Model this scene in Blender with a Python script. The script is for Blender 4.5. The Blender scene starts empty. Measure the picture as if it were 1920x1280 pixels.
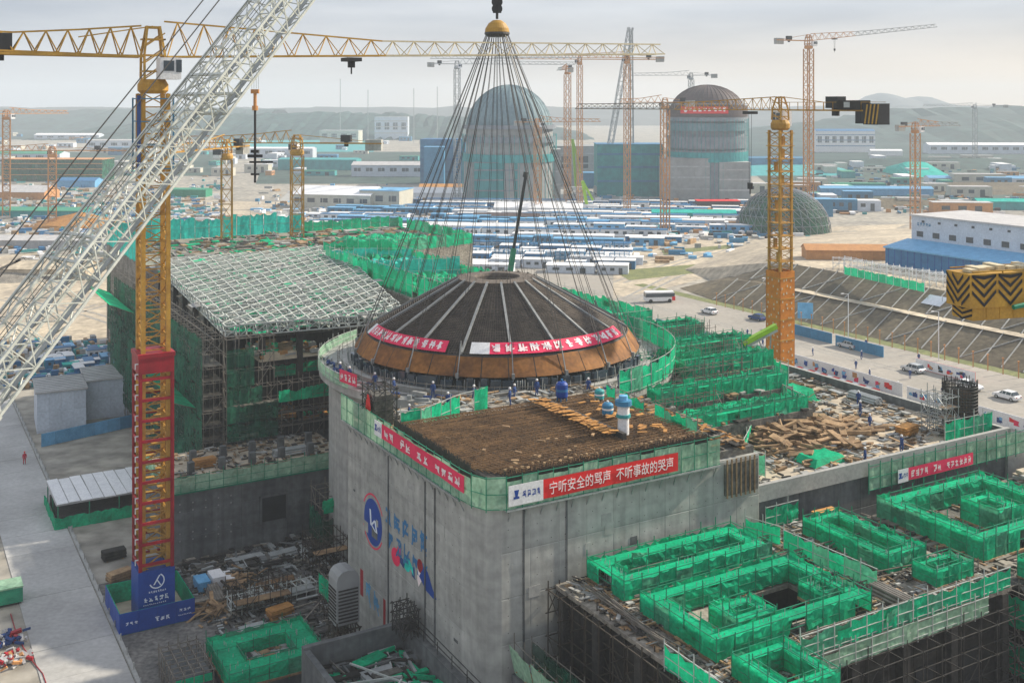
import bpy, math, random
from mathutils import Vector, Matrix, Euler
R = math.radians
rnd = random.Random(7)
scene = bpy.context.scene
COL = scene.collection

# ------------------------------------------------------------------ camera, sky, sun, exposure
HAZE = 0.00026
FPX, HOR, CAMZ = 2050.0, 195.0, 50.0          # focal length and horizon row on a 1920 px wide frame, drone height
cam = bpy.data.objects.new('camera', bpy.data.cameras.new('camera'))
COL.objects.link(cam)
cam.location = (0, 0, CAMZ)
cam.rotation_euler = (R(90), 0, 0)
cam.data.sensor_width = 36.0
cam.data.lens = 36.0 * FPX / 1920.0
cam.data.shift_y = -(640.0 - HOR) / 1920.0
cam.data.clip_start, cam.data.clip_end = 1.0, 30000.0
scene.camera = cam

SUN_AZ, SUN_EL = R(24.0), R(33.0)              # azimuth counted from +X towards +Y
sund = bpy.data.lights.new('sun', 'SUN')
sund.energy, sund.angle, sund.color = 5.0, R(1.2), (1.0, 0.90, 0.74)
sun = bpy.data.objects.new('sun', sund)
COL.objects.link(sun)
sdir = Vector((math.cos(SUN_AZ) * math.cos(SUN_EL), math.sin(SUN_AZ) * math.cos(SUN_EL), math.sin(SUN_EL)))
sun.rotation_euler = sdir.to_track_quat('Z', 'Y').to_euler()
sun.location = (0, 0, 200)

W = bpy.data.worlds.new('World')
scene.world = W
W.use_nodes = True
nt = W.node_tree
for n in list(nt.nodes):
    nt.nodes.remove(n)
N, LK = nt.nodes.new, nt.links.new
wo = N('ShaderNodeOutputWorld'); bg = N('ShaderNodeBackground'); bg.inputs[1].default_value = 0.1
sky = N('ShaderNodeTexSky'); sky.sky_type = 'NISHITA'; sky.sun_disc = False
sky.sun_elevation, sky.sun_rotation = SUN_EL, math.pi / 2 - SUN_AZ
tc = N('ShaderNodeTexCoord')
mp = N('ShaderNodeMapping'); mp.inputs['Scale'].default_value = (1.5, 1.5, 11.0)
nz = N('ShaderNodeTexNoise'); nz.inputs['Scale'].default_value = 1.7; nz.inputs['Detail'].default_value = 7; nz.inputs['Roughness'].default_value = 0.52
LK(tc.outputs['Generated'], mp.inputs[0]); LK(mp.outputs[0], nz.inputs['Vector'])
crc = N('ShaderNodeValToRGB')
crc.color_ramp.elements[0].position, crc.color_ramp.elements[0].color = 0.36, (3.05, 3.4, 4.1, 1)
crc.color_ramp.elements[1].position, crc.color_ramp.elements[1].color = 0.66, (5.5, 5.65, 6.0, 1)
LK(nz.outputs[0], crc.inputs[0])
# overcast horizon: pale, and warm towards the low bright side of the sky
sep = N('ShaderNodeSeparateXYZ'); LK(tc.outputs['Generated'], sep.inputs[0])
mr = N('ShaderNodeMapRange'); mr.inputs[1].default_value = 0.0; mr.inputs[2].default_value = 0.085
mr.inputs[3].default_value = 1.0; mr.inputs[4].default_value = 0.0
LK(sep.outputs['Z'], mr.inputs[0])
dot = N('ShaderNodeVectorMath'); dot.operation = 'DOT_PRODUCT'
dot.inputs[1].default_value = (math.cos(SUN_AZ), math.sin(SUN_AZ), 0.0)
LK(tc.outputs['Generated'], dot.inputs[0])
wr = N('ShaderNodeMapRange'); wr.inputs[1].default_value = 0.05; wr.inputs[2].default_value = 0.85
LK(dot.outputs['Value'], wr.inputs[0])
hc = N('ShaderNodeMixRGB'); hc.inputs[1].default_value = (4.8, 5.0, 5.4, 1); hc.inputs[2].default_value = (7.9, 6.3, 4.7, 1)
LK(wr.outputs[0], hc.inputs[0])
mh = N('ShaderNodeMixRGB'); LK(mr.outputs[0], mh.inputs[0]); LK(crc.outputs[0], mh.inputs[1]); LK(hc.outputs[0], mh.inputs[2])
mx = N('ShaderNodeMixRGB'); mx.inputs[0].default_value = 0.88
LK(sky.outputs[0], mx.inputs[1]); LK(mh.outputs[0], mx.inputs[2])
# an overcast sky is brighter overhead than low down
zr = N('ShaderNodeMapRange'); zr.inputs[1].default_value = 0.1; zr.inputs[2].default_value = 1.0; zr.inputs[3].default_value = 1.0; zr.inputs[4].default_value = 1.4
LK(sep.outputs['Z'], zr.inputs[0])
mz = N('ShaderNodeMixRGB'); mz.blend_type = 'MULTIPLY'; mz.inputs[0].default_value = 1.0
LK(mx.outputs[0], mz.inputs[1]); LK(zr.outputs[0], mz.inputs[2])
LK(mz.outputs[0], bg.inputs[0]); LK(bg.outputs[0], wo.inputs[0])

scene.view_settings.view_transform = 'Standard'
scene.view_settings.look = 'None'
scene.view_settings.exposure = 0.45
scene.view_settings.gamma = 1.0
scene.view_settings.use_curve_mapping = False
scene.render.engine = 'CYCLES'
scene.cycles.max_bounces = 6
scene.cycles.diffuse_bounces = 3
scene.cycles.transparent_max_bounces = 12
scene.cycles.volume_bounces = 1

# ------------------------------------------------------------------ site frame: a runs right-back, b runs left-back
TH = R(30.0)
CT, ST = math.cos(TH), math.sin(TH)
C0 = (-1.95, 79.8)                              # near corner of the big concrete block


def S(a, b, z=0.0):
    return Vector((C0[0] + CT * a - ST * b, C0[1] + ST * a + CT * b, z))


def G(px, py, z=0.0):
    """Where the sight line through a photo pixel meets the level z."""
    y = (CAMZ - z) * FPX / (py - HOR)
    return Vector(((px - 960.0) / FPX * y, y, z))


def AB(p):
    dx, dy = p[0] - C0[0], p[1] - C0[1]
    return (CT * dx + ST * dy, -ST * dx + CT * dy)


# ------------------------------------------------------------------ materials
MATS = {}


def mat(name, c1, c2=None, scale=0.6, drip=0.0, rough=0.85, metal=0.0, bump=0.0, streak=0.0, var=0.0, grain=0.12, gscale=None, alpha=1.0, transl=0.0, spec=0.3):
    m = bpy.data.materials.new(name)
    m.use_nodes = True
    t = m.node_tree
    b = t.nodes['Principled BSDF']
    n, l = t.nodes.new, t.links.new
    geo = n('ShaderNodeNewGeometry')
    c2 = c2 or tuple(x * 0.7 for x in c1)
    nz = n('ShaderNodeTexNoise'); nz.inputs['Scale'].default_value = scale; nz.inputs['Detail'].default_value = 6; nz.inputs['Roughness'].default_value = 0.6
    if streak:
        mp = n('ShaderNodeMapping'); mp.inputs['Scale'].default_value = (1.0, 1.0, streak)
        l(geo.outputs['Position'], mp.inputs[0]); l(mp.outputs[0], nz.inputs['Vector'])
    else:
        l(geo.outputs['Position'], nz.inputs['Vector'])
    cr = n('ShaderNodeValToRGB')
    cr.color_ramp.elements[0].position, cr.color_ramp.elements[0].color = 0.32, (*c2, 1)
    cr.color_ramp.elements[1].position, cr.color_ramp.elements[1].color = 0.68, (*c1, 1)
    l(nz.outputs[0], cr.inputs[0])
    fine = n('ShaderNodeTexNoise'); fine.inputs['Scale'].default_value = gscale or scale * 9; fine.inputs['Detail'].default_value = 4
    l(geo.outputs['Position'], fine.inputs['Vector'])
    fr = n('ShaderNodeMapRange'); fr.inputs[1].default_value = 0.3; fr.inputs[2].default_value = 0.7
    fr.inputs[3].default_value = 1 - grain; fr.inputs[4].default_value = 1 + grain
    l(fine.outputs[0], fr.inputs[0])
    mu = n('ShaderNodeMixRGB'); mu.blend_type = 'MULTIPLY'; mu.inputs[0].default_value = 1.0
    l(cr.outputs[0], mu.inputs[1]); l(fr.outputs[0], mu.inputs[2])
    out = mu.outputs[0]
    if drip:
        # rain streaks and pour marks: noise drawn out along the vertical, and broad level bands
        md = n('ShaderNodeMapping'); md.inputs['Scale'].default_value = (1.6, 1.6, 0.07)
        nd = n('ShaderNodeTexNoise'); nd.inputs['Scale'].default_value = 1.0; nd.inputs['Detail'].default_value = 5
        l(geo.outputs['Position'], md.inputs[0]); l(md.outputs[0], nd.inputs['Vector'])
        mb_ = n('ShaderNodeMapping'); mb_.inputs['Scale'].default_value = (0.05, 0.05, 0.9)
        nb = n('ShaderNodeTexNoise'); nb.inputs['Scale'].default_value = 1.0; nb.inputs['Detail'].default_value = 3
        l(geo.outputs['Position'], mb_.inputs[0]); l(mb_.outputs[0], nb.inputs['Vector'])
        for q in (nd, nb):
            dr = n('ShaderNodeMapRange'); dr.inputs[1].default_value = 0.36; dr.inputs[2].default_value = 0.62
            dr.inputs[3].default_value = 1 - drip; dr.inputs[4].default_value = 1.0 + drip * .25
            l(q.outputs[0], dr.inputs[0])
            m3 = n('ShaderNodeMixRGB'); m3.blend_type = 'MULTIPLY'; m3.inputs[0].default_value = 1.0
            l(out, m3.inputs[1]); l(dr.outputs[0], m3.inputs[2]); out = m3.outputs[0]
    if var:
        oi = n('ShaderNodeObjectInfo')
        vr = n('ShaderNodeMapRange'); vr.inputs[3].default_value = 1 - var; vr.inputs[4].default_value = 1 + var
        l(oi.outputs['Random'], vr.inputs[0])
        m2 = n('ShaderNodeMixRGB'); m2.blend_type = 'MULTIPLY'; m2.inputs[0].default_value = 1.0
        l(out, m2.inputs[1]); l(vr.outputs[0], m2.inputs[2])
        out = m2.outputs[0]
    l(out, b.inputs['Base Color'])
    b.inputs['Roughness'].default_value = rough
    b.inputs['Metallic'].default_value = metal
    b.inputs['Specular IOR Level'].default_value = spec
    if bump:
        bp = n('ShaderNodeBump'); bp.inputs['Strength'].default_value = bump; bp.inputs['Distance'].default_value = 0.2
        l(fine.outputs[0], bp.inputs['Height']); l(bp.outputs[0], b.inputs['Normal'])
    surf = b.outputs[0]
    if transl:
        tr = n('ShaderNodeBsdfTranslucent'); l(out, tr.inputs[0])
        ms = n('ShaderNodeMixShader'); ms.inputs[0].default_value = transl
        l(surf, ms.inputs[1]); l(tr.outputs[0], ms.inputs[2]); surf = ms.outputs[0]
    if alpha < 1.0:
        tp = n('ShaderNodeBsdfTransparent')
        ar = n('ShaderNodeMapRange'); ar.inputs[1].default_value = 0.35; ar.inputs[2].default_value = 0.65
        ar.inputs[3].default_value = max(0, alpha - 0.18); ar.inputs[4].default_value = min(1, alpha + 0.18)
        l(nz.outputs[0], ar.inputs[0])
        ms = n('ShaderNodeMixShader'); l(ar.outputs[0], ms.inputs[0])
        l(tp.outputs[0], ms.inputs[1]); l(surf, ms.inputs[2]); surf = ms.outputs[0]
    l(surf, t.nodes['Material Output'].inputs[0])
    MATS[name] = m
    return m


mat('concrete', (0.45, 0.45, 0.42), (0.30, 0.305, 0.29), 0.16, drip=0.13, bump=0.15, streak=0.28, var=0.07, grain=0.14, gscale=1.3)
mat('concrete_dark', (0.17, 0.178, 0.178), (0.085, 0.092, 0.097), 0.25, drip=0.2, bump=0.15, streak=0.3, var=0.10, grain=0.2, gscale=1.6)
mat('concrete_pale', (0.38, 0.38, 0.36), (0.27, 0.27, 0.26), 0.3, bump=0.1, var=0.06)
mat('deck', (0.33, 0.30, 0.25), (0.15, 0.135, 0.115), 0.5, bump=0.3, grain=0.35, gscale=3.0)
mat('deck_dark', (0.16, 0.15, 0.13), (0.06, 0.06, 0.055), 0.7, bump=0.3, grain=0.4, gscale=3.0)
mat('sand', (0.54, 0.46, 0.34), (0.29, 0.25, 0.20), 0.06, bump=0.2, grain=0.3, gscale=0.6)
mat('ground', (0.38, 0.345, 0.285), (0.21, 0.20, 0.18), 0.045, bump=0.2, grain=0.38, gscale=0.35)
mat('pit', (0.20, 0.19, 0.175), (0.075, 0.075, 0.075), 0.25, bump=0.3, grain=0.4, gscale=2.2)
mat('road', (0.47, 0.465, 0.45), (0.31, 0.305, 0.295), 0.10, bump=0.05, var=0.06, grain=0.10, gscale=2.0)
mat('asphalt', (0.36, 0.33, 0.29), (0.27, 0.25, 0.22), 0.06, grain=0.1, gscale=1.0)
ORD = ['first', 'second', 'third', 'fourth', 'fifth', 'sixth', 'seventh', 'eighth', 'ninth', 'tenth', 'eleventh', 'twelfth', 'thirteenth'] + ['%dth' % q for q in range(14, 60)]
mat('far_field', (0.055, 0.095, 0.080), (0.03, 0.055, 0.05), 0.02, grain=0.35, gscale=0.1)
mat('net', (0.007, 0.55, 0.265), (0.004, 0.31, 0.155), 0.5, rough=0.6, var=0.14, grain=0.22, gscale=4.5, transl=0.25, spec=0.08)
mat('net_faded', (0.09, 0.40, 0.24), (0.05, 0.27, 0.16), 0.6, rough=0.7, var=0.2, grain=0.25, gscale=3.5, transl=0.25, spec=0.08)
mat('track', (0.33, 0.315, 0.29), (0.24, 0.23, 0.21), 0.5, grain=0.3, gscale=3)
mat('net_pale', (0.34, 0.52, 0.37), (0.20, 0.39, 0.26), 0.4, rough=0.7, var=0.14, grain=0.2, gscale=3.0, alpha=0.95, transl=0.2)
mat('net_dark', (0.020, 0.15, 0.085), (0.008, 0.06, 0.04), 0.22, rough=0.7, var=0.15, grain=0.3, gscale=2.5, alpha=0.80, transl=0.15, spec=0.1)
mat('net_aqua', (0.03, 0.60, 0.50), (0.015, 0.42, 0.35), 0.3, rough=0.6, var=0.12, grain=0.2, gscale=2.0, transl=0.15, spec=0.1)
mat('yellow', (0.52, 0.30, 0.045), (0.36, 0.20, 0.035), 0.8, rough=0.55, var=0.08)
mat('ochre', (0.52, 0.29, 0.045), (0.33, 0.17, 0.03), 0.8, rough=0.6, var=0.1)
mat('pale_yellow', (0.62, 0.55, 0.38), (0.5, 0.42, 0.27), 0.8, rough=0.6, var=0.06)
mat('orange', (0.62, 0.22, 0.02), (0.45, 0.15, 0.015), 0.9, rough=0.6, var=0.1)
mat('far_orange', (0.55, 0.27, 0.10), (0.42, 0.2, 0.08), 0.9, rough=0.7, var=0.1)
mat('red', (0.36, 0.012, 0.025), (0.22, 0.010, 0.018), 0.9, rough=0.5, var=0.1)
mat('banner_red', (0.75, 0.022, 0.022), (0.62, 0.015, 0.018), 0.6, rough=0.6, grain=0.06)
mat('banner_pink', (0.80, 0.03, 0.11), (0.66, 0.02, 0.08), 0.6, rough=0.6, grain=0.06)
mat('white', (0.80, 0.80, 0.80), (0.68, 0.68, 0.69), 0.7, rough=0.6, var=0.06)
mat('lettering', (0.86, 0.74, 0.74), (0.82, 0.70, 0.70), 1.0, rough=0.7, grain=0.02)
mat('letter_white', (0.75, 0.80, 0.88), (0.7, 0.76, 0.86), 1.0, rough=0.7, grain=0.02)
mat('boom_white', (0.60, 0.62, 0.57), (0.44, 0.46, 0.41), 0.6, rough=0.5, var=0.06)
mat('steel', (0.42, 0.44, 0.44), (0.28, 0.30, 0.30), 0.8, rough=0.5, metal=0.3, var=0.12)
mat('tube', (0.26, 0.24, 0.21), (0.14, 0.12, 0.10), 0.9, rough=0.6, metal=0.3)
mat('tube_pale', (0.50, 0.52, 0.49), (0.34, 0.37, 0.35), 0.9, rough=0.6, var=0.1)
mat('tube_dark', (0.085, 0.070, 0.055), (0.045, 0.038, 0.032), 0.9, rough=0.6, metal=0.2)
mat('dark', (0.030, 0.031, 0.034), (0.018, 0.018, 0.02), 1.0, rough=0.6)
mat('cable', (0.085, 0.08, 0.075), (0.05, 0.05, 0.05), 1.0, rough=0.5, metal=0.4)
mat('form_dark', (0.042, 0.037, 0.032), (0.016, 0.015, 0.0145), 0.5, drip=0.3, var=0.3, grain=0.3, gscale=2.5)
mat('rebar', (0.25, 0.145, 0.066), (0.10, 0.060, 0.032), 0.7, rough=0.8, grain=0.4, gscale=5)
mat('rebar_dark', (0.060, 0.055, 0.050), (0.030, 0.028, 0.027), 0.8, rough=0.7, grain=0.3, gscale=4)
mat('rib', (0.30, 0.31, 0.31), (0.20, 0.21, 0.21), 1.5, rough=0.5, metal=0.2)
mat('rust', (0.30, 0.125, 0.027), (0.13, 0.052, 0.016), 0.35, rough=0.75, grain=0.25, gscale=2.5)
mat('timber', (0.38, 0.255, 0.14), (0.17, 0.105, 0.058), 0.9, rough=0.85, var=0.35, grain=0.2, gscale=4)
mat('plywood', (0.50, 0.25, 0.07), (0.30, 0.14, 0.04), 0.9, rough=0.8, var=0.3, grain=0.2, gscale=4)
mat('blue', (0.03, 0.17, 0.36), (0.02, 0.12, 0.27), 0.7, rough=0.5, var=0.12)
mat('royal', (0.010, 0.062, 0.33), (0.008, 0.045, 0.25), 0.7, rough=0.5, var=0.06)
mat('light_blue', (0.16, 0.42, 0.66), (0.10, 0.30, 0.52), 0.7, rough=0.5, var=0.15)
mat('steel_blue', (0.05, 0.22, 0.38), (0.03, 0.15, 0.28), 0.2, rough=0.6, var=0.12)
mat('cladding', (0.58, 0.63, 0.70), (0.48, 0.53, 0.60), 0.3, rough=0.5, var=0.05)
mat('cream', (0.55, 0.53, 0.45), (0.46, 0.44, 0.37), 0.2, rough=0.7, var=0.06)
mat('roof_grey', (0.50, 0.49, 0.48), (0.36, 0.35, 0.35), 0.5, rough=0.6, var=0.12)
mat('glass', (0.05, 0.07, 0.09), (0.03, 0.045, 0.06), 0.5, rough=0.12, spec=0.6)
mat('tyre', (0.02, 0.02, 0.02), (0.015, 0.015, 0.015), 3, rough=0.9)
mat('lime', (0.33, 0.58, 0.03), (0.24, 0.45, 0.02), 0.9, rough=0.5)
mat('green_paint', (0.02, 0.26, 0.15), (0.015, 0.18, 0.10), 0.9, rough=0.5, var=0.1)
mat('teal', (0.04, 0.33, 0.33), (0.03, 0.22, 0.24), 0.3, rough=0.6, var=0.15)
mat('slope_soil', (0.15, 0.122, 0.078), (0.072, 0.060, 0.040), 0.09, bump=0.3, grain=0.35, gscale=0.9)
mat('grass', (0.20, 0.21, 0.08), (0.11, 0.13, 0.05), 0.3, bump=0.3, grain=0.3, gscale=1.5)
mat('wood_far', (0.024, 0.062, 0.058), (0.014, 0.038, 0.038), 0.02, bump=0.3, grain=0.4, gscale=0.08)
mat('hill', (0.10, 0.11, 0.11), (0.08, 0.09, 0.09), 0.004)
mat('skin', (0.45, 0.28, 0.20), (0.42, 0.26, 0.18), 2.0, rough=0.6)
mat('cloth_blue', (0.03, 0.07, 0.22), (0.02, 0.05, 0.16), 2.0)
mat('cloth_red', (0.5, 0.02, 0.05), (0.4, 0.015, 0.04), 2.0)
mat('car_silver', (0.52, 0.54, 0.57), (0.48, 0.50, 0.53), 0.5, rough=0.3, metal=0.3, spec=0.5)
mat('car_white', (0.75, 0.76, 0.78), (0.70, 0.71, 0.73), 0.5, rough=0.3, spec=0.5)
mat('red_dome', (0.095, 0.062, 0.060), (0.060, 0.045, 0.044), 0.1, rough=0.7)
mat('rebar_net', (0.17, 0.14, 0.115), (0.09, 0.075, 0.062), 0.8, rough=0.7, grain=0.3, gscale=4)
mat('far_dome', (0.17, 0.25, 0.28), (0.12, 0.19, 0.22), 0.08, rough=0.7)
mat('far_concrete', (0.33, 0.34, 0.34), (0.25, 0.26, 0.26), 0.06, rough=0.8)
mat('grey_mesh', (0.24, 0.26, 0.29), (0.16, 0.18, 0.21), 0.3, rough=0.7)


# ------------------------------------------------------------------ mesh builder
class MB:
    def __init__(s):
        s.v, s.f, s.m, s.k = [], [], [], 0

    def quad(s, *p):
        i = len(s.v); s.v += [tuple(q) for q in p]; s.f.append(tuple(range(i, i + len(p)))); s.m.append(s.k)

    def box(s, x0, x1, y0, y1, z0, z1):
        i = len(s.v)
        s.v += [(x0, y0, z0), (x1, y0, z0), (x1, y1, z0), (x0, y1, z0), (x0, y0, z1), (x1, y0, z1), (x1, y1, z1), (x0, y1, z1)]
        for f in ((3, 2, 1, 0), (4, 5, 6, 7), (0, 1, 5, 4), (1, 2, 6, 5), (2, 3, 7, 6), (3, 0, 4, 7)):
            s.f.append(tuple(i + q for q in f)); s.m.append(s.k)

    def obox(s, c, sx, sy, sz, rz=0.0, tilt=None):
        """Box about a centre, turned."""
        M = Matrix.Rotation(rz, 3, 'Z')
        if tilt:
            M = M @ Euler(tilt).to_matrix()
        i = len(s.v)
        for z in (-.5, .5):
            for x, y in ((-.5, -.5), (.5, -.5), (.5, .5), (-.5, .5)):
                q = M @ Vector((x * sx, y * sy, z * sz)); s.v.append((q.x + c[0], q.y + c[1], q.z + c[2]))
        for f in ((3, 2, 1, 0), (4, 5, 6, 7), (0, 1, 5, 4), (1, 2, 6, 5), (2, 3, 7, 6), (3, 0, 4, 7)):
            s.f.append(tuple(i + q for q in f)); s.m.append(s.k)

    def bar(s, p, q, r=0.05, n=4, caps=False):
        p, q = Vector(p), Vector(q)
        d = q - p
        if d.length < 1e-6:
            return
        d.normalize()
        u = d.cross(Vector((0, 0, 1)) if abs(d.z) < 0.95 else Vector((1, 0, 0))).normalized()
        w = d.cross(u)
        i = len(s.v)
        for c in (p, q):
            for k in range(n):
                t = 2 * math.pi * (k + .5) / n
                x = c + (u * math.cos(t) + w * math.sin(t)) * r
                s.v.append((x.x, x.y, x.z))
        for k in range(n):
            j = (k + 1) % n
            s.f.append((i + k, i + j, i + n + j, i + n + k)); s.m.append(s.k)
        if caps:
            s.f.append(tuple(i + k for k in reversed(range(n)))); s.m.append(s.k)
            s.f.append(tuple(i + n + k for k in range(n))); s.m.append(s.k)

    def prism(s, poly, z0, z1):
        n, i = len(poly), len(s.v)
        s.v += [(p[0], p[1], z0) for p in poly] + [(p[0], p[1], z1) for p in poly]
        s.f.append(tuple(i + k for k in reversed(range(n)))); s.m.append(s.k)
        s.f.append(tuple(i + n + k for k in range(n))); s.m.append(s.k)
        for k in range(n):
            j = (k + 1) % n
            s.f.append((i + k, i + j, i + n + j, i + n + k)); s.m.append(s.k)

    def lathe(s, prof, n=32, c=(0, 0), a0=0.0, a1=2 * math.pi, zoff=0.0):
        full = abs(a1 - a0 - 2 * math.pi) < 1e-6
        m = n if full else n + 1
        i = len(s.v)
        for r, z in prof:
            for k in range(m):
                t = a0 + (a1 - a0) * k / n
                s.v.append((c[0] + r * math.cos(t), c[1] + r * math.sin(t), z + zoff))
        for p in range(len(prof) - 1):
            for k in range(n):
                j = (k + 1) % m
                s.f.append((i + p * m + k, i + p * m + j, i + (p + 1) * m + j, i + (p + 1) * m + k)); s.m.append(s.k)

    def mesh(s, name, mats):
        me = bpy.data.meshes.new(name)
        me.from_pydata(s.v, [], s.f)
        for q in (mats if isinstance(mats, (list, tuple)) else [mats]):
            me.materials.append(MATS[q])
        if any(s.m):
            me.polygons.foreach_set('material_index', s.m)
        me.update()
        return me


OFF = {}


def off(o):
    while o.parent:
        o = o.parent
    return OFF.get(o.name, Vector((0, 0, 0)))


def thing(name, label, cat, loc=(0, 0, 0), rz=0.0, group=None, off_=(0, 0, 0)):
    o = bpy.data.objects.new(name, None)
    COL.objects.link(o)
    o.empty_display_size = 0.5
    o.location = loc
    o.rotation_euler = (0, 0, rz)
    o['label'], o['category'] = label, cat
    if group:
        o['group'] = group
    OFF[o.name] = Vector(off_)
    return o


def site(name, label, cat, a, b, z=0.0, group=None):
    """A thing square to the site grid; its parts are given in (a, b, z)."""
    return thing(name, label, cat, S(a, b, z), TH, group, (a, b, z))


def part(name, mb, mats, parent=None, kind=None, label=None, flat=True):
    me = mb.mesh(name, mats)
    o = bpy.data.objects.new(name, me)
    COL.objects.link(o)
    if parent is not None:
        o.parent = parent
        d = off(parent)
        if d.length > 0:
            me.transform(Matrix.Translation(-d))
    if kind:
        o['kind'] = kind
    if label:
        o['label'] = label
    return o


def put(name, me, parent, loc, rot=(0, 0, 0), scale=(1, 1, 1)):
    o = bpy.data.objects.new(name, me)
    COL.objects.link(o)
    o.parent = parent
    o.location = Vector(loc) - off(parent)
    o.rotation_euler = rot
    o.scale = scale
    return o


def single(name, mb, mats, label, cat, loc=(0, 0, 0), rz=0.0, group=None):
    o = part(name, mb, mats)
    o.location = loc
    o.rotation_euler = (0, 0, rz)
    o['label'], o['category'] = label, cat
    if group:
        o['group'] = group
    return o


def struct(name, mb, mats, loc=(0, 0, 0), rz=0.0):
    o = part(name, mb, mats, kind='structure')
    o.location = loc
    o.rotation_euler = (0, 0, rz)
    return o


def dup(root, loc, rz, label=None, group=None, scale=None):
    r = root.copy(); COL.objects.link(r)
    r.location, r.rotation_euler = loc, (0, 0, rz)
    if scale:
        r.scale = scale
    if label:
        r['label'] = label
    if group:
        r['group'] = group
    for ch in list(root.children):
        c = ch.copy(); COL.objects.link(c); c.parent = r
        for g in list(ch.children):
            d = g.copy(); COL.objects.link(d); d.parent = c
    return r


def glyphs(mb, x0, z0, w, h, n, y=-0.03, seed=1, skip=()):
    """Rows of brush-stroke characters that stay unreadable, as they are in the photograph."""
    g = random.Random(seed)
    cw = w / n
    for i in range(n):
        if i in skip:
            continue
        X, s = x0 + i * cw + cw * 0.1, cw * 0.8
        t = h * 0.075
        for _ in range(3):
            zz = z0 + h * g.uniform(0.12, 0.92)
            a, b = g.uniform(0, 0.3), g.uniform(0.65, 1)
            mb.quad((X + s * a, y, zz - t), (X + s * b, y, zz - t), (X + s * b, y, zz + t), (X + s * a, y, zz + t))
        for _ in range(2):
            xx = X + s * g.uniform(0.12, 0.88)
            a, b = g.uniform(0, 0.35), g.uniform(0.6, 1)
            t2 = s * 0.07
            mb.quad((xx - t2, y - .002, z0 + h * a), (xx + t2, y - .002, z0 + h * a), (xx + t2, y - .002, z0 + h * b), (xx - t2, y - .002, z0 + h * b))
        q = g.choice((-1, 1))
        xa, xb = X + s * (0.5 - 0.35 * q), X + s * (0.5 + 0.35 * q)
        t2 = s * 0.08
        mb.quad((xa - t2, y - .004, z0), (xa + t2, y - .004, z0), (xb + t2, y - .004, z0 + h * .8), (xb - t2, y - .004, z0 + h * .8))


def text_mesh(body, size, m, ext=0.012):
    cu = bpy.data.curves.new('lettering', 'FONT')
    cu.body, cu.size, cu.extrude = body, size, ext
    o = bpy.data.objects.new('lettering_source', cu)
    COL.objects.link(o)
    dg = bpy.context.evaluated_depsgraph_get()
    me = bpy.data.meshes.new_from_object(o.evaluated_get(dg))
    bpy.data.objects.remove(o)
    me.materials.clear(); me.materials.append(MATS[m])
    return me


# shared small meshes
def panel_mesh(m, seed, bulge=0.06):
    """A net panel one metre by one metre, sagging a little, standing in the XZ plane."""
    g = random.Random(seed)
    mb = MB()
    nx, nzz = 4, 3
    P = {}
    for i in range(nx + 1):
        for j in range(nzz + 1):
            e = 0 if i in (0, nx) else g.uniform(-bulge, bulge)
            P[i, j] = (i / nx, e, j / nzz + ((g.uniform(-.16, .05) if bulge > .06 else g.uniform(-.02, .01)) if j == nzz and 0 < i < nx else 0))
    for i in range(nx):
        for j in range(nzz):
            mb.quad(P[i, j], P[i + 1, j], P[i + 1, j + 1], P[i, j + 1])
    return mb.mesh('net_panel', m)


PAN = {m: [panel_mesh(m, 10 * k + 1, b) for k in range(6)] for m, b in (('net', .09), ('net_faded', .1), ('net_pale', .05), ('net_dark', .1), ('net_aqua', .12))}


def net_wall(parent, pts, z0, z1, m='net', step=1.6, closed=False, name='net_panel', dz=0.0, lean=0.0, rails=None):
    """A run of net panels between (a, b) points; poles and rails go to the builder `rails`."""
    pts = list(pts)
    if closed:
        pts.append(pts[0])
    for p, q in zip(pts[:-1], pts[1:]):
        dx, dy = q[0] - p[0], q[1] - p[1]
        Lg = math.hypot(dx, dy)
        n = max(1, round(Lg / step))
        rz = math.atan2(dy, dx)
        for i in range(n):
            x, y = p[0] + dx * i / n, p[1] + dy * i / n
            h = (z1 - z0) * rnd.uniform(0.88, 1.06)
            if m == 'net' and rnd.random() < .03:
                continue
            put(name, rnd.choice(PAN['net_faded' if m == 'net' and rnd.random() < .16 else m]), parent, (x, y, z0 + rnd.uniform(0, dz)), (lean + rnd.uniform(-.03, .03), 0, rz), (Lg / n * 0.97, 1, h))
            if m == 'net' and rnd.random() < .16:
                put(name, rnd.choice(PAN[rnd.choice(('net', 'net', 'net_faded'))]), parent, (x + rnd.uniform(-.2, .2), y + rnd.uniform(-.2, .2), z0 + h * rnd.uniform(.1, .45)), (lean + rnd.uniform(-.35, .35), rnd.uniform(-.2, .2), rz + rnd.uniform(-.15, .15)), (Lg / n * rnd.uniform(.6, 1.1), 1, h * rnd.uniform(.4, .75)))
            if rails is not None:
                rails.bar((x, y, z0 - .2), (x + rnd.uniform(-.05, .05), y, z1 + rnd.uniform(.1, .7)), 0.04)
        if rails is not None:
            for zz in (z0 + .15, (z0 + z1) / 2, z1):
                rails.bar((p[0], p[1], zz), (q[0], q[1], zz), 0.035)


def wall_piece(m):
    """Unit form-board panel, chamfered at its edges, front towards -Y."""
    mb = MB()
    e = 0.02
    o = [(0, 0), (1, 0), (1, 1), (0, 1)]
    i_ = [(e, e), (1 - e, e), (1 - e, 1 - e), (e, 1 - e)]
    for k in range(4):
        j = (k + 1) % 4
        mb.quad((o[k][0], 0, o[k][1]), (o[j][0], 0, o[j][1]), (i_[j][0], -.03, i_[j][1]), (i_[k][0], -.03, i_[k][1]))
    mb.quad(*[(x, -.03, z) for x, z in i_])
    return mb.mesh('wall_panel', m)


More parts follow.
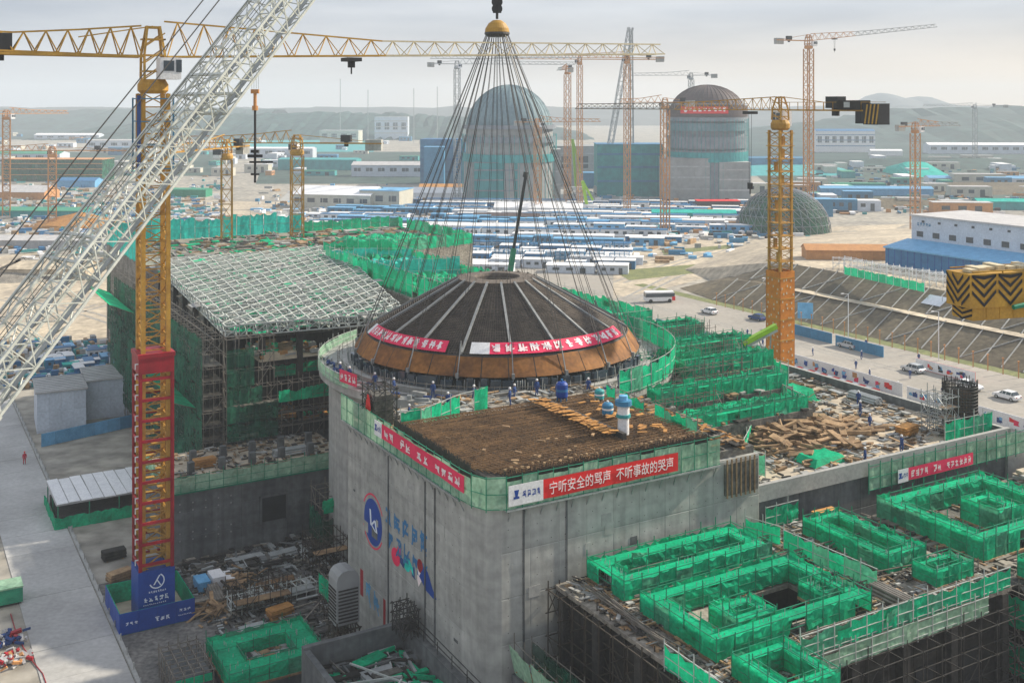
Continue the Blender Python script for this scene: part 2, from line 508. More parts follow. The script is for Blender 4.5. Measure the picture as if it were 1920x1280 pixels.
WP = {m: wall_piece(m) for m in ('form_dark', 'concrete', 'concrete_dark', 'concrete_pale', 'royal', 'blue', 'cladding', 'light_blue', 'steel_blue', 'white', 'cream')}


def panels(parent, p, q, z0, z1, w, h, m='concrete', name='wall_panel', skip=None):
    """Form-board panels on a vertical wall from p to q (left to right as seen from outside)."""
    dx, dy = q[0] - p[0], q[1] - p[1]
    Lg = math.hypot(dx, dy)
    n, k = max(1, round(Lg / w)), max(1, round((z1 - z0) / h))
    rz = math.atan2(dy, dx)
    for i in range(n):
        for j in range(k):
            if skip and skip((i + .5) / n * Lg, z0 + (j + .5) / k * (z1 - z0)):
                continue
            put(name, WP[m], parent, (p[0] + dx * i / n, p[1] + dy * i / n, z0 + (z1 - z0) * j / k), (0, 0, rz), (Lg / n, 1, (z1 - z0) / k))


def scaffold(mb, a0, a1, b0, b1, z0, z1, da=1.6, db=1.6, dz=1.8, r=0.04, keep=0.94, diag=0.25):
    na, nb, nzz = max(1, round((a1 - a0) / da)), max(1, round((b1 - b0) / db)), max(1, round((z1 - z0) / dz))
    A = [a0 + (a1 - a0) * i / na for i in range(na + 1)]
    B = [b0 + (b1 - b0) * i / nb for i in range(nb + 1)]
    Z = [z0 + (z1 - z0) * i / nzz for i in range(nzz + 1)]
    for a in A:
        for b in B:
            mb.bar((a, b, z0), (a + rnd.uniform(-.04, .04), b, z1 + rnd.uniform(0, .9)), r)
    for z in Z[1:]:
        for a in A:
            if rnd.random() < keep:
                mb.bar((a, b0 - .2, z), (a, b1 + .2, z), r)
        for b in B:
            if rnd.random() < keep:
                mb.bar((a0 - .2, b, z), (a1 + .2, b, z), r)
    for i in range(na):
        for j in range(nzz):
            for b in (b0, b1):
                if rnd.random() < diag:
                    mb.bar((A[i], b, Z[j]), (A[i + 1], b, Z[j + 1]), r * .8)
    for i in range(nb):
        for j in range(nzz):
            for a in (a0, a1):
                if rnd.random() < diag:
                    mb.bar((a, B[i], Z[j]), (a, B[i + 1], Z[j + 1]), r * .8)


def debris(mb, a0, a1, b0, b1, z, n, L=(0.6, 3.0), t=(0.05, 0.25), mats=4, zr=0.35, avoid=()):
    """Boards, tubes and offcuts lying about."""
    for _ in range(n):
        mb.k = rnd.randrange(mats)
        l = rnd.uniform(*L)
        w = rnd.uniform(*t) * rnd.choice((1, 1, 2, 4))
        x, y = rnd.uniform(a0, a1), rnd.uniform(b0, b1)
        if any(q[0] < x < q[1] and q[2] < y < q[3] for q in avoid):
            continue
        mb.obox((x, y, z + rnd.uniform(0.03, zr)), l, w, rnd.uniform(*t), rnd.choice((0, 0, 0, math.pi / 2, math.pi / 2, math.pi / 2, rnd.uniform(0, 3.1))) + rnd.gauss(0, .1), (rnd.uniform(-.07, .07), rnd.uniform(-.07, .07), 0))
    mb.k = 0


def banner(label, p, rz, L, h, m='banner_red', white=0.0, nglyph=10, seed=1, text=None, skip=(), group=None):
    """A printed cloth strip; p is its lower left corner as seen from the front."""
    t = thing('banner', label, 'banner', p, rz, group)
    mb = MB()
    nseg = max(2, int(L / 1.5))
    g = random.Random(seed)
    pr = []
    for i in range(nseg + 1):
        pr.append((white + (L - white) * i / nseg, g.uniform(-.02, .02), g.uniform(-.03, .03)))
    for (xa, ya, za), (xb, yb, zb) in zip(pr[:-1], pr[1:]):
        mb.quad((xa, ya, za), (xb, yb, zb), (xb, yb, h + zb * .3), (xa, ya, h + za * .3))
        mb.quad((xb, yb + .03, zb), (xa, ya + .03, za), (xa, ya + .03, h + za * .3), (xb, yb + .03, h + zb * .3))
    part('cloth', mb, m, t)
    if white:
        w = MB(); w.box(0, white - .02, -.02, .01, -.05, h + .02)
        part('white_patch', w, 'white', t)
        e = MB(); glyphs(e, white * .38, h * .3, white * .55, h * .4, 4, -.035, seed + 5)
        c = white * .22
        e.quad((c - .25, -.035, h * .3), (c + .25, -.035, h * .3), (c + .25, -.035, h * .42), (c - .25, -.035, h * .42))
        e.quad((c - .1, -.035, h * .42), (c + .1, -.035, h * .42), (c + .22, -.035, h * .75), (c - .2, -.035, h * .75))
        part('emblem', e, 'royal', t)
    if text:
        me = text_mesh(text, 1.0, 'lettering')
        xs = [v.co.x for v in me.vertices]; ys = [v.co.y for v in me.vertices]
        sx, sy = (L - white) * .92 / (max(xs) - min(xs)), h * .66 / (max(ys) - min(ys))
        me.transform(Matrix.Translation((-min(xs), -min(ys), 0)))
        me.transform(Matrix.Diagonal((sx, sy, 1, 1)))
        me.transform(Matrix.Rotation(R(90), 4, 'X'))
        put('lettering', me, t, (white + (L - white) * .04, -.045, h * .17))
    else:
        e = MB(); glyphs(e, white + (L - white) * .03, h * .2, (L - white) * .94, h * .6, nglyph, -.04, seed, skip)
        part('lettering', e, 'lettering', t)
    return t
# ------------------------------------------------------------------ setting: ground, roads, embankment, hills
mb = MB()
mb.quad((-4800, -250, 0), (4800, -250, 0), (4800, 3900, 0), (-4800, 3900, 0))
struct('ground', mb, 'ground')

mb = MB()
mb.prism([S(-19, 50)[:2], S(-19, 26)[:2], S(-10, -4)[:2], S(-4, -40)[:2], S(62, -40)[:2], S(62, -2)[:2], S(10, -2)[:2], S(10, 50)[:2]], -.3, .03)
struct('pit_floor', mb, 'pit')

# concrete haul road on the left: slabs with open joints
road = site('haul_road', 'pale concrete haul road', 'road', -26, 0, 0.0)
for k in ('label', 'category'):
    del road[k]
road['kind'] = 'structure'
slab = MB(); slab.box(0, 7.0, 0, 5.96, -.2, 0)
slab_me = slab.mesh('slab', 'road')
for i in range(30):
    for j in (0,):
        put('slab', slab_me, road, (-26.2, -4 + i * 6.0, .07 + rnd.uniform(-.012, .012)))
kb = MB(); kb.box(-19.1, -18.75, -4, 175, 0, .22)
for i in range(60):
    kb.box(-18.95, -18.85, i * 3.0, i * 3.0 + .1, .22, .85)
part('kerb', kb, 'concrete_pale', road)

# right-hand service road
mb = MB(); mb.box(103, 142, 20, 330, 0, .04)
o = struct('service_road', mb, 'asphalt'); o.location = (C0[0], C0[1], 0); o.rotation_euler = (0, 0, TH)
mb = MB(); mb.box(142, 145.5, 20, 175, 0, .06)
o = struct('verge', mb, 'grass'); o.location = (C0[0], C0[1], 0); o.rotation_euler = (0, 0, TH)

# embankment: two slopes with a path between them and a terrace above
mb = MB()
bs = [-60 + 7 * i for i in range(33)]
prof = [(145.2, .05), (156, 4.2), (158, 4.25), (168, 8.2)]
rows = []
for b in bs:
    f = min(1, max(0, (172 - b) / 26))
    rows.append([(a + rnd.uniform(-.3, .3) + (1 - f) * 6, b, z * f + .02) for a, z in prof])
for r0, r1 in zip(rows[:-1], rows[1:]):
    for k in (0, 1, 2):
        mb.quad(r0[k], r0[k + 1], r1[k + 1], r1[k])
o = struct('embankment', mb, 'slope_soil'); o.location = (C0[0], C0[1], 0); o.rotation_euler = (0, 0, TH)
mb = MB()
for b0, b1 in zip(bs[:-6], bs[1:-5]):
    mb.quad((155.3, b0, 4.34), (158.4, b0, 4.40), (158.4, b1, 4.40), (155.3, b1, 4.34))
o = struct('embankment_path', mb, 'sand'); o.location = (C0[0], C0[1], 0); o.rotation_euler = (0, 0, TH)
mb = MB()
top_ = [(168, -60), (330, -60), (330, 150), (235, 165), (180, 158), (168, 145)]
low_ = [(160, -60), (420, -60), (420, 230), (240, 235), (172, 190), (160, 150)]
for i in range(6):
    j = (i + 1) % 6
    mb.quad((*low_[i], .02), (*low_[j], .02), (*top_[j], 8.25), (*top_[i], 8.25))
mb.quad(*[(*p, 8.25) for p in top_])
o = struct('terrace', mb, 'sand'); o.location = (C0[0], C0[1], 0); o.rotation_euler = (0, 0, TH)
# stone ribs of the slope protection, a lattice of low concrete beams
t = site('slope_lattice', 'diagonal concrete beam lattice holding the brown embankment slope', 'slope protection', 145, 0)
beam = MB(); beam.box(0, 1, -.1, .1, -.1, .12)
beam_me = beam.mesh('beam', 'concrete_pale')
for (a0, z0, a1, z1) in ((145.4, .2, 156, 4.35), (158, 4.4, 168, 8.35)):
    for i in range(42):
        b = -20 + i * 4.6
        if b > 146:
            continue
        for sgn in (1, -1):
            p, q = Vector((a0, b, z0)), Vector((a1, b + sgn * 7 * (0.35 if sgn > 0 else 1), z1))
            if sgn < 0 and i % 4:
                continue
            d = q - p
            put('beam', beam_me, t, p, (0, -math.asin(d.z / d.length), math.atan2(d.y, d.x)), (d.length, 1, 1))

# sandy spreads of bare ground
def patch(name, pts, m, z):
    mb = MB(); mb.prism([G(x, y)[:2] for x, y in pts], -.3, z); struct(name, mb, m)
patch('sand_yard', [(-200, 520), (60, 470), (230, 500), (235, 640), (60, 655), (-200, 690)], 'sand', .06)
patch('sand_yard', [(1150, 470), (1420, 430), (1700, 420), (1500, 500), (1400, 500), (1230, 545), (1150, 560)], 'sand', .05)
patch('storage_yard', [(540, 360), (1000, 352), (1400, 380), (1500, 420), (1150, 480), (700, 470), (480, 420)], 'concrete_pale', .04)
patch('sand_track', [(330, 375), (560, 380), (520, 400), (420, 455), (300, 470)], 'sand', .06)

# far country: wooded ground, low hills and the pale mountain on the right
def ridge(name, x0, x1, y, d, hfun, m, n=110):
    """A long wooded rise: a rough grid, highest a third of the way back."""
    mb = MB()
    g4 = random.Random(int(x0))
    k_ = 9
    P = {}
    for i in range(n + 1):
        h = hfun(i / n)
        for j in range(k_ + 1):
            v = j / k_
            f = min(1, v / .5) ** .8 if v < .5 else max(0, 1 - (v - .5) * 1.6)
            P[i, j] = (x0 + (x1 - x0) * (i + g4.uniform(-.4, .4)) / n, y + d * (v + g4.uniform(-.03, .03)), h * f * g4.uniform(.90, 1.03) - (1 if j in (0,) else 0))
    for i in range(n):
        for j in range(k_):
            mb.quad(P[i, j], P[i + 1, j], P[i + 1, j + 1], P[i, j + 1])
    o = struct(name, mb, m)
    for p in o.data.polygons:
        p.use_smooth = True
    return o
g = random.Random(3)
ridge('hill', -700, 120, 1500, 500, lambda t: 40 * math.sin(math.pi * min(1, max(0, t))) ** .6 * g.uniform(.93, 1.05) if 0 < t < 1 else 0, 'wood_far')
ridge('hill', 300, 2000, 1400, 600, lambda t: 51 * min(1, t * 5) * g.uniform(.96, 1.03), 'wood_far')
ridge('hill', -2500, -500, 2100, 500, lambda t: 44 * g.uniform(.9, 1.03), 'wood_far')
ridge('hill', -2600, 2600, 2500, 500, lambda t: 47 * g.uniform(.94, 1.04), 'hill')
mb = MB()
nx, ny = 40, 8
P = {}
for i in range(nx + 1):
    for j in range(ny + 1):
        x, v = i / nx, j / ny
        h = 30 * math.exp(-((x - .42) / .09) ** 2) + 20 * math.exp(-((x - .62) / .08) ** 2) + 13 * math.exp(-((x - .5) / .24) ** 2)
        h *= math.sin(math.pi * v) ** .7
        P[i, j] = (870 + 620 * x, 3100 + 500 * v, 45 * math.sin(math.pi * v) ** .5 + h * g.uniform(.96, 1.04) - 2)
for i in range(nx):
    for j in range(ny):
        mb.quad(P[i, j], P[i + 1, j], P[i + 1, j + 1], P[i, j + 1])
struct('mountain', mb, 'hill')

# ------------------------------------------------------------------ the big concrete block with its rebar deck
blk = site('concrete_block', 'tall bare concrete block with painted mural and brown rebar deck beside the dome', 'building', 0, 0)
CH, CB = 1.3, 3.2
poly = [(CH, 0), (26.5, 0), (26.5, 27), (0, 27), (0, CB), (.12, 1.6), (.5, .5)]
mb = MB(); mb.prism(poly, 0, 20.3)
part('core', mb, 'concrete', blk)
panels(blk, (CH, -.015), (26.5, -.015), 0, 20.25, 2.5, 3.4, skip=lambda x, z: False)
panels(blk, (-.015, 27), (-.015, CB), 0, 20.25, 2.55, 3.4)
mb = MB()
for p, q in (((-.02, CB), (.1, 1.58)), ((.1, 1.58), (.48, .48)), ((.48, .48), (CH, -.02))):
    mb.quad((p[0], p[1], 0), (q[0], q[1], 0), (q[0], q[1], 20.25), (p[0], p[1], 20.25))
part('corner_facing', mb, 'concrete', blk)
mb = MB()
for a in (7.0, 3.2):
    mb.box(a - .06, a + .06, -.16, -.02, 0, 20.3)
for b in (8.2, 10.0, 17.4):
    mb.box(-.16, -.02, b - .05, b + .05, 0 if b > 9 else 6, 19.5)
part('joint_strip', mb, 'concrete_dark', blk)
# tie holes and repair patches of the bare concrete
mb = MB()
for i in range(20):
    for j in range(16):
        a, z = 1.9 + i * 1.25, .8 + j * 1.27
        mb.quad((a - .03, -.055, z - .03), (a + .03, -.055, z - .03), (a + .03, -.055, z + .03), (a - .03, -.055, z + .03))
        b = 4.0 + i * 1.17
        mb.quad((-.055, b + .03, z - .03), (-.055, b - .03, z - .03), (-.055, b - .03, z + .03), (-.055, b + .03, z + .03))
part('tie_holes', mb, 'form_dark', blk, kind='stuff')
pm = MB(); pm.box(-.5, .5, -.02, 0, -.5, .5)
pmes = [pm.mesh('repair_patch', m) for m in ('concrete_pale', 'concrete_dark', 'concrete')]
for k in range(26):
    w_, h_ = rnd.uniform(.3, 1.4), rnd.uniform(.2, 1.0)
    if k % 2:
        put('repair_patch', pmes[k % 3], blk, (rnd.uniform(2.5, 22), -.05, rnd.uniform(3, 19)), (0, 0, 0), (w_, 1, h_))
    else:
        put('repair_patch', pmes[k % 3], blk, (-.05, rnd.uniform(4, 26), rnd.uniform(5, 19)), (0, 0, R(-90)), (w_, 1, h_))
# deck slab and rebar mat
mb = MB(); mb.prism([(2.0, .9), (21.5, .9), (21.5, 17.2), (.9, 17.2), (.9, 3.4), (1.2, 1.8)], 20.3, 22.0)
part('deck_slab', mb, 'rebar_dark', blk)
mb = MB()
for i in range(68):
    a = 1.0 + i * .3 + rnd.uniform(-.05, .05)
    b_ = 3.4 - 1.5 * (a - .9) if a < 2.4 else .9
    mb.bar((a, b_, 22.16), (a + rnd.uniform(-.08, .08), 17.3, 22.16 + rnd.uniform(-.03, .03)), rnd.uniform(.03, .05), 4)
for i in range(55):
    b = 1.0 + i * .3 + rnd.uniform(-.05, .05)
    a_ = .9 if b > 3.4 else 2.5 - (b - .9) * .6
    mb.bar((a_, b, 22.26), (21.7, b + rnd.uniform(-.08, .08), 22.26 + rnd.uniform(-.03, .04)), rnd.uniform(.03, .05), 4)
for i in range(68):
    for j in range(55):
        h = rnd.uniform(.02, .2)
        x, y = 1.0 + i * .3 + rnd.uniform(-.1, .1), 1.0 + j * .3 + rnd.uniform(-.1, .1)
        if rnd.random() < .2 + .3 * (math.sin(i * .21) * math.cos(j * .17 + i * .05) > .1) and x * 1.6 + y > 5.2:
            mb.bar((x, y, 22.1), (x + rnd.uniform(-.03, .03), y + rnd.uniform(-.03, .03), 22.2 + h), .04, 3)
part('rebar_mat', mb, 'rebar', blk, kind='stuff')
# wall starters round the rim of the deck
mb = MB()
for i in range(240):
    for (a, b) in ((1.9 + i * .082, .55), (.55, 3.3 + i * .06)):
        mb.bar((a, b, 20.3), (a, b, 22.6 + rnd.uniform(-.2, .2)), .03, 3)
part('starter_bars', mb, 'rebar_dark', blk, kind='stuff')
mb = MB(); mb.box(14.9, 15.3, 3.6, 16.6, 22.0, 22.75)
part('pour_edge', mb, 'rebar_dark', blk)
ply = MB(); ply.box(-.42, .42, -.16, .16, 0, .06)
ply_me = ply.mesh('board', 'plywood')
for i in range(64):
    b = 4.2 + (i // 3) * .56
    put('board', ply_me, blk, (13.7 + (i % 3) * .38 + rnd.uniform(-.1, .1), b, 22.75 + rnd.uniform(0, .18)), (rnd.uniform(-.1, .1), rnd.uniform(-.1, .1), rnd.uniform(-.25, .25)))
for i in range(26):
    put('board', ply_me, blk, (rnd.uniform(15.6, 20.5), rnd.uniform(3, 15.5), 22.5 + rnd.uniform(0, .1)), (0, 0, rnd.uniform(0, 3)))
white_m = MB(); white_m.box(-.5, .5, -.12, .12, 0, .12)
wm = white_m.mesh('batten', 'timber')
for i in range(16):
    put('batten', wm, blk, (rnd.uniform(1.2, 13), rnd.uniform(1, 10), 22.8), (0, 0, rnd.uniform(0, 3)), (rnd.uniform(.2, .7), rnd.uniform(.4, 1.2), 1))
for i in range(40):
    put('batten', wm, blk, (1.9 + i * .48, .35 + rnd.uniform(-.05, .05), 22.7 + rnd.uniform(0, .25)), (0, 0, rnd.uniform(-.4, .4)), (rnd.uniform(.1, .3), .6, 1))
# back deck between the rebar mat and the ring
mb = MB(); mb.box(0, 26.5, 17.4, 27, 20.3, 20.55)
part('back_deck', mb, 'deck', blk)
mb = MB(); debris(mb, .8, 26, 17.8, 26.8, 20.55, 260, (0.4, 2.4), (.04, .2))
part('loose_material', mb, ['timber', 'steel', 'concrete_pale', 'deck_dark'], blk, kind='stuff')
mb = MB(); mb.box(21.9, 26.3, .4, 17.2, 20.3, 20.9); part('lower_deck', mb, 'deck_dark', blk)
mb = MB(); debris(mb, 22.7, 26.2, .5, 17, 20.9, 170, (.3, 1.8), (.05, .2), 4, .5); part('loose_material', mb, ['plywood', 'form_dark', 'timber', 'tube'], blk, kind='stuff')
# notch with raw formwork at the right end
mb = MB(); mb.box(22.6, 26.2, -.25, -.06, 17.4, 20.0)
part('form_shutter', mb, 'deck_dark', blk)
mb = MB()
for i in range(7):
    mb.box(22.7 + i * .5, 22.8 + i * .5, -.36, -.25, 17.2, 20.4)
part('form_stud', mb, 'timber', blk)

# guard screens round the top of the block
gs = site('guard_screen', 'pale green mesh guard screen running round the top of the concrete block', 'screen', 0, 0, 20.3)
rails = MB()
pts = [(-.5, 27.5), (-.5, 3.2), (-.35, 1.5), (.15, .15), (1.5, -.5), (21.8, -.5)]
net_wall(gs, pts, 20.25, 22.55, 'net_pale', 1.4, rails=None, lean=.0)
for (p, q) in zip(pts[:-1], pts[1:]):
    L_ = math.hypot(q[0] - p[0], q[1] - p[1]); n_ = max(1, round(L_ / 1.4))
    for i in range(n_):
        x, y = p[0] + (q[0] - p[0]) * i / n_, p[1] + (q[1] - p[1]) * i / n_
        rails.bar((x, y, 20.1), (x, y, 22.75), .04)
    for zz in (20.3, 21.4, 22.6):
        rails.bar((p[0], p[1], zz), (q[0], q[1], zz), .035)
part('railing', rails, 'green_paint', gs)
mb = MB()
for i in range(18):
    mb.bar((-.5, 3.3 + 1.35 * i, 20.25), (-.02, 3.3 + 1.35 * i, 19.2), .05)
for i in range(15):
    mb.bar((1.9 + 1.4 * i, -.5, 20.25), (1.9 + 1.4 * i, -.02, 19.2), .05)
mb.box(-.6, -.02, 3.2, 27.4, 20.1, 20.22); mb.box(1.5, 21.8, -.6, -.02, 20.1, 20.22)
part('walkway', mb, 'steel', gs)
banner('long red banner with a white end on the right face of the block screen', S(1.6, -.62, 20.55), TH, 15.7, 1.45, 'banner_red', 3.0, text='宁听安全的骂声  不听事故的哭声')
banner('long red banner on the left face of the block screen above the mural', S(-.62, 19.2, 21.05), TH - R(90), 17.0, 1.25, 'banner_pink', 1.6, 13, 11, skip=(2, 5, 8))

# mural on the left face: painted emblem, lettering and ribbon
mu = site('wall_mural', 'blue round emblem with lettering and coloured ribbon painted on the block wall', 'mural', 0, 14, 12)
def disc(mbx, b, z, r, x=-.06, n=40, rx=None):
    mbx.quad(*[(x, b - (rx or r) * math.cos(2 * math.pi * k / n), z + r * math.sin(2 * math.pi * k / n)) for k in range(n)])
mb = MB(); disc(mb, 20.9, 12.6, 2.05); part('emblem_disc', mb, 'royal', mu)
mb = MB()
for a0, a1, rr in ((30, 150, 2.35), (200, 330, 2.2)):
    for k in range(14):
        t0, t1 = R(a0 + (a1 - a0) * k / 14), R(a0 + (a1 - a0) * (k + 1) / 14)
        mb.quad(*[(-.06, 20.9 - r * math.cos(t), 12.6 + r * math.sin(t)) for r, t in ((rr, t0), (rr + .16, t0), (rr + .16, t1), (rr, t1))])
part('emblem_arc', mb, 'banner_pink', mu)
mb = MB()
for (b0, z0, b1, z1, w) in ((21.5, 13.6, 21.3, 12.2, .16), (21.3, 12.2, 20.4, 12.9, .16), (20.4, 12.9, 20.0, 11.9, .16), (21.2, 12.3, 20.2, 11.9, .2)):
    mb.quad((-.075, b0 + w, z0), (-.075, b0 - w, z0), (-.075, b1 - w, z1), (-.075, b1 + w, z1))
part('emblem_mark', mb, 'letter_white', mu)
me = MB(); glyphs(me, 0, 0, 8.8, 1.8, 5, -.06, 31); glyphs(me, .4, -2.1, 8.6, 1.7, 5, -.06, 37)
lm = me.mesh('lettering', 'blue')
put('lettering', lm, mu, (0, 18.3, 13.5), (0, 0, R(-90)))
mb = MB(); disc(mb, 15.9, 11.3, .75, rx=.9); disc(mb, 15.2, 12.0, .4); part('ribbon_red', mb, 'banner_pink', mu)
mb = MB()
mb.quad((-.06, 15.2, 11.2), (-.06, 14.2, 10.9), (-.06, 13.9, 11.6), (-.06, 15.0, 11.7))
mb.quad((-.062, 12.6, 10.9), (-.062, 11.9, 10.8), (-.062, 11.8, 11.6), (-.062, 12.7, 11.7))
part('ribbon_navy', mb, 'cloth_blue', mu)
mb = MB(); disc(mb, 13.6, 11.5, .6, rx=.7); mb.quad((-.064, 13.3, 11.7), (-.064, 12.3, 11.0), (-.064, 12.4, 11.6), (-.064, 13.2, 12.1)); part('ribbon_teal', mb, 'net_aqua', mu)
mb = MB(); disc(mb, 11.0, 12.3, .55, x=-.066); part('ribbon_red', mb, 'red', mu)
mb = MB(); mb.quad((-.06, 11.9, 11.6), (-.06, 11.3, 10.5), (-.06, 10.4, 11.6), (-.06, 10.9, 12.2)); part('ribbon_white', mb, 'lettering', mu)
mb = MB(); mb.quad((-.07, 11.2, 11.4), (-.07, 9.9, 10.75), (-.07, 8.6, 10.6), (-.07, 7.9, 10.75), (-.07, 8.7, 11.35), (-.07, 9.5, 12.3), (-.07, 10.2, 12.6)); part('ribbon_wedge', mb, 'royal', mu)
lo = site('wall_mural', 'small faded red and blue painted sign low on the block wall', 'mural', 0, 21, 6)
mb = MB(); mb.box(-.05, -.03, 23.2, 23.9, 5.0, 7.4); part('red_bar', mb, 'red', lo)
mb = MB(); mb.box(-.05, -.03, 18.1, 18.6, 4.4, 6.7); part('red_bar', mb, 'red', lo)
me = MB(); glyphs(me, 0, 0, 3.6, 2.3, 2, -.05, 77)
put('lettering', me.mesh('lettering', 'light_blue'), lo, (0, 22.8, 4.7), (0, 0, R(-90)))

# things standing on the deck
def drum(label, a, b, z, r, h, m, m2, group=None, legs=True):
    t = site('tank', label, 'tank', a, b, z, group)
    mb = MB(); mb.lathe([(0, h * .12), (r * .6, h * .14), (r, h * .24), (r, h * .84), (r * .7, h * .95), (0, h)], 20, (a, b), zoff=z)
    part('shell', mb, m, t)
    mb = MB(); mb.lathe([(r * 1.03, h * .5), (r * 1.03, h * .62)], 20, (a, b), zoff=z); mb.lathe([(r * .2, h), (r * .2, h * 1.1), (0, h * 1.1)], 10, (a, b), zoff=z)
    part('band', mb, m2, t)
    mb = MB()
    for k in range(4):
        x, y = a + r * .8 * math.cos(R(45 + 90 * k)), b + r * .8 * math.sin(R(45 + 90 * k))
        mb.bar((x, y, z), (x, y, z + h * .3), .07)
    part('leg', mb, m2, t)
    return t
drum('round dark blue tank standing on the far corner of the rebar deck', 17.0, 16.2, 22.2, .55, 1.9, 'royal', 'blue')
drum('teal drum at the back of the rebar deck', 20.0, 14.4, 22.2, .45, 1.2, 'teal', 'white')
drum('blue drum between the teal drum and the white silo on the deck', 17.8, 9.9, 22.2, .5, 1.3, 'steel_blue', 'white')
t = site('silo', 'white silo with blue caps standing on the rebar deck edge', 'silo', 15.9, 4.9, 22.2)
for k, (r, z0, z1, m) in enumerate(((.62, 0, 1.5, 'white'), (.8, 1.5, 1.75, 'teal'), (.66, 1.75, 2.5, 'white'), (.92, 2.5, 2.9, 'steel_blue'), (.5, 2.9, 3.3, 'light_blue'))):
    mb = MB(); mb.lathe([(0, z0), (r * .78, z0), (r * .76, z1), (0, z1 + .08)], 20, (15.9, 4.9), zoff=22.2)
    part(('shell', 'cap', 'shell', 'cap', 'cap')[k], mb, m, t)
t = site('net_fence', 'bright green net fence along the back edge of the rebar deck', 'fence', 6, 18.3, 20.5)
rl = MB(); net_wall(t, [(1.2, 17.7), (3.2, 17.7), (8.5, 20.5), (12.0, 21.5)], 20.7, 23.0, 'net', 1.5, rails=rl)
part('railing', rl, 'tube_pale', t)
t = site('stair_tower', 'dark scaffold stair tower with a red flag cloth at the block corner', 'scaffold', .6, 22.6, 20.5)
rl = MB(); scaffold(rl, .2, 2.4, 21.2, 24.0, 20.5, 24.2, 1.1, 1.4, .9, .06, 1, .8)
part('frame', rl, 'cable', t)
mb = MB(); mb.box(.4, 2.2, 21.5, 23.8, 20.55, 23.6); part('enclosure', mb, 'deck_dark', t)
t = site('banner', 'upright red cloth hanging on the dark stair tower', 'banner', .1, 22.3, 20.9)
mb = MB()
for k in range(5):
    z0 = 20.9 + k * .56
    w0, w1 = .62 * math.sin(math.pi * (k + .6) / 6.2), .62 * math.sin(math.pi * (k + 1.6) / 6.2)
    mb.quad((.08, 22.3 + w0, z0), (.08, 22.3 - w0, z0), (.05, 22.3 - w1, z0 + .56), (.05, 22.3 + w1, z0 + .56))
part('cloth', mb, 'banner_red', t)
t = site('net_fence', 'green net fence sloping along the right edge of the rebar deck', 'fence', 24.5, 8, 20.5)
rl = MB(); net_wall(t, [(22.3, 3.0), (22.6, 17)], 20.6, 22.9, 'net', 1.6, rails=rl); part('railing', rl, 'tube', t)

# ------------------------------------------------------------------ round ring wall, dome and lifting gear
DX, DY = -1.76, 129.0
ring = thing('ring_wall', 'round concrete ring wall with starter bars under the black dome', 'building', (DX, DY, 0))
mb = MB(); mb.lathe([(19.6, 0), (19.6, 18.4), (20.7, 19.3), (20.7, 20.1), (18.0, 20.1), (18.0, 20.6), (16.9, 20.6), (15.2, 20.55), (15.2, 0)], 96)
part('wall', mb, 'concrete', ring)
mb = MB(); mb.lathe([(15.2, 19.0), (0, 19.0)], 48); part('inner_floor', mb, 'deck_dark', ring)
mb = MB()
for k in range(420):
    t_ = 2 * math.pi * k / 420
    r_ = rnd.choice((16.0, 16.6, 17.4)); h = rnd.uniform(.5, 1.3)
    mb.bar((r_ * math.cos(t_), r_ * math.sin(t_), 20.5), ((r_ + rnd.uniform(-.2, .2)) * math.cos(t_), (r_ + rnd.uniform(-.2, .2)) * math.sin(t_), 20.6 + h), .04, 3)
part('starter_bars', mb, 'steel', ring, kind='stuff')
mb = MB()
for k in range(64):
    t_ = 2 * math.pi * k / 64
    mb.bar((15.6 * math.cos(t_), 15.6 * math.sin(t_), 20.5), (15.6 * math.cos(t_), 15.6 * math.sin(t_), 21.9), .09)
    mb.bar((18.6 * math.cos(t_), 18.6 * math.sin(t_), 20.1), (18.6 * math.cos(t_), 18.6 * math.sin(t_), 21.5), .035)
for zz in (20.8, 21.4):
    for k in range(96):
        t0, t1 = 2 * math.pi * k / 96, 2 * math.pi * (k + 1) / 96
        mb.bar((18.6 * math.cos(t0), 18.6 * math.sin(t0), zz), (18.6 * math.cos(t1), 18.6 * math.sin(t1), zz), .03)
part('railing', mb, 'tube', ring)
mb = MB()
for k in range(140):
    t_, r_ = rnd.uniform(math.pi, 2 * math.pi), rnd.uniform(18.2, 20.4)
    mb.k = rnd.randrange(4)
    mb.obox((r_ * math.cos(t_), r_ * math.sin(t_), 20.1 + rnd.uniform(.1, .4)), rnd.uniform(.3, 1.6), rnd.uniform(.1, .5), rnd.uniform(.1, .5), t_ + math.pi / 2 + rnd.uniform(-.4, .4))
part('loose_material', mb, ['timber', 'steel', 'concrete_pale', 'cloth_blue'], ring, kind='stuff')
mb = MB()
for k in range(34):
    t_ = R(195 + k * 4.4 + rnd.uniform(-1, 1))
    mb.obox((16.9 * math.cos(t_), 16.9 * math.sin(t_), 21.2), .5, rnd.uniform(.4, 1.3), rnd.uniform(.7, 1.3), t_)
part('form_crate', mb, 'glass', ring)
# net screens on the outside of the ring
for lab, a0, a1, z0, z1 in (('curved green net screen on the right side of the ring wall', -52, 38, 20.0, 22.6), ('curved green net screen on the left side of the ring wall', 150, 222, 20.0, 21.3)):
    t = thing('net_screen', lab, 'screen', (DX, DY, 0))
    rl = MB()
    net_wall(t, [(20.8 * math.cos(R(a)), 20.8 * math.sin(R(a))) for a in [a0 + (a1 - a0) * i / 18 for i in range(19)]], z0, z1, 'net' if a0 < 0 else 'net_pale', 1.7, rails=rl)
    part('railing', rl, 'tube_pale', t)

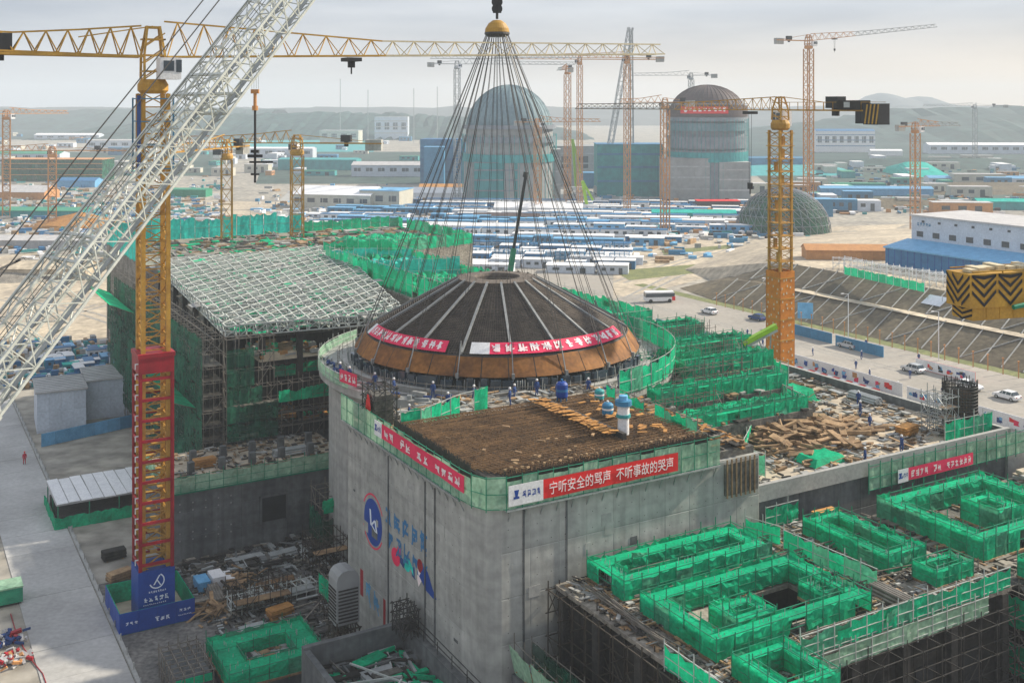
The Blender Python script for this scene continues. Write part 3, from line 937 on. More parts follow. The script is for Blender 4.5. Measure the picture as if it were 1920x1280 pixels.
dome = thing('dome', 'black conical dome with grey ribs and rust brown skirt hanging from the lifting cables', 'dome', (DX, DY, 0))
cone = [(15.15, 23.75), (12.5, 25.18), (10.0, 26.52), (7.5, 27.85), (5.8, 28.73), (4.5, 29.4)]
def cone_r(z):
    for (r0, z0), (r1, z1) in zip(cone[:-1], cone[1:]):
        if z0 <= z <= z1:
            return r0 + (r1 - r0) * (z - z0) / (z1 - z0)
def cone_z(r):
    for (r0, z0), (r1, z1) in zip(cone[:-1], cone[1:]):
        if r1 <= r <= r0:
            return z0 + (z1 - z0) * (r0 - r) / (r0 - r1)
mb = MB(); mb.lathe(cone, 96); part('cone_plate', mb, 'rebar_dark', dome)
mb = MB()
nr = 46
for i in range(nr):
    r_ = 15.0 - (15.0 - 4.7) * i / (nr - 1)
    z_ = cone_z(r_) + .16
    for k in range(120):
        t0, t1 = 2 * math.pi * k / 120, 2 * math.pi * (k + 1) / 120
        mb.bar((r_ * math.cos(t0), r_ * math.sin(t0), z_ + .02), (r_ * math.cos(t1), r_ * math.sin(t1), z_ + rnd.uniform(-.02, .04)), .045, 3)
for k in range(300):
    t_ = 2 * math.pi * k / 300
    for (r0, z0), (r1, z1) in zip(cone[:-1], cone[1:]):
        if r1 < 8 and k % 2:
            continue
        mb.bar((r0 * math.cos(t_), r0 * math.sin(t_), z0 + .13), (r1 * math.cos(t_), r1 * math.sin(t_), z1 + .13), .04, 3)
part('rebar_net', mb, 'rebar_net', dome, kind='stuff')
rib = MB()
for (r0, z0), (r1, z1) in zip(cone[:-1], cone[1:]):
    i = len(rib.v)
    for r_, z_ in ((r0, z0), (r1, z1)):
        w = .13
        rib.v += [(r_, -w, z_ + .05), (r_, w, z_ + .05), (r_ + .05, w, z_ + .36), (r_ + .05, -w, z_ + .36)]
    for f in ((0, 1, 5, 4), (1, 2, 6, 5), (2, 3, 7, 6), (3, 0, 4, 7)):
        rib.f.append(tuple(i + q for q in f)); rib.m.append(0)
rib_me = rib.mesh('rib', 'rib')
hang = MB(); hang.bar((16.75, 0, 21.5), (15.4, 0, 25.0), .07); hang.obox((16.7, 0, 22.0), .3, .3, .5)
hang.bar((15.3, 0, 23.9), (15.3, 0, 25.3), .07)
hang_me = hang.mesh('lifting_lug', 'rib')
RIBS = [R(-90 - 13.5 + 20 * k) for k in range(18)]
for t_ in RIBS:
    put('rib', rib_me, dome, (0, 0, 0), (0, 0, t_))
    put('lifting_lug', hang_me, dome, (0, 0, 0), (0, 0, t_))
mb = MB(); mb.lathe([(15.2, 23.7), (15.25, 23.85), (15.4, 23.6), (16.45, 22.15), (16.55, 21.95), (16.2, 21.9), (15.0, 23.4)], 120)
part('skirt', mb, 'rebar_dark', dome)
mb = MB(); mb.lathe([(15.3, 23.72), (15.44, 23.62), (16.5, 22.12), (16.64, 21.9), (16.5, 21.84)], 4, a0=-.084, a1=.084)
plate_me = mb.mesh('skirt_plate', 'rust')
for k in range(36):
    put('skirt_plate', plate_me, dome, (0, 0, rnd.uniform(-.03, .03)), (0, 0, R(10 * k)))
mb = MB(); mb.lathe([(4.6, 29.35), (4.7, 29.6), (2.7, 29.7), (2.6, 29.4), (2.6, 28.5)], 48); part('top_ring', mb, 'rebar_net', dome)
mb = MB(); mb.lathe([(2.6, 28.5), (0, 28.45)], 32); part('hatch', mb, 'dark', dome)
mb = MB()
for k in range(70):
    t_ = rnd.uniform(0, 6.28); r_ = rnd.uniform(3.0, 4.6)
    mb.bar((r_ * math.cos(t_), r_ * math.sin(t_), 29.5), (r_ * math.cos(t_), r_ * math.sin(t_), 29.7 + rnd.uniform(.1, .4)), .025, 3)
for k in range(36):
    t0, t1 = 2 * math.pi * k / 36, 2 * math.pi * (k + 1) / 36
    mb.bar((4.7 * math.cos(t0), 4.7 * math.sin(t0), 30.2), (4.7 * math.cos(t1), 4.7 * math.sin(t1), 30.2), .02)
    mb.bar((4.7 * math.cos(t0), 4.7 * math.sin(t0), 29.4), (4.7 * math.cos(t0), 4.7 * math.sin(t0), 30.25), .02)
part('top_rail', mb, 'tube', dome)

def dome_banner(label, d0, d1, m, white, seed):
    t = thing('banner', label, 'banner', (DX, DY, 0))
    n = 30
    def pt(f, v, o):
        a = R(-90 + d0 + (d1 - d0) * f)
        r_, z_ = 15.35 - 1.15 * v, 23.75 + .95 * v
        return ((r_ + o) * math.cos(a), (r_ + o) * math.sin(a), z_ + o + .25)
    mb, w = MB(), MB()
    for i in range(n):
        f0, f1 = i / n, (i + 1) / n
        (w if (f0 < white) else mb).quad(pt(f0, 0, .02), pt(f1, 0, .02), pt(f1, 1, .02), pt(f0, 1, .02))
    part('cloth', mb, m, t); part('white_patch', w, 'white', t)
    e, g2 = MB(), random.Random(seed)
    ng = 13
    for k in range(ng):
        f0 = white + .03 + (.95 - white) * k / ng
        fw = (.95 - white) / ng * .8
        if k in (4, 9) and white > .1:
            continue
        for _ in range(5):
            a_, b_, c_, d_ = f0 + fw * g2.uniform(0, .4), f0 + fw * g2.uniform(.6, 1), g2.uniform(.2, .75), g2.uniform(.2, .75)
            e.quad(pt(a_, c_, .05), pt(b_, d_, .05), pt(b_, d_ + .1, .05), pt(a_, c_ + .1, .05))
        for _ in range(3):
            a_ = f0 + fw * g2.uniform(.05, .85)
            e.quad(pt(a_, .18, .055), pt(a_ + fw * .14, .18, .055), pt(a_ + fw * .14, .85, .055), pt(a_, .85, .055))
    part('lettering', e, 'lettering', t)
t_ = R(222)
banner('short red banner on the left side of the ring wall screen', (DX + 21.0 * math.cos(R(218)), DY + 21.0 * math.sin(R(218)), 20.6), R(218 + 92), 3.4, 1.3, 'banner_pink', 0, 4, 61)
dome_banner('pink red banner curving round the left lower edge of the black dome', -74, -20, 'banner_pink', .06, 5)
dome_banner('long pink red banner with white left end along the right lower edge of the dome', -10, 68, 'banner_pink', .08, 9)

rig = thing('lifting_rig', 'yellow lifting spreader with fan of cables down to the dome edge', 'lifting gear', (DX, DY, 0))
mb = MB(); mb.lathe([(0, 59.9), (.5, 59.85), (1.0, 59.5), (1.38, 58.9), (1.45, 58.45), (1.2, 58.3), (0, 58.3)], 28); part('spreader', mb, 'yellow', rig)
mb = MB(); mb.lathe([(1.47, 58.42), (1.5, 58.2), (1.1, 57.9), (0, 57.9)], 24); part('spreader_ring', mb, 'cable', rig)
cab1 = MB(); cab1.bar((1.3, 0, 58.2), (15.2, 0, 24.6), .034); cab1_me = cab1.mesh('cable', 'cable')
cab2 = MB(); cab2.bar((.9, 0, 58.2), (10.3, 0, 26.9), .03); cab2_me = cab2.mesh('cable', 'cable')
for t_ in RIBS:
    put('cable', cab1_me, rig, (0, 0, 0), (0, 0, t_ + .012)); put('cable', cab1_me, rig, (0, 0, 0), (0, 0, t_ - .012))
for k in range(10):
    put('cable', cab2_me, rig, (0, 0, 0), (0, 0, R(18 + 36 * k)))
mb = MB(); mb.lathe([(0, 60.0), (.16, 60.0), (.16, 60.8), (0, 60.8)], 12)
for s_ in (-.34, .34):
    i0 = len(mb.v)
    for zc, rr in ((61.2, .42), (62.0, .45)):
        for k in range(12):
            t0, t1 = 2 * math.pi * k / 12, 2 * math.pi * (k + 1) / 12
            for y_ in (-.3, .3):
                mb.quad((s_ + rr * .7 * math.cos(t0), y_, zc + rr * math.sin(t0)), (s_ + rr * .7 * math.cos(t1), y_, zc + rr * math.sin(t1)), (s_, y_, zc))
            mb.quad((s_ + rr * .7 * math.cos(t0), -.3, zc + rr * math.sin(t0)), (s_ + rr * .7 * math.cos(t1), -.3, zc + rr * math.sin(t1)), (s_ + rr * .7 * math.cos(t1), .3, zc + rr * math.sin(t1)), (s_ + rr * .7 * math.cos(t0), .3, zc + rr * math.sin(t0)))
mb.box(-.5, .5, -.12, .12, 60.7, 62.3)
part('hook_block', mb, 'dark', rig)
mb = MB()
for x_ in (-.45, -.3, .3, .45):
    mb.bar((x_, 0, 62.2), (x_ * 1.6, 0, 95), .04)
part('hoist_rope', mb, 'cable', rig)

# ------------------------------------------------------------------ right-hand building: roof deck with formwork terraces, rubble and parapet
rb = site('unfinished_building', 'wide unfinished concrete building with rubble covered roof right of the block', 'building', 26.6, 0)
mb = MB(); mb.prism([(26.6, .6), (60, .6), (60, 62), (40, 62), (46.5, 45), (44, 30), (38, 24), (26.6, 24)], 0, 16.3); part('core', mb, 'concrete_dark', rb)
mb = MB(); mb.prism([(26.7, .7), (59.9, .7), (59.9, 58), (46, 56), (46.5, 45), (44, 31), (38, 25), (26.7, 23.9)], 16.3, 16.36); part('roof_deck', mb, 'sand', rb)
panels(rb, (26.6, .58), (75, .58), 0, 16.4, 2.6, 3.3, 'concrete_dark')
mb = MB(); mb.box(26.6, 60.4, .2, .62, 16.0, 17.4); mb.box(60, 60.5, .2, 60, 12.0, 17.3); mb.box(60.4, 78, .2, .6, 0, 15.2)
part('parapet', mb, 'concrete_pale', rb)
panels(rb, (60.0, 58), (60.0, .6), 16.4, 17.3, 2.5, .9, 'concrete_dark')
gs2 = site('guard_screen', 'green mesh guard screen along the front edge of the rubble roof', 'screen', 38, 0, 14.5)
rl = MB(); net_wall(gs2, [(39.5, -.25), (62, -.25)], 14.9, 17.0, 'net_pale', 1.5); net_wall(gs2, [(62, -.25), (78, -.25)], 15.2, 17.4, 'net', 1.5)
for i in range(27):
    rl.bar((39.5 + 1.5 * i, -.3, 14.6), (39.5 + 1.5 * i, -.3, 17.4), .05)
for zz in (14.9, 16.0, 17.1):
    rl.bar((39.5, -.3, zz), (78, -.3, zz), .035)
part('railing', rl, 'green_paint', gs2)
banner('crimson banner with white end on the screen below the rubble roof', S(43.2, -.42, 15.0), TH, 10.6, 1.15, 'banner_pink', 1.4, 14, 23, skip=(4, 7))

# rubble yard on the roof: boards and logs one by one where they show large, smaller trash as stuff
lg = MB()
lg.lathe([(0, -.5), (.5, -.5), (.42, .5), (0, .5)], 8)
log_me = lg.mesh('log', 'timber')
brd = MB(); brd.box(-.5, .5, -.5, .5, -.5, .5); board_me = brd.mesh('timber_board', 'timber')
heap = site('timber_heap', 'untidy heap of brown boards and logs strewn on the right roof', 'timber heap', 36, 9, 16.4)
for i in range(230):
    a, b = rnd.gauss(42, 4.2), rnd.gauss(11.5, 3.6)
    if not (30 < a < 55 and 3 < b < 20):
        continue
    z = 16.6 + max(0, 1.0 - ((a - 42) / 9) ** 2 - ((b - 11) / 8) ** 2) * rnd.uniform(0, 1.1)
    if i % 3 == 0:
        put('log', log_me, heap, (a, b, z), (R(90) + rnd.uniform(-.2, .2), 0, rnd.uniform(0, 6.3)), (rnd.uniform(.3, .6), rnd.uniform(.3, .6), rnd.uniform(1.2, 3.2)))
    else:
        put('timber_board', board_me, heap, (a, b, z), (rnd.uniform(-.3, .3), rnd.uniform(-.3, .3), rnd.uniform(0, 6.3)), (rnd.uniform(1.0, 3.2), rnd.uniform(.3, .9), rnd.uniform(.08, .22)))
mb = MB(); debris(mb, 27.5, 59, 1.2, 22, 16.4, 900, (.2, 1.3), (.05, .22), 4, .35)
debris(mb, 47, 59.5, 20, 44, 16.4, 500, (.2, 1.8), (.05, .25), 4, .4)
o = part('rubble', mb, ['timber', 'steel', 'concrete_pale', 'rebar_dark'], None, kind='stuff'); o.location = S(0, 0, 0); o.rotation_euler = (0, 0, TH)
o['label'], o['category'] = 'small rubble and offcuts littering the right-hand roof', 'rubble'


def tarp(label, a, b, z, sx, sy, h, m='net', rz=0):
    t = site('tarpaulin', label, 'tarpaulin', a, b, z)
    mb = MB(); g2 = random.Random(int(a * 7 + b))
    n = 7
    P = {}
    for i in range(n + 1):
        for j in range(n + 1):
            u_, v_ = i / n - .5, j / n - .5
            ed = max(abs(u_), abs(v_))
            P[i, j] = (a + u_ * sx, b + v_ * sy, z + (h * (1 - max(0, ed - .36) * 6) if ed > .36 else h) * g2.uniform(.9, 1.05) + .02)
    for i in range(n):
        for j in range(n):
            mb.quad(P[i, j], P[i + 1, j], P[i + 1, j + 1], P[i, j + 1])
    part('sheet', mb, m, t)
    mb = MB()
    for i in range(4):
        mb.bar((a - sx * .5, b + sy * (i / 3 - .5), z + .1), (a + sx * .5, b + sy * (i / 3 - .5), z + h * 1.0), .04)
    part('batten', mb, 'timber', t)
tarp('green tarpaulin spread over stacked stores near the front of the rubble roof', 38.5, 4.6, 16.36, 4.6, 3.2, .7)
tarp('green tarpaulin over a stack at the back of the rubble roof', 51.5, 21.5, 16.36, 4.2, 4.5, 1.5)

# reinforcement tower at the right end of the roof
rt = site('rebar_tower', 'dark round cage of reinforcing bars standing on the roof corner', 'rebar cage', 58.2, 4.5, 16.3)
mb = MB()
for k in range(70):
    t_ = 2 * math.pi * k / 70
    mb.bar((58.2 + 1.7 * math.cos(t_), 4.5 + 1.7 * math.sin(t_), 16.3), (58.2 + 1.7 * math.cos(t_), 4.5 + 1.7 * math.sin(t_), 21.3 + rnd.uniform(-.4, .5)), .05, 3)
part('upright_bars', mb, 'rebar_dark', rt, kind='stuff')
for j in range(14):
    mb = MB(); mb.lathe([(1.72, 0), (1.78, .05), (1.72, .1)], 24, (58.2, 4.5), zoff=16.6 + j * .34)
    part('hoop', mb, 'rebar_dark', rt)
mb = MB(); mb.lathe([(1.45, 16.3), (1.45, 20.2)], 20, (58.2, 4.5)); part('form_liner', mb, 'rebar', rt)
sc = site('scaffold', 'grey tube scaffold leaning against the dark rebar cage', 'scaffold', 55, 5, 16.3)
mb = MB(); scaffold(mb, 54.4, 56.3, 3.2, 6.2, 16.3, 20.4, .95, 1, 1.0, .04, 1, .6); part('frame', mb, 'steel', sc)
for k in range(3):
    mb = MB(); mb.box(54.4, 56.3, 3.2, 4.4, 17.3 + k, 17.36 + k); part('plank', mb, 'timber', sc)
t = site('net_fence', 'green net fence beside the rebar cage at the roof corner', 'fence', 55, 2, 16.3)
rl = MB(); net_wall(t, [(53, 2.2), (60, 2.0)], 16.5, 18.6, 'net', 1.5, rails=rl); part('railing', rl, 'tube_pale', t)

# ------------------------------------------------------------------ net-clad formwork boxes
def formwork(label, a0, a1, b0, b1, z0, z1, thick=1.0, lean=0.0, m='net', inner=True, group=None, rebar=True, shaft=True):
    t = site('net_formwork', label, 'formwork', a0, b0, z0, group)
    rl = MB()
    net_wall(t, [(a0, b0), (a1, b0), (a1, b1), (a0, b1)], z0, z1, m, 1.6, True, rails=rl, lean=lean)
    if inner and a1 - a0 > 2.6 * thick and b1 - b0 > 2.6 * thick:
        net_wall(t, [(a0 + thick, b0 + thick), (a1 - thick, b0 + thick), (a1 - thick, b1 - thick), (a0 + thick, b1 - thick)], z0 + .1, z1 - .15, m, 1.7, True, rails=rl)
        k = MB()
        for (x0, x1, y0, y1) in ((a0 + .08, a1 - .08, b0 + .08, b0 + thick - .08), (a0 + .08, a1 - .08, b1 - thick + .08, b1 - .08), (a0 + .08, a0 + thick - .08, b0 + thick, b1 - thick), (a1 - thick + .08, a1 - .08, b0 + thick, b1 - thick)):
            k.box(x0, x1, y0, y1, z1 - .38, z1 - .32)
        part('walkway', k, 'net', t)
        pit = MB()
        if shaft:
            pit.quad((a0 + thick, b0 + thick, z0 + .03), (a1 - thick, b0 + thick, z0 + .03), (a1 - thick, b1 - thick, z0 + .03), (a0 + thick, b1 - thick, z0 + .03))
            part('shaft_floor', pit, 'deck_dark', t)
    part('railing', rl, 'green_paint', t)
    if inner:
        bd_ = MB()
        for (p, q) in (((a0, b0), (a1, b0)), ((a1, b0), (a1, b1)), ((a1, b1), (a0, b1)), ((a0, b1), (a0, b0))):
            bd_.bar((*p, z0 + .12), (*q, z0 + .12), .13)
        part('edge_board', bd_, 'timber', t)
    if rebar:
        mb = MB()
        for _ in range(int(3 * (a1 - a0 + b1 - b0))):
            x, y = rnd.uniform(a0 + .2, a1 - .2), rnd.choice((b0 + thick * .6, b1 - thick * .6))
            if rnd.random() < .45:
                x, y = rnd.choice((a0 + thick * .6, a1 - thick * .6)), rnd.uniform(b0 + .2, b1 - .2)
            mb.bar((x, y, z0 + .2), (x + rnd.uniform(-.1, .1), y, z1 + rnd.uniform(-.3, .25)), .028, 3)
        part('starter_bars', mb, 'tube_pale', t, kind='stuff')
    return t


# terraces between the dome and the rubble roof
ter = site('formwork_terrace', 'stepped concrete terrace carrying green nets right of the dome', 'building', 38, 24, 16.3)
mb = MB()
for (a0, a1, b0, b1, z1) in ((27, 46, 13, 18.5, 18.2), (30, 49, 19, 25, 18.8), (39, 53, 26, 33, 19.2), (46, 58, 35, 44, 18.6), (48, 60, 46, 56, 18.0)):
    mb.box(a0, a1, b0, b1, 16.37, z1)
part('core', mb, 'deck_dark', ter)
mb = MB(); debris(mb, 28, 45, 13.2, 18, 18.2, 200, (.3, 2.2)); debris(mb, 31, 48, 19.2, 24.5, 18.8, 200, (.3, 2.2)); debris(mb, 40, 52, 26.5, 32.5, 19.2, 160, (.3, 2.2)); debris(mb, 47, 58, 36, 43, 18.6, 140, (.3, 2.2)); debris(mb, 49, 59, 47, 55, 18.0, 120, (.3, 2.2))
part('loose_material', mb, ['timber', 'tube', 'concrete_pale', 'rebar_dark'], ter, kind='stuff')
for lab, a0, a1, b0, b1, z0, z1 in (
        ('long green net formwork on the lowest terrace beside the rubble roof', 30, 45.5, 13.2, 15.4, 17.6, 19.6),
        ('green net formwork on the second terrace behind the lowest one', 31, 48.5, 19.2, 21.6, 18.4, 20.6),
        ('green net formwork on the middle terrace right of the ring wall', 40, 53, 26.2, 29.0, 19.0, 21.0),
        ('green net formwork on the upper terrace near the orange mast', 46.5, 58, 35.5, 39, 18.5, 20.6),
        ('farthest green net formwork on the top terrace below the slope', 48.5, 60, 47, 51, 18.0, 20.2),
        ('short green net formwork behind the middle terrace by the ring', 37, 46, 31.0, 33.5, 18.6, 20.8)):
    formwork(lab, a0, a1, b0, b1, z0, z1, .7)
for lab, p, q, z0, z1 in (
        ('green net fence stepping down beside the lowest terrace', (30.5, 3.5), (29.5, 13), 16.6, 18.6),
        ('green net fence falling across the rubble roof edge', (31.5, 8), (37.5, 13), 16.5, 17.8),
        ('green net fence between the two lower terraces', (46.2, 14), (49, 24), 17.0, 19.2),
        ('green net fence at the end of the middle terrace', (53.3, 24), (54, 34), 17.2, 19.8),
        ('green net fence right of the upper terrace under the lime chute', (58.6, 34), (59.3, 46), 16.6, 19.0)):
    t = site('net_fence', lab, 'fence', p[0], p[1], z0)
    rl = MB(); net_wall(t, [p, q], z0, z1, 'net', 1.5, rails=rl); part('railing', rl, 'tube_pale', t)
# scaffolding tubes standing all over the terraces
sc = site('scaffold', 'field of standing scaffold tubes on the terraces right of the dome', 'scaffold', 40, 30, 16.4)
mb = MB()
scaffold(mb, 27.5, 38, 17.8, 19, 17, 19.8, 1.3, 1.2, 1.2, .035, .8)
scaffold(mb, 34, 48, 24.6, 26, 17, 20.6, 1.4, 1.3, 1.2, .035, .8)
scaffold(mb, 42, 55, 33, 35, 17, 20.4, 1.4, 1.3, 1.2, .035, .8)
scaffold(mb, 48, 59, 43.6, 46, 17, 20, 1.4, 1.3, 1.2, .035, .8)
part('frame', mb, 'tube', sc)

# ------------------------------------------------------------------ front-right building: deck of green net shafts
fb = site('unfinished_building', 'low unfinished building with green net shafts on its deck in front of the block', 'building', 6, -17)
ZD = 13.9
HOLES = [(15.4, 21.0, -13.9, -9.2), (9.8, 20.8, -4.35, -2.65), (29.6, 31.4, -11.0, -4.4), (9.0, 11.3, -21.4, -18.6)]


def holed(rects, z0, z1):
    """A slab pierced by the open shafts."""
    mbx = MB()
    xs = sorted({q for r_ in rects + HOLES for q in r_[:2]}); ys = sorted({q for r_ in rects + HOLES for q in r_[2:]})
    for x0, x1 in zip(xs[:-1], xs[1:]):
        for y0, y1 in zip(ys[:-1], ys[1:]):
            cx, cy = (x0 + x1) / 2, (y0 + y1) / 2
            if any(r_[0] < cx < r_[1] and r_[2] < cy < r_[3] for r_ in rects) and not any(r_[0] < cx < r_[1] and r_[2] < cy < r_[3] for r_ in HOLES):
                mbx.box(x0, x1, y0, y1, z0, z1)
    return mbx


part('core', holed([(6.2, 13, -24, -17.3), (6.2, 34.6, -17.3, -.8)], ZD - 7, ZD - .3), 'form_dark', fb)
mb = MB(); mb.prism([(6.2, -24), (13, -24), (13, -17.3), (34.6, -17.3), (34.6, -.8), (6.2, -.8)], 0, ZD - 7.01); part('lower_core', mb, 'form_dark', fb)
part('deck', holed([(5.7, 13.4, -24.5, -17.9), (5.7, 35.1, -17.9, -.5)], ZD - .3, ZD), 'deck', fb)
panels(fb, (6.18, -.8), (6.18, -24), 0, ZD - .35, 2.4, 2.8, 'form_dark')
panels(fb, (13, -17.32), (34.6, -17.32), 0, ZD - .35, 2.4, 2.8, 'form_dark')
col = MB(); col.box(-.35, .35, -.35, .35, 0, ZD - .3); col_me = col.mesh('column', 'rebar_dark')
for a in (13.6, 18.5, 23.5, 28.5, 34.2):
    put('column', col_me, fb, (a, -17.7, 0))
for b in (-1.5, -6, -11, -16, -21):
    put('column', col_me, fb, (5.9, b, 0))
opn = MB(); opn.box(-.9, .9, -.12, 0, 0, 2.6); opn_me = opn.mesh('opening', 'dark')
for a in (16, 21, 26, 31):
    for z in (2.2, 7.5):
        put('opening', opn_me, fb, (a, -17.36, z))
mb = MB(); AV = [(9.3, 21.3, -14.8, -8.9), (9.5, 21.0, -4.6, -2.4), (29.3, 31.7, -11.2, -4.2), (8.7, 11.6, -21.6, -18.3)]
debris(mb, 6.2, 34.5, -17.3, -1, ZD, 2600, (.2, 1.5), (.03, .14), avoid=AV); debris(mb, 6.2, 12.8, -24, -17, ZD, 500, (.2, 1.5), (.03, .14), avoid=AV)
part('loose_material', mb, ['timber', 'tube', 'concrete_pale', 'rebar_dark'], fb, kind='stuff')
mb = MB()
for i in range(46):
    b = rnd.choice((-6.4, -7.0, -16.6, -12.6, -3.0))
    mb.bar((rnd.uniform(6.5, 28), b + rnd.uniform(-.3, .3), ZD + rnd.uniform(.1, .9)), (rnd.uniform(12, 34), b + rnd.uniform(-.3, .3), ZD + rnd.uniform(.1, .9)), .045)
for i in range(30):
    a = rnd.choice((23.4, 26.5, 6.8))
    mb.bar((a + rnd.uniform(-.4, .4), rnd.uniform(-17, -10), ZD + rnd.uniform(.1, .8)), (a + rnd.uniform(-.4, .4), rnd.uniform(-9, -2), ZD + rnd.uniform(.1, .8)), .045)
part('deck_tubes', mb, 'tube', fb, kind='stuff')
ZT = ZD + 1.75
formwork('long narrow green net shaft at the back left of the deck by the block', 8.2, 22.4, -5.9, -1.1, ZD + .05, ZT, 1.5, shaft=False)
big = formwork('largest green net shaft in the middle of the deck with a dark hole', 8.2, 22.4, -15.9, -7.8, ZD + .05, ZT, 1.3, shaft=False)
formwork('small green net box inside the largest shaft', 11.4, 15.0, -14.2, -11.4, ZD + .1, ZT - .1, 1.0)
formwork('small green net box at the right end of the largest shaft', 19.6, 22.0, -14.0, -11.6, ZD + .1, ZT - .2, .8)
formwork('long green net shaft at the right side of the deck', 28.4, 32.6, -12.2, -3.2, ZD + .05, ZT, 1.1, shaft=False)
formwork('small green net shaft near the right front of the deck', 29.6, 33.8, -15.6, -13.4, ZD + .05, ZT - .2, .7)
formwork('green net shaft at the lower left corner of the deck', 8.0, 12.4, -22.4, -17.6, ZD + .05, ZT, .9, shaft=False)
for lab, p, q, m, z0, z1 in (
        ('single green net screen between the two large shafts on the deck', (24.9, -4.6), (25.6, -13.6), 'net', ZD + .1, ZT),
        ('short green net screen at the back of the deck near the block', (24.2, -.9), (25.2, -4.0), 'net', ZD + .1, ZT),
        ('green net screen against the wall at the back right of the deck', (26.6, -.7), (30.4, -.7), 'net', ZD + .2, ZT + .2),
        ('green net screen along the front edge of the deck', (13.6, -17.9), (35.0, -17.9), 'net', ZD, ZD + 1.5),
        ('pale green apron sheet hung below the front edge of the deck', (13.7, -18.25), (32.0, -18.25), 'net_pale', ZD - 1.15, ZD + .1),
        ('green net screen down the left front edge of the deck', (5.5, -14.0), (5.5, -24.4), 'net', ZD - .2, ZD + 1.4)):
    t = site('net_screen', lab, 'screen', p[0], p[1], z0)
    rl = MB(); net_wall(t, [p, q], z0, z1, m, 1.5, rails=rl); part('railing', rl, 'tube_pale', t)
sc = site('scaffold', 'dark tube scaffold against the left side of the green shaft building', 'scaffold', 4.5, -12)
mb = MB(); scaffold(mb, 5.0, 6.0, -24, -.6, 0, ZD - .2, 1.2, 1.7, 1.7, .05, .95, .3); part('frame', mb, 'tube_dark', sc)
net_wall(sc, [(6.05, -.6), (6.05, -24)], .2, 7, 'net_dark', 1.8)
for k in range(8):
    mb = MB(); mb.box(5.1, 5.95, -23.5 + (k % 3) * 7.4, -17.2 + (k % 3) * 7.4, 1.95 + 1.9 * (k // 3) * 2, 2.0 + 1.9 * (k // 3) * 2); part('plank', mb, 'timber', sc)
sc = site('scaffold', 'tube scaffold in front of the dark wall below the deck edge', 'scaffold', 24, -19)
mb = MB(); scaffold(mb, 13.5, 35, -19.6, -18.3, 0, ZD - 1.2, 2.0, 1.2, 2.0, .035, .85, .15); part('frame', mb, 'rebar_dark', sc)

# second shaft building at the far right of the frame
fb2 = site('unfinished_building', 'second unfinished building with green net pit at the right edge', 'building', 37, -14)
mb = MB(); mb.prism([(36.8, -22), (62, -22), (62, -1.4), (36.8, -1.4)], 0, 13.2); part('core', mb, 'deck_dark', fb2)
panels(fb2, (36.78, -1.4), (36.78, -22), 0, 13.1, 2.5, 3.2, 'form_dark')
panels(fb2, (36.8, -22.02), (62, -22.02), 0, 13.1, 2.5, 3.2, 'form_dark')
mb = MB(); debris(mb, 37, 61, -21, -2, 13.2, 700, (.3, 2.4), (.04, .2)); part('loose_material', mb, ['timber', 'tube', 'rebar_dark', 'deck'], fb2, kind='stuff')
formwork('wide green net pit on the second shaft building at the right edge', 38.2, 52, -13.2, -2.4, 13.25, 15.3, 1.5)
formwork('green net box standing inside the right edge pit', 44.2, 47.6, -10.2, -6.4, 13.3, 15.4, 1.0)
formwork('green net formwork along the lower right edge', 38.2, 52, -21.4, -16.2, 13.25, 15.0, 1.0)
sc = site('scaffold', 'scaffold tubes filling the gap between the two shaft buildings', 'scaffold', 35.9, -12)
mb = MB(); scaffold(mb, 35.2, 36.6, -21, -1.5, 0, 13.6, 1.2, 1.8, 1.9, .045, .95, .4); part('frame', mb, 'tube', sc)
t = site('net_screen', 'green net hung on the scaffold between the shaft buildings', 'screen', 35.1, -16, 4)
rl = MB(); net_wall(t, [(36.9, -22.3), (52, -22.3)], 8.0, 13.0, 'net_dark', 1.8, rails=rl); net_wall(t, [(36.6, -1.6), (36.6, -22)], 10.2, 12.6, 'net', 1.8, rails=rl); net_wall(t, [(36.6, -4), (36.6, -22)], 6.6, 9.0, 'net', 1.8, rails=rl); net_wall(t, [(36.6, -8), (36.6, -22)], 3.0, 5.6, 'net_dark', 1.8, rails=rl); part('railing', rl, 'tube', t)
# rubble on the strip behind the right edge building
mb = MB(); debris(mb, 58, 70, -6, -1.6, 13.3, 160, (.3, 1.6), (.1, .5), 3, .9)
o = part('rubble', mb, ['concrete_pale', 'sand', 'timber'], None, kind='stuff'); o.location = S(0, 0, 0); o.rotation_euler = (0, 0, TH)
o['label'], o['category'] = 'pale broken rubble beyond the crimson banner at the right edge', 'rubble'
# low concrete lid at the bottom right corner
t = site('concrete_slab', 'pale concrete slab with a green edge at the bottom right corner', 'slab', 27, -24, 4)
mb = MB(); mb.box(24, 36, -27, -22.5, 6.4, 6.9); part('lid', mb, 'concrete_pale', t)
mb = MB(); mb.box(24.4, 35.6, -26.8, -22.7, 0, 6.4); part('base', mb, 'concrete_dark', t)
mb = MB(); mb.box(26, 31, -27.2, -27.03, 6.2, 6.75); part('edge_sheet', mb, 'net_pale', t)
# sloping green-grey screens at the foot of the block's right face
t = site('net_screen', 'grey green sloping screen at the foot of the block near the dark scaffold', 'screen', 3, -6, 2)
rl = MB(); net_wall(t, [(2.0, -.8), (1.6, -10), (4.4, -12)], 8.4, 10.6, 'net_pale', 1.5, rails=rl, lean=.2); net_wall(t, [(3.4, -1.0), (3.6, -11)], 8.5, 10.4, 'net_dark', 1.6, rails=rl); part('railing', rl, 'tube', t)
mb = MB(); mb.box(1.7, 3.9, -12, -.9, 0, 8.4); part('platform', mb, 'concrete_dark', t)
mb = MB(); debris(mb, 1.8, 3.8, -12, -1, 8.4, 160, (.2, 1.2)); part('loose_material', mb, ['timber', 'steel', 'concrete_pale', 'net'], t, kind='stuff')


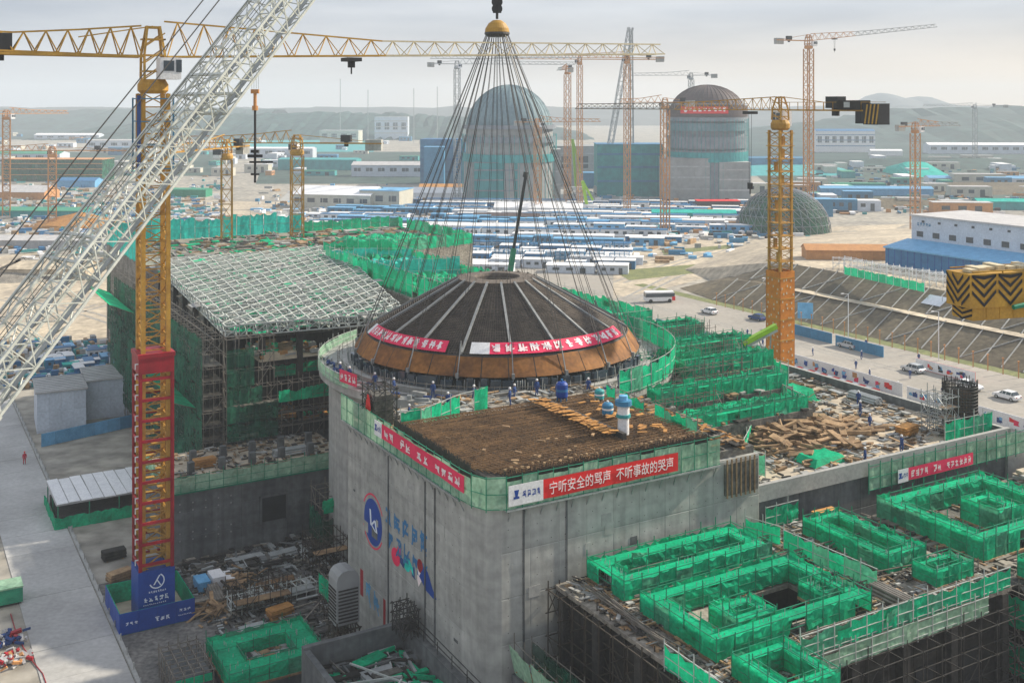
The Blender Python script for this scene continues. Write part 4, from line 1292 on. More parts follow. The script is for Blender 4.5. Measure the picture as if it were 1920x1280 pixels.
# ------------------------------------------------------------------ crumpled nets
def drape(label, a, b, z, sx, sy, hgt, m='net', seed=1, n=20):
    hgt *= .62
    t = site('net_drape', label, 'net', a, b, z)
    g2 = random.Random(seed)
    P = {}
    for i in range(n + 1):
        for j in range(n + 1):
            r_ = g2.random()
            P[i, j] = (a + (i / n - .5) * sx + g2.uniform(-.2, .2), b + (j / n - .5) * sy + g2.uniform(-.25, .25), z + .1 + hgt * (abs(math.sin(i * .9 + seed)) * .45 + abs(math.cos(j * .8 + seed * 2)) * .35 + .35 * r_) * (1 if 0 < i < n and 0 < j < n else .5))
    mb = MB()
    for i in range(n):
        for j in range(n):
            if g2.random() < .95:
                mb.quad(P[i, j], P[i + 1, j], P[i + 1, j + 1]); mb.quad(P[i, j], P[i + 1, j + 1], P[i, j + 1])
    part('sheet', mb, m, t)
    mb = MB()
    for k in range(14):
        x, y = a + g2.uniform(-.5, .5) * sx, b + g2.uniform(-.5, .5) * sy
        mb.bar((x, y, z), (x, y, z + hgt * 1.3), .05)
    part('pole', mb, 'tube_pale', t)


drape('crumpled green net heap between the hall roof and the cables', 38, 118, 20.6, 13, 16, 3.2, 'net', 3)
drape('crumpled pale turquoise net heap left of the dome top', 40, 104, 20.6, 11, 12, 3.4, 'net_aqua', 4)
drape('crumpled green net sheet close behind the left dome rim', 38, 88, 20.6, 12, 14, 2.8, 'net', 5)
drape('crumpled green net behind the dome top near the turquoise fence', 54, 142, 20.6, 18, 14, 2.6, 'net', 6)
drape('green net sheet spread over the top terrace below the slope', 54, 41.5, 18.6, 8, 4.5, 1.2, 'net', 8)
drape('green net sheet spread over the middle terrace', 47, 30.5, 19.2, 9, 2.6, 1.3, 'net', 9)
drape('green net sheet spread over the lowest terrace', 38, 16.8, 18.2, 11, 2.2, 1.0, 'net', 10)
drape('green net sheet over the low building behind the right dome rim', 56, 74, 16.5, 13, 14, 2.0, 'net', 12)

# far fields and woods
def field(pts, m, z):
    mb = MB(); mb.quad(*[(*G(x, y)[:2], z) for x, y in pts]); struct('field', mb, m)
field([(-2500, 222), (820, 222), (800, 262), (-900, 262)], 'wood_far', .10)
field([(400, 262), (720, 262), (700, 285), (420, 285)], 'teal', .10)
field([(1400, 222), (4500, 222), (2600, 300), (1380, 300)], 'wood_far', .10)
field([(500, 285), (1380, 285), (1400, 345), (480, 345)], 'far_field', .085)
field([(1380, 300), (2600, 300), (2300, 392), (1500, 392)], 'far_field', .09)
field([(-900, 285), (420, 285), (400, 330), (-600, 330)], 'far_field', .09)


# worn wheel tracks on the roads and bare ground
def wheel_track(pts, w, z, gap=1.7):
    mb = MB()
    for s in (-gap / 2, gap / 2):
        for p, q in zip(pts[:-1], pts[1:]):
            d = (Vector(q) - Vector(p)).normalized(); n_ = Vector((-d.y, d.x))
            a, b = Vector(p) + n_ * s, Vector(q) + n_ * s
            mb.quad((*(a - n_ * w / 2), z), (*(b - n_ * w / 2), z), (*(b + n_ * w / 2), z), (*(a + n_ * w / 2), z))
    struct('wheel_track', mb, 'track')
wheel_track([S(118 + rnd.uniform(-.4, .4), b)[:2] for b in range(25, 170, 12)], .6, .052)
wheel_track([S(127 + rnd.uniform(-.4, .4), b)[:2] for b in range(25, 190, 12)], .6, .052)
wheel_track([G(x, y)[:2] for x, y in ((1180, 560), (1260, 520), (1340, 490), (1430, 462), (1500, 446), (1600, 432))], 1.0, .07, 3)
wheel_track([G(x, y)[:2] for x, y in ((1160, 530), (1230, 505), (1330, 475), (1450, 440), (1560, 425))], 1.0, .07, 3)
wheel_track([G(x, y)[:2] for x, y in ((0, 560), (80, 570), (170, 590), (230, 610))], .8, .08, 3)
wheel_track([G(x, y)[:2] for x, y in ((0, 610), (90, 600), (180, 575), (230, 560))], .8, .08, 3)

field([(1150, 508), (1395, 489), (1400, 502), (1180, 526)], 'grass', .08)
field([(1240, 470), (1420, 455), (1425, 461), (1245, 478)], 'grass', .08)
# ------------------------------------------------------------------ left building with dark wall, and the truss-roofed hall on it
lb = site('unfinished_building', 'dark concrete building with green band and square opening left of the block', 'building', -11, 51)
mb = MB(); mb.prism([(-11.2, 51.2), (10, 51.2), (10, 64), (26, 64), (26, 126), (-2, 126), (-2, 63), (-11.2, 63)], 0, 8.2); part('core', mb, 'concrete_dark', lb)
panels(lb, (-11.2, 51.18), (10, 51.18), 0, 8.15, 2.6, 2.75, 'concrete_dark', skip=lambda x, z: 10.2 < x < 13.2 and 2.7 < z < 5.6)
panels(lb, (-11.22, 63), (-11.22, 51.2), 0, 8.15, 2.6, 2.75, 'concrete_dark')
mb = MB(); mb.box(-.9, 1.9, 51.02, 51.16, 2.8, 5.5); part('opening', mb, 'dark', lb)
mb = MB(); mb.box(-1.15, -.9, 50.95, 51.17, 2.6, 5.7); mb.box(1.9, 2.15, 50.95, 51.17, 2.6, 5.7); mb.box(-1.15, 2.15, 50.95, 51.17, 5.5, 5.75); part('opening_frame', mb, 'concrete_dark', lb)
tie = MB(); tie.box(-.07, .07, -.04, 0, -.07, .07); tie_me = tie.mesh('tie_plate', 'concrete_pale')
for a in (-10, -8.6, -7.2, -5.8, -4.4):
    for z in (2.4, 3.2, 5.6, 6.4):
        put('tie_plate', tie_me, lb, (a, 51.13, z))
mb = MB(); mb.box(-11, 9.8, 51.4, 63, 8.2, 8.26); part('roof_deck', mb, 'sand', lb)
mb = MB(); debris(mb, -10.5, 9.5, 51.8, 62.5, 8.26, 420, (.2, 1.4), (.04, .2), 4, .4); part('loose_material', mb, ['timber', 'concrete_pale', 'rebar_dark', 'sand'], lb, kind='stuff')
pil = MB(); pil.box(-.35, .35, -.35, .35, 0, 1.5); pil_me = pil.mesh('column_stub', 'concrete_dark')
for a in (-8, -4.5, -1, 2.5, 6):
    put('column_stub', pil_me, lb, (a, 54.5, 8.26)); put('column_stub', pil_me, lb, (a + 1.2, 58.5, 8.26))
t = site('guard_screen', 'green guard screen along the top of the dark left wall', 'screen', -11, 51, 8)
rl = MB(); net_wall(t, [(-11.5, 63), (-11.5, 50.9), (10.2, 50.9)], 7.7, 9.4, 'net_pale', 1.6, rails=rl)
part('railing', rl, 'green_paint', t)
mb = MB(); mb.box(-11.4, 10, 50.85, 51.15, 7.55, 7.7); part('walkway', mb, 'green_paint', t)
# scaffold bay with nets in the corner by the ring
sc = site('scaffold', 'netted scaffold bay in the corner between the dark wall and the block', 'scaffold', 6, 46)
mb = MB(); scaffold(mb, 4.4, 9.4, 45.4, 49.6, 0, 6.4, 1.5, 1.5, 1.5, .05); part('frame', mb, 'tube', sc)
net_wall(sc, [(4.2, 49.8), (4.2, 45.2), (9.6, 45.2)], 1.2, 4.4, 'net_dark', 1.5)
net_wall(sc, [(4.2, 45.0), (9.6, 45.0)], 4.7, 6.2, 'net', 1.5)

# hall
hall = site('turbine_hall', 'big hall under construction with white space-frame roof and netted scaffold sides', 'building', 0, 64, 8.2)
ZR = 22.6
NL, BL, BR, NR = (-1.4, 64.2), (3.6, 127.5), (38, 131), (22, 61.8)
def roof(u, v):
    a = (NL[0] * (1 - u) + NR[0] * u) * (1 - v) + (BL[0] * (1 - u) + BR[0] * u) * v
    b = (NL[1] * (1 - u) + NR[1] * u) * (1 - v) + (BL[1] * (1 - u) + BR[1] * u) * v
    return (a, b)
def truss(p, q, n, h=1.3, r=.09):
    mb = MB()
    P = [tuple(p[i] + (q[i] - p[i]) * k / n for i in range(2)) for k in range(n + 1)]
    for k in range(n):
        w = rnd.uniform(-.12, .12)
        mb.bar((*P[k], ZR + w), (*P[k + 1], ZR + w), r * 1.5); mb.bar((*P[k], ZR - h), (*P[k + 1], ZR - h), r)
        mb.bar((*P[k], ZR - h), (*P[k + 1], ZR), r * .7); mb.bar((*P[k], ZR), (*P[k], ZR - h), r * .7)
    return mb
NV = 32
for j in range(NV + 1):
    part('roof_truss', truss(roof(0, j / NV), roof(1, j / NV), 14), 'tube_pale', hall)
for i in range(19):
    part('roof_purlin', truss(roof(i / 18, 0), roof(i / 18, 1), 26, r=.075), 'tube_pale', hall)
mb = MB()
for j in range(NV):
    for i in range(14):
        if (i + j) % 2:
            p, q = roof(i / 14, j / NV), roof((i + 1) / 14, (j + 1) / NV)
            mb.bar((*p, ZR + .1), (*q, ZR + .1), .06)
        if (i + j) % 4 == 0:
            p, q = roof((i + 1) / 14, j / NV), roof(i / 14, (j + 1) / NV)
            mb.bar((*p, ZR - .9), (*q, ZR - .9), .06)
part('roof_bracing', mb, 'tube_pale', hall)
# boards, nets and deck sheets lying below the frame
for k in range(390):
    u_, v_ = rnd.random(), rnd.random()
    a, b = roof(u_, v_)
    put('net_sheet' if k % 3 else 'deck_sheet', (PAN['net'] + PAN['net_aqua'])[k % 6] if k % 3 else WP['concrete_pale'], hall, (a, b, ZR - rnd.uniform(.1, 1.6)), (R(-90) + rnd.uniform(-.12, .12), 0, rnd.choice((0, R(90)))), (rnd.uniform(1.2, 2.6), 1, rnd.uniform(1, 3)))
mb = MB()
mb.prism([roof(0.02, .12), roof(.98, .12), roof(.98, .98), roof(.02, .98)], 19.2, 19.4)
part('upper_floor', mb, 'deck_dark', hall)
hcol = MB(); hcol.box(-.35, .35, -.35, .35, 8.2, ZR - 1.4); hcol_me = hcol.mesh('column', 'form_dark')
for u_ in (.02, .2, .4, .6, .8, .98):
    for v_ in (.02, .13, .25, .4, .55, .7, .85, .98):
        a, b = roof(u_, v_); put('column', hcol_me, hall, (a, b, 8.2), (0, 0, 0)).location.z -= 8.2
mb = MB(); mb.box(6, 30, 72, 73, 8.2, 21); mb.box(-.6, .6, 73, 126, 8.2, 19); mb.box(6, 30, 64, 73, 8.2, 9.6); mb.box(9, 16, 66, 72.9, 9.6, 15.2); mb.box(20, 28, 66, 72.9, 9.6, 17.4)
part('inner_wall', mb, 'form_dark', hall)
mb = MB(); mb.box(3, 11.5, 64.5, 72, 17.6, 17.9); mb.box(3.5, 8, 64.6, 70, 17.9, 18.5)
part('landing', mb, 'sand', hall)
mb = MB(); debris(mb, 3, 11, 64.6, 71, 17.9, 90, (.4, 2), (.1, .5), 4, .8); debris(mb, 6, 28, 64.2, 71, 9.6, 240, (.4, 2.4), (.1, .4), 4, .8); part('loose_material', mb, ['plywood', 'timber', 'concrete_pale', 'net'], hall, kind='stuff')
# left scaffold face with nets
sc = site('scaffold', 'tall tube scaffold wrapped in dark green net on the left side of the hall', 'scaffold', -3, 64)
mb = MB(); scaffold(mb, -4.4, -1.9, 63.2, 127, 0, 21.4, 1.25, 1.9, 1.8, .05, .96, .12); part('frame', mb, 'tube', sc)
mb = MB()
for zz in range(1, 11):
    mb.box(-4.3, -2.0, 63.4, 126.8, 1.8 * zz + .02, 1.8 * zz + .07)
part('plank', mb, 'deck_dark', sc)
for zz in range(1, 11):
    for k in range(21):
        b = 127 - 3.04 * k
        if rnd.random() < .93:
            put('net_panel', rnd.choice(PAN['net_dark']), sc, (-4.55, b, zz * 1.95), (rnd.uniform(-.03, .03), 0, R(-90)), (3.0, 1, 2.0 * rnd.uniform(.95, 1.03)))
sc2 = site('scaffold', 'tube scaffold across the front of the hall above the dark wall', 'scaffold', 8, 63)
mb = MB(); scaffold(mb, -1.9, 16, 62.0, 63.6, 8.2, 15.2, 1.4, 1.5, 1.6, .05, .95, .2); scaffold(mb, -1.9, 4, 62.0, 63.6, 15.2, 21.4, 1.4, 1.5, 1.8, .05, .95, .2); scaffold(mb, 16, 24, 62, 63.6, 8.2, 12.5, 1.4, 1.5, 1.6, .05, .95, .2); part('frame', mb, 'tube', sc2)
for zz in range(3):
    mb = MB(); mb.box(-1.8, 16, 62.1, 63.5, 9.8 + 1.6 * zz, 9.85 + 1.6 * zz); part('plank', mb, 'deck_dark', sc2)
net_wall(sc2, [(-1.9, 61.8), (4.5, 61.8)], 9.0, 11.2, 'net_dark', 1.6); net_wall(sc2, [(-1.9, 61.8), (4.5, 61.8)], 11.2, 13.4, 'net_dark', 1.6); net_wall(sc2, [(-1.9, 61.8), (2.5, 61.8)], 13.4, 15.6, 'net_dark', 1.6); net_wall(sc2, [(-1.9, 61.8), (1.5, 61.8)], 15.6, 18, 'net_dark', 1.6); net_wall(sc2, [(-1.9, 61.8), (1.5, 61.8)], 18, 20.4, 'net_dark', 1.6)
net_wall(sc2, [(4.5, 61.7), (16.5, 62.3)], 13.0, 14.4, 'net', 1.5)
# sloping green catch platforms on the scaffold
def catch_platform(label, pts):
    t = site('catch_platform', label, 'catch platform', pts[0][0], pts[0][1], pts[0][2])
    n = 6
    p0, p1, p2, p3 = [Vector(p) for p in pts]
    for i in range(n):
        mb = MB()
        a, b = p0.lerp(p1, i / n), p0.lerp(p1, (i + .97) / n)
        c, d = p3.lerp(p2, (i + .97) / n), p3.lerp(p2, i / n)
        mb.quad(a, b, c, d); mb.quad(*[v - Vector((0, 0, .06)) for v in (d, c, b, a)])
        part('net_panel', mb, 'net', t)
    mb = MB()
    for i in range(n + 1):
        mb.bar(p0.lerp(p1, i / n) - Vector((0, 0, .1)), p3.lerp(p2, i / n) - Vector((0, 0, .1)), .05)
    part('strut', mb, 'tube', t)
catch_platform('green catch platform sloping out of the hall scaffold right of the yellow mast', [(-4.6, 66, 12.6), (-4.6, 86, 12.6), (-7.2, 86, 13.6), (-7.2, 66, 13.6)])
catch_platform('green catch platform high on the far end of the hall scaffold', [(-4.6, 104, 18.0), (-4.6, 126, 18.0), (-8.2, 126, 19.6), (-8.2, 104, 19.6)])
for lab, p, q, z0, z1 in (
        ('green net fence round the lower landing of the hall front', (9, 63.9), (21, 63.9), 12.4, 14.2),
        ('dark green net fence in the hall beside the ring wall', (14, 65.5), (24, 62.5), 15.2, 17.6),
        ('green net fence across the middle of the hall front', (5.5, 66.5), (17, 66.5), 15.0, 16.6)):
    t = site('net_fence', lab, 'fence', p[0], p[1], z0)
    rl = MB(); net_wall(t, [p, q], z0, z1, 'net', 1.5, rails=rl, lean=-.5); part('railing', rl, 'tube', t)
# netted blocks between the hall and the dome, and behind
bk = site('unfinished_building', 'netted concrete building behind the hall and the dome', 'building', 30, 62)
mb = MB(); mb.prism([(31, 66), (46, 66), (46, 128), (70, 134), (70, 172), (3, 172), (3, 136), (40, 133), (31, 120)], 0, 20.6); part('core', mb, 'deck', bk)
mb = MB(); debris(mb, 6, 68, 138, 168, 20.6, 500, (.6, 3.5), (.1, .5), 4, .8); debris(mb, 33, 45, 70, 126, 20.6, 500, (.5, 3), (.1, .5), 4, 1.0); part('loose_material', mb, ['timber', 'deck_dark', 'concrete_pale', 'net'], bk, kind='stuff')
t = site('net_fence', 'long turquoise tarpaulin fence behind the hall roof', 'fence', 20, 172, 20.6)
rl = MB(); net_wall(t, [(3, 136), (3, 172), (46, 172)], 20.4, 25.2, 'net_aqua', 3.0, rails=rl); part('railing', rl, 'tube', t)
t = site('net_fence', 'green net fence on the right of the turquoise tarpaulin fence', 'fence', 60, 172, 20.6)
rl = MB(); net_wall(t, [(46, 172), (70, 172), (70, 134), (46, 128)], 20.4, 23.0, 'net', 2.4, rails=rl); part('railing', rl, 'tube', t)
for i, (lab, p, q) in enumerate((
        ('crumpled green net rising left of the dome top', (33, 120), (46, 112)), ('crumpled green net next to the hall roof edge', (31.5, 70), (31.5, 118)),
        ('green net behind the dome top nearest to the cables', (46, 68), (46, 126)), ('green net across the roof between hall and dome', (32, 96), (45.5, 92)),
        ('green net close behind the left rim of the dome', (32, 80), (45.5, 76)), ('green net farther back between hall and turquoise fence', (34, 126), (46, 121)))):
    t = site('net_fence', lab, 'fence', p[0], p[1], 20.6)
    rl = MB(); net_wall(t, [p, q], 20.5, 23.6 + (i % 2) * .8, 'net' if i % 3 else 'net_aqua', 2.2, rails=rl, lean=rnd.uniform(-.25, .25)); part('railing', rl, 'tube_pale', t)
t = site('unfinished_building', 'low netted building behind the right rim of the dome', 'building', 50, 62)
mb = MB(); mb.prism([(48, 64), (64, 64), (64, 100), (48, 100)], 0, 16.5); part('core', mb, 'deck_dark', t)
rl = MB(); net_wall(t, [(48, 64), (64, 64), (64, 100), (48, 100)], 16.4, 18.6, 'net', 2.2, True, rails=rl); part('railing', rl, 'tube_pale', t)
mb = MB(); debris(mb, 49, 63, 65, 99, 16.5, 200, (.5, 3), (.1, .5)); part('loose_material', mb, ['timber', 'tube', 'concrete_pale', 'net'], t, kind='stuff')

# ------------------------------------------------------------------ lattice helpers and tower cranes
def lattice(L, w, d, n, rc, rb, axis='z', cross=False):
    mb = MB()
    def P(t, i):
        s1, s2 = ((-1, -1), (1, -1), (1, 1), (-1, 1))[i % 4]
        return (s1 * w / 2, s2 * d / 2, t) if axis == 'z' else (t, s1 * w / 2, s2 * d / 2)
    for i in range(4):
        mb.bar(P(0, i), P(L, i), rc)
    for k in range(n):
        t0, t1 = L * k / n, L * (k + 1) / n
        for i in range(4):
            mb.bar(P(t0, i), P(t0, i + 1), rb)
            if cross:
                mb.bar(P(t0, i), P(t1, i + 1), rb); mb.bar(P(t0, i + 1), P(t1, i), rb)
            elif k % 2:
                mb.bar(P(t0, i), P(t1, i + 1), rb)
            else:
                mb.bar(P(t0, i + 1), P(t1, i), rb)
    return mb


def jib_lattice(L, w, h0, h1, n, rc, rb):
    mb = MB()
    B = lambda t, s: (t, s * w / 2, 0)
    T = lambda t: (t, 0, h0 + (h1 - h0) * t / L)
    for s in (-1, 1):
        mb.bar(B(0, s), B(L, s), rc)
    mb.bar(T(0), T(L), rc)
    for k in range(n):
        t0, tm, t1 = L * k / n, L * (k + .5) / n, L * (k + 1) / n
        mb.bar(B(t0, -1), B(t0, 1), rb); mb.bar(B(t0, -1), B(t1, 1), rb * .8)
        for s in (-1, 1):
            mb.bar(B(t0, s), T(tm), rb); mb.bar(T(tm), B(t1, s), rb)
    return mb


def tower_crane(label, x, y, ztop, w, mrz, jaz, jl, cl, mcol='ochre', jcol='pale_yellow', ccol=None, z0=0.0, rise=0.0, jh=1.6, jw=1.5, root_h=None, head=4.0, sec=5.0, k=1.0, group=None, cwcol='concrete_pale', detail=True, hook_at=.45, hook_len=12.0, rail=True, chord=1.0, truss_cj=False):
    """Mast sections, slewing unit, tower head, jib and counter-jib with ballast; k thickens thin members of far cranes."""
    t = thing('tower_crane', label, 'tower crane', (x, y, z0), 0, group)
    n = max(1, round((ztop - z0) / sec))
    me = lattice((ztop - z0) / n, w, w, 3, .09 * w / 2.2 * k * 1.15 * chord, .045 * w / 2.2 * k * 1.15, 'z').mesh('mast_section', mcol)
    for i in range(n):
        put('mast_section', me, t, (0, 0, (ztop - z0) * i / n), (0, 0, mrz))
    h = ztop - z0
    mb = MB(); mb.lathe([(w * .5, h), (w * .62, h + .3), (w * .62, h + .9), (w * .5, h + 1.4), (0, h + 1.4)], 16); part('slewing_ring', mb, mcol, t)
    c = ccol or mcol
    mb = MB()
    hb = h + 1.4
    for s1 in (-1, 1):
        for s2 in (-1, 1):
            mb.bar((s1 * w * .42, s2 * w * .35, hb), (s1 * w * .42, s2 * w * .3, hb + head * .45), .11 * k)
            mb.bar((s1 * w * .42, s2 * w * .3, hb + head * .45), (s1 * w * .25, s2 * w * .1, hb + head), .11 * k)
    for z in (.15, .45, .75):
        for s in (-1, 1):
            mb.bar((-w * .42, s * w * .32 * (1 - z * .5), hb + head * z), (w * .42, s * w * .32 * (1 - z * .5), hb + head * z), .08 * k)
            mb.bar((s * w * .42, -w * .3, hb + head * z), (s * w * .42, w * .3, hb + head * z), .08 * k)
            mb.bar((-w * .42, s * w * .3, hb + head * (z - .15)), (w * .42, s * w * .3, hb + head * (z + .12)), .06 * k)
    mb.box(-w * .3, w * .3, -w * .12, w * .12, hb + head - .25, hb + head)
    part('tower_head', mb, c, t).rotation_euler = (0, 0, jaz)
    zj = hb + head * .42
    # jib
    ns = max(2, round(jl / (7.0 * max(1, k * .8))))
    root_h = root_h or jh * 1.3
    rot = (0, -rise, jaz)
    D = Euler(rot).to_matrix() @ Vector((1, 0, 0))
    for i in range(ns):
        f0, f1 = i / ns, (i + 1) / ns
        def hh(f):
            return jh * .72 + (root_h - jh * .72) * max(0, 1 - f * 2.6) + jh * .28 * (1 - f)
        q = jib_lattice(jl / ns, jw, hh(f0), hh(f1), max(2, round(4 / k ** .5)), .085 * k, .045 * k)
        put('jib_section', q.mesh('jib_section', jcol if (i > ns * .3 or jcol == c) else c), t, Vector((0, 0, zj)) + D * (w * .5 + jl * f0), rot)
    # counter-jib
    DC = Vector((-math.cos(jaz), -math.sin(jaz), 0.02))
    if truss_cj:
        nq = round(cl / 6)
        for i in range(nq):
            f0, f1 = i / nq, (i + 1) / nq
            hc_ = lambda f: root_h + (jh - root_h) * min(1, f * 2.2)
            q = jib_lattice(cl / nq, jw, hc_(f0), hc_(f1), 3, .085 * k, .05 * k)
            put('counter_jib_section', q.mesh('counter_jib_section', c), t, Vector((0, 0, zj)) + DC * (w * .5 + cl * f0), (0, -.02, jaz + math.pi))
    q = MB()
    for s in (-1, 1):
        q.bar((0, s * jw * .5, 0), (cl, s * jw * .5, 0), .13 * k)
        if rail:
            q.bar((0, s * jw * .6, 1.05), (cl, s * jw * .6, 1.05), .04 * k)
            for i in range(int(cl / 1.6)):
                q.bar((i * 1.6, s * jw * .6, 0), (i * 1.6, s * jw * .6, 1.05), .035 * k)
    for i in range(int(cl / 1.5)):
        q.bar((i * 1.5, -jw * .5, 0), (i * 1.5 + 1.5, jw * .5, 0), .05 * k)
    q.box(0.5, cl * .8, -jw * .3, jw * .3, .03, .1)
    put('counter_jib', q.mesh('counter_jib', c), t, Vector((0, 0, zj)) + DC * (w * .5), (0, 0, jaz + math.pi))
    q = MB(); q.bar((0, 0, head * .58), (cl * (.3 if truss_cj else .85), 0, jh if truss_cj else .5), .06 * k); put('tie_bar', q.mesh('tie_bar', c), t, (0, 0, zj), (0, 0, jaz + math.pi))
    bm = MB(); bm.box(-.42, .42, -jw * .55, jw * .55, -1.9, .5); bme = bm.mesh('ballast_block', cwcol)
    for i in range(4):
        put('ballast_block', bme, t, Vector((0, 0, zj)) + DC * (w * .5 + cl - .5 - i * .9), (0, 0, jaz + math.pi))
    mb = MB(); mb.box(-1.1, 1.1, -.7, .7, .1, 1.6); mb.lathe([(.5, -.9), (.5, .9)], 10)
    put('winch', mb.mesh('winch', 'dark'), t, Vector((0, 0, zj)) + DC * (w * .5 + cl * .55), (0, 0, jaz + math.pi))
    # cab
    cb = MB(); cb.box(-.9, 1.1, -.8, .8, -1.9, .2)
    cpos = Vector((0, 0, zj)) + Matrix.Rotation(jaz, 3, 'Z') @ Vector((w * .45, -w * .62, -.3))
    cabo = put('cab', cb.mesh('cab', 'white'), t, cpos, (0, 0, jaz))
    gl = MB(); gl.box(.6, 1.14, -.84, .84, -1.2, .0); gl.box(-.6, .4, -.84, .84, -1.1, -.1)
    o = bpy.data.objects.new('window', gl.mesh('window', 'glass')); COL.objects.link(o); o.parent = cabo
    # trolley and hook
    if hook_len:
        tp = Vector((0, 0, zj - .35)) + D * (jl * hook_at)
        q = MB(); q.box(-.8, .8, -jw * .6, jw * .6, -.25, .15); put('trolley', q.mesh('trolley', 'dark'), t, tp, (0, 0, jaz))
        q = MB()
        for s in (-.3, .3):
            q.bar((s, 0, -.2), (s * .6, 0, -hook_len), .025 * k)
        q.box(-.35, .35, -.2, .2, -hook_len - .9, -hook_len)
        q.bar((0, 0, -hook_len - .9), (0, 0, -hook_len - 1.6), .09)
        put('hook', q.mesh('hook', 'dark'), t, tp, (0, 0, jaz))
    return t, zj


def aim(x0, y0, x1, y1):
    return math.atan2(y1 - y0, x1 - x0)


# ---- the big yellow and red crane on the left
CX, CY = -35.2, 107.2
tc, zj = tower_crane('tall yellow tower crane with red lower mast and blue base left of the block', CX, CY, 51.0, 2.35, TH, aim(CX, CY, 18.3, 140), 62.5, 23, 'ochre', 'pale_yellow', 'yellow', rise=.028, jh=1.75, jw=1.7, root_h=3.0, head=5.2, sec=4.0, k=1.35, hook_at=.335, hook_len=.01, cwcol='steel_blue', chord=1.9, truss_cj=True, rail=False)
# red climbing casing round the lower mast
mb = MB()
for s1 in (-1, 1):
    for s2 in (-1, 1):
        mb.box(s1 * 1.5 - .17, s1 * 1.5 + .17, s2 * 1.56 - .05, s2 * 1.56 + .05, 5, 25.6)
        mb.box(s1 * 1.56 - .05, s1 * 1.56 + .05, s2 * 1.5 - .17, s2 * 1.5 + .17, 5, 25.6)
rc_ = part('casing_corner', mb, 'red', tc); rc_.rotation_euler = (0, 0, TH)
fr = MB()
for (x0, x1, y0, y1) in ((-1.6, 1.6, -1.62, -1.5), (-1.6, 1.6, 1.5, 1.62), (-1.62, -1.5, -1.6, 1.6), (1.5, 1.62, -1.6, 1.6)):
    fr.box(x0, x1, y0, y1, -.14, .14)
fr_me = fr.mesh('casing_ring', 'red')
for i in range(11):
    put('casing_ring', fr_me, tc, (0, 0, 5.6 + i * 1.98), (0, 0, TH))
br = MB(); br.box(-2.0, -1.62, -1.5, -1.42, -.05, .05); br.box(-2.0, -1.92, -1.5, -1.42, -.5, .05)
br_me = br.mesh('bracket', 'white')
for i in range(20):
    put('bracket', br_me, tc, (0, 0, 6.2 + i * .99), (0, 0, TH))
mb = MB(); mb.box(-1.75, 1.75, -1.75, 1.75, 25.5, 25.9); mb.box(-1.66, 1.66, -1.68, -1.62, 24.0, 25.5); mb.box(-1.68, -1.62, -1.66, 1.66, 24.0, 25.5)
o = part('casing_cap', mb, 'red', tc); o.rotation_euler = (0, 0, TH)
mb = MB()
for i in range(30):
    mb.obox((rnd.uniform(-.8, .8), rnd.uniform(-.8, .8), 6 + i * .64), rnd.uniform(.4, 1.2), rnd.uniform(.3, .8), .06, TH)
part('ladder_landing', mb, 'yellow', tc)
# climbing cage near the top
mb = MB()
for s1 in (-1, 1):
    for s2 in (-1, 1):
        mb.bar((s1 * 1.6, s2 * 1.6, 43.6), (s1 * 1.6, s2 * 1.6, 50.6), .1)
for z in (43.7, 46, 48.3, 50.5):
    for p, q in (((-1.6, -1.6), (1.6, -1.6)), ((1.6, -1.6), (1.6, 1.6)), ((1.6, 1.6), (-1.6, 1.6)), ((-1.6, 1.6), (-1.6, -1.6))):
        mb.bar((*p, z), (*q, z), .07)
o = part('climbing_cage', mb, 'steel_blue', tc); o.rotation_euler = (0, 0, TH)
mb = MB(); mb.box(-1.75, -1.5, -1.7, -1.1, 43.4, 50.8); o = part('cage_panel', mb, 'cloth_blue', tc); o.rotation_euler = (0, 0, TH)
mb = MB(); mb.box(-2.5, 2.5, -2.5, -1.7, 43.3, 43.4); mb.box(-2.5, -1.7, -1.7, 2.5, 43.3, 43.4); o = part('cage_walkway', mb, 'steel', tc); o.rotation_euler = (0, 0, TH)
# blue cladding at the foot, with its white emblem and lettering
mb = MB(); mb.box(-1.72, 1.72, -1.72, 1.72, 0, 5.0); o = part('base_cladding', mb, 'royal', tc); o.rotation_euler = (0, 0, TH)
e = MB()
for k in range(22):
    t0, t1 = R(200 + 10 * k), R(210 + 10 * k)
    r0, r1 = .62, .74
    e.quad(*[(r * math.cos(t_), -1.75, 3.95 + r * 1.0 * math.sin(t_)) for r, t_ in ((r0, t0), (r1, t0), (r1, t1), (r0, t1))])
e.quad((-.35, -1.75, 3.6), (-.2, -1.75, 3.6), (.35, -1.75, 4.5), (.2, -1.75, 4.5)); e.quad((.3, -1.755, 3.5), (.42, -1.755, 3.5), (.05, -1.755, 4.1), (-.07, -1.755, 4.1))
glyphs(e, -.8, 2.85, 1.7, .22, 8, -1.75, 41); glyphs(e, -1.3, 2.05, 2.5, .5, 5, -1.75, 43); glyphs(e, -1.3, 1.75, 2.2, .14, 12, -1.75, 44)
o = part('lettering', e, 'letter_white', tc); o.rotation_euler = (0, 0, TH)
mb = MB(); mb.box(-1.3, -.5, -1.76, -1.73, .75, 1.25); o = part('notice', mb, 'white', tc); o.rotation_euler = (0, 0, TH)
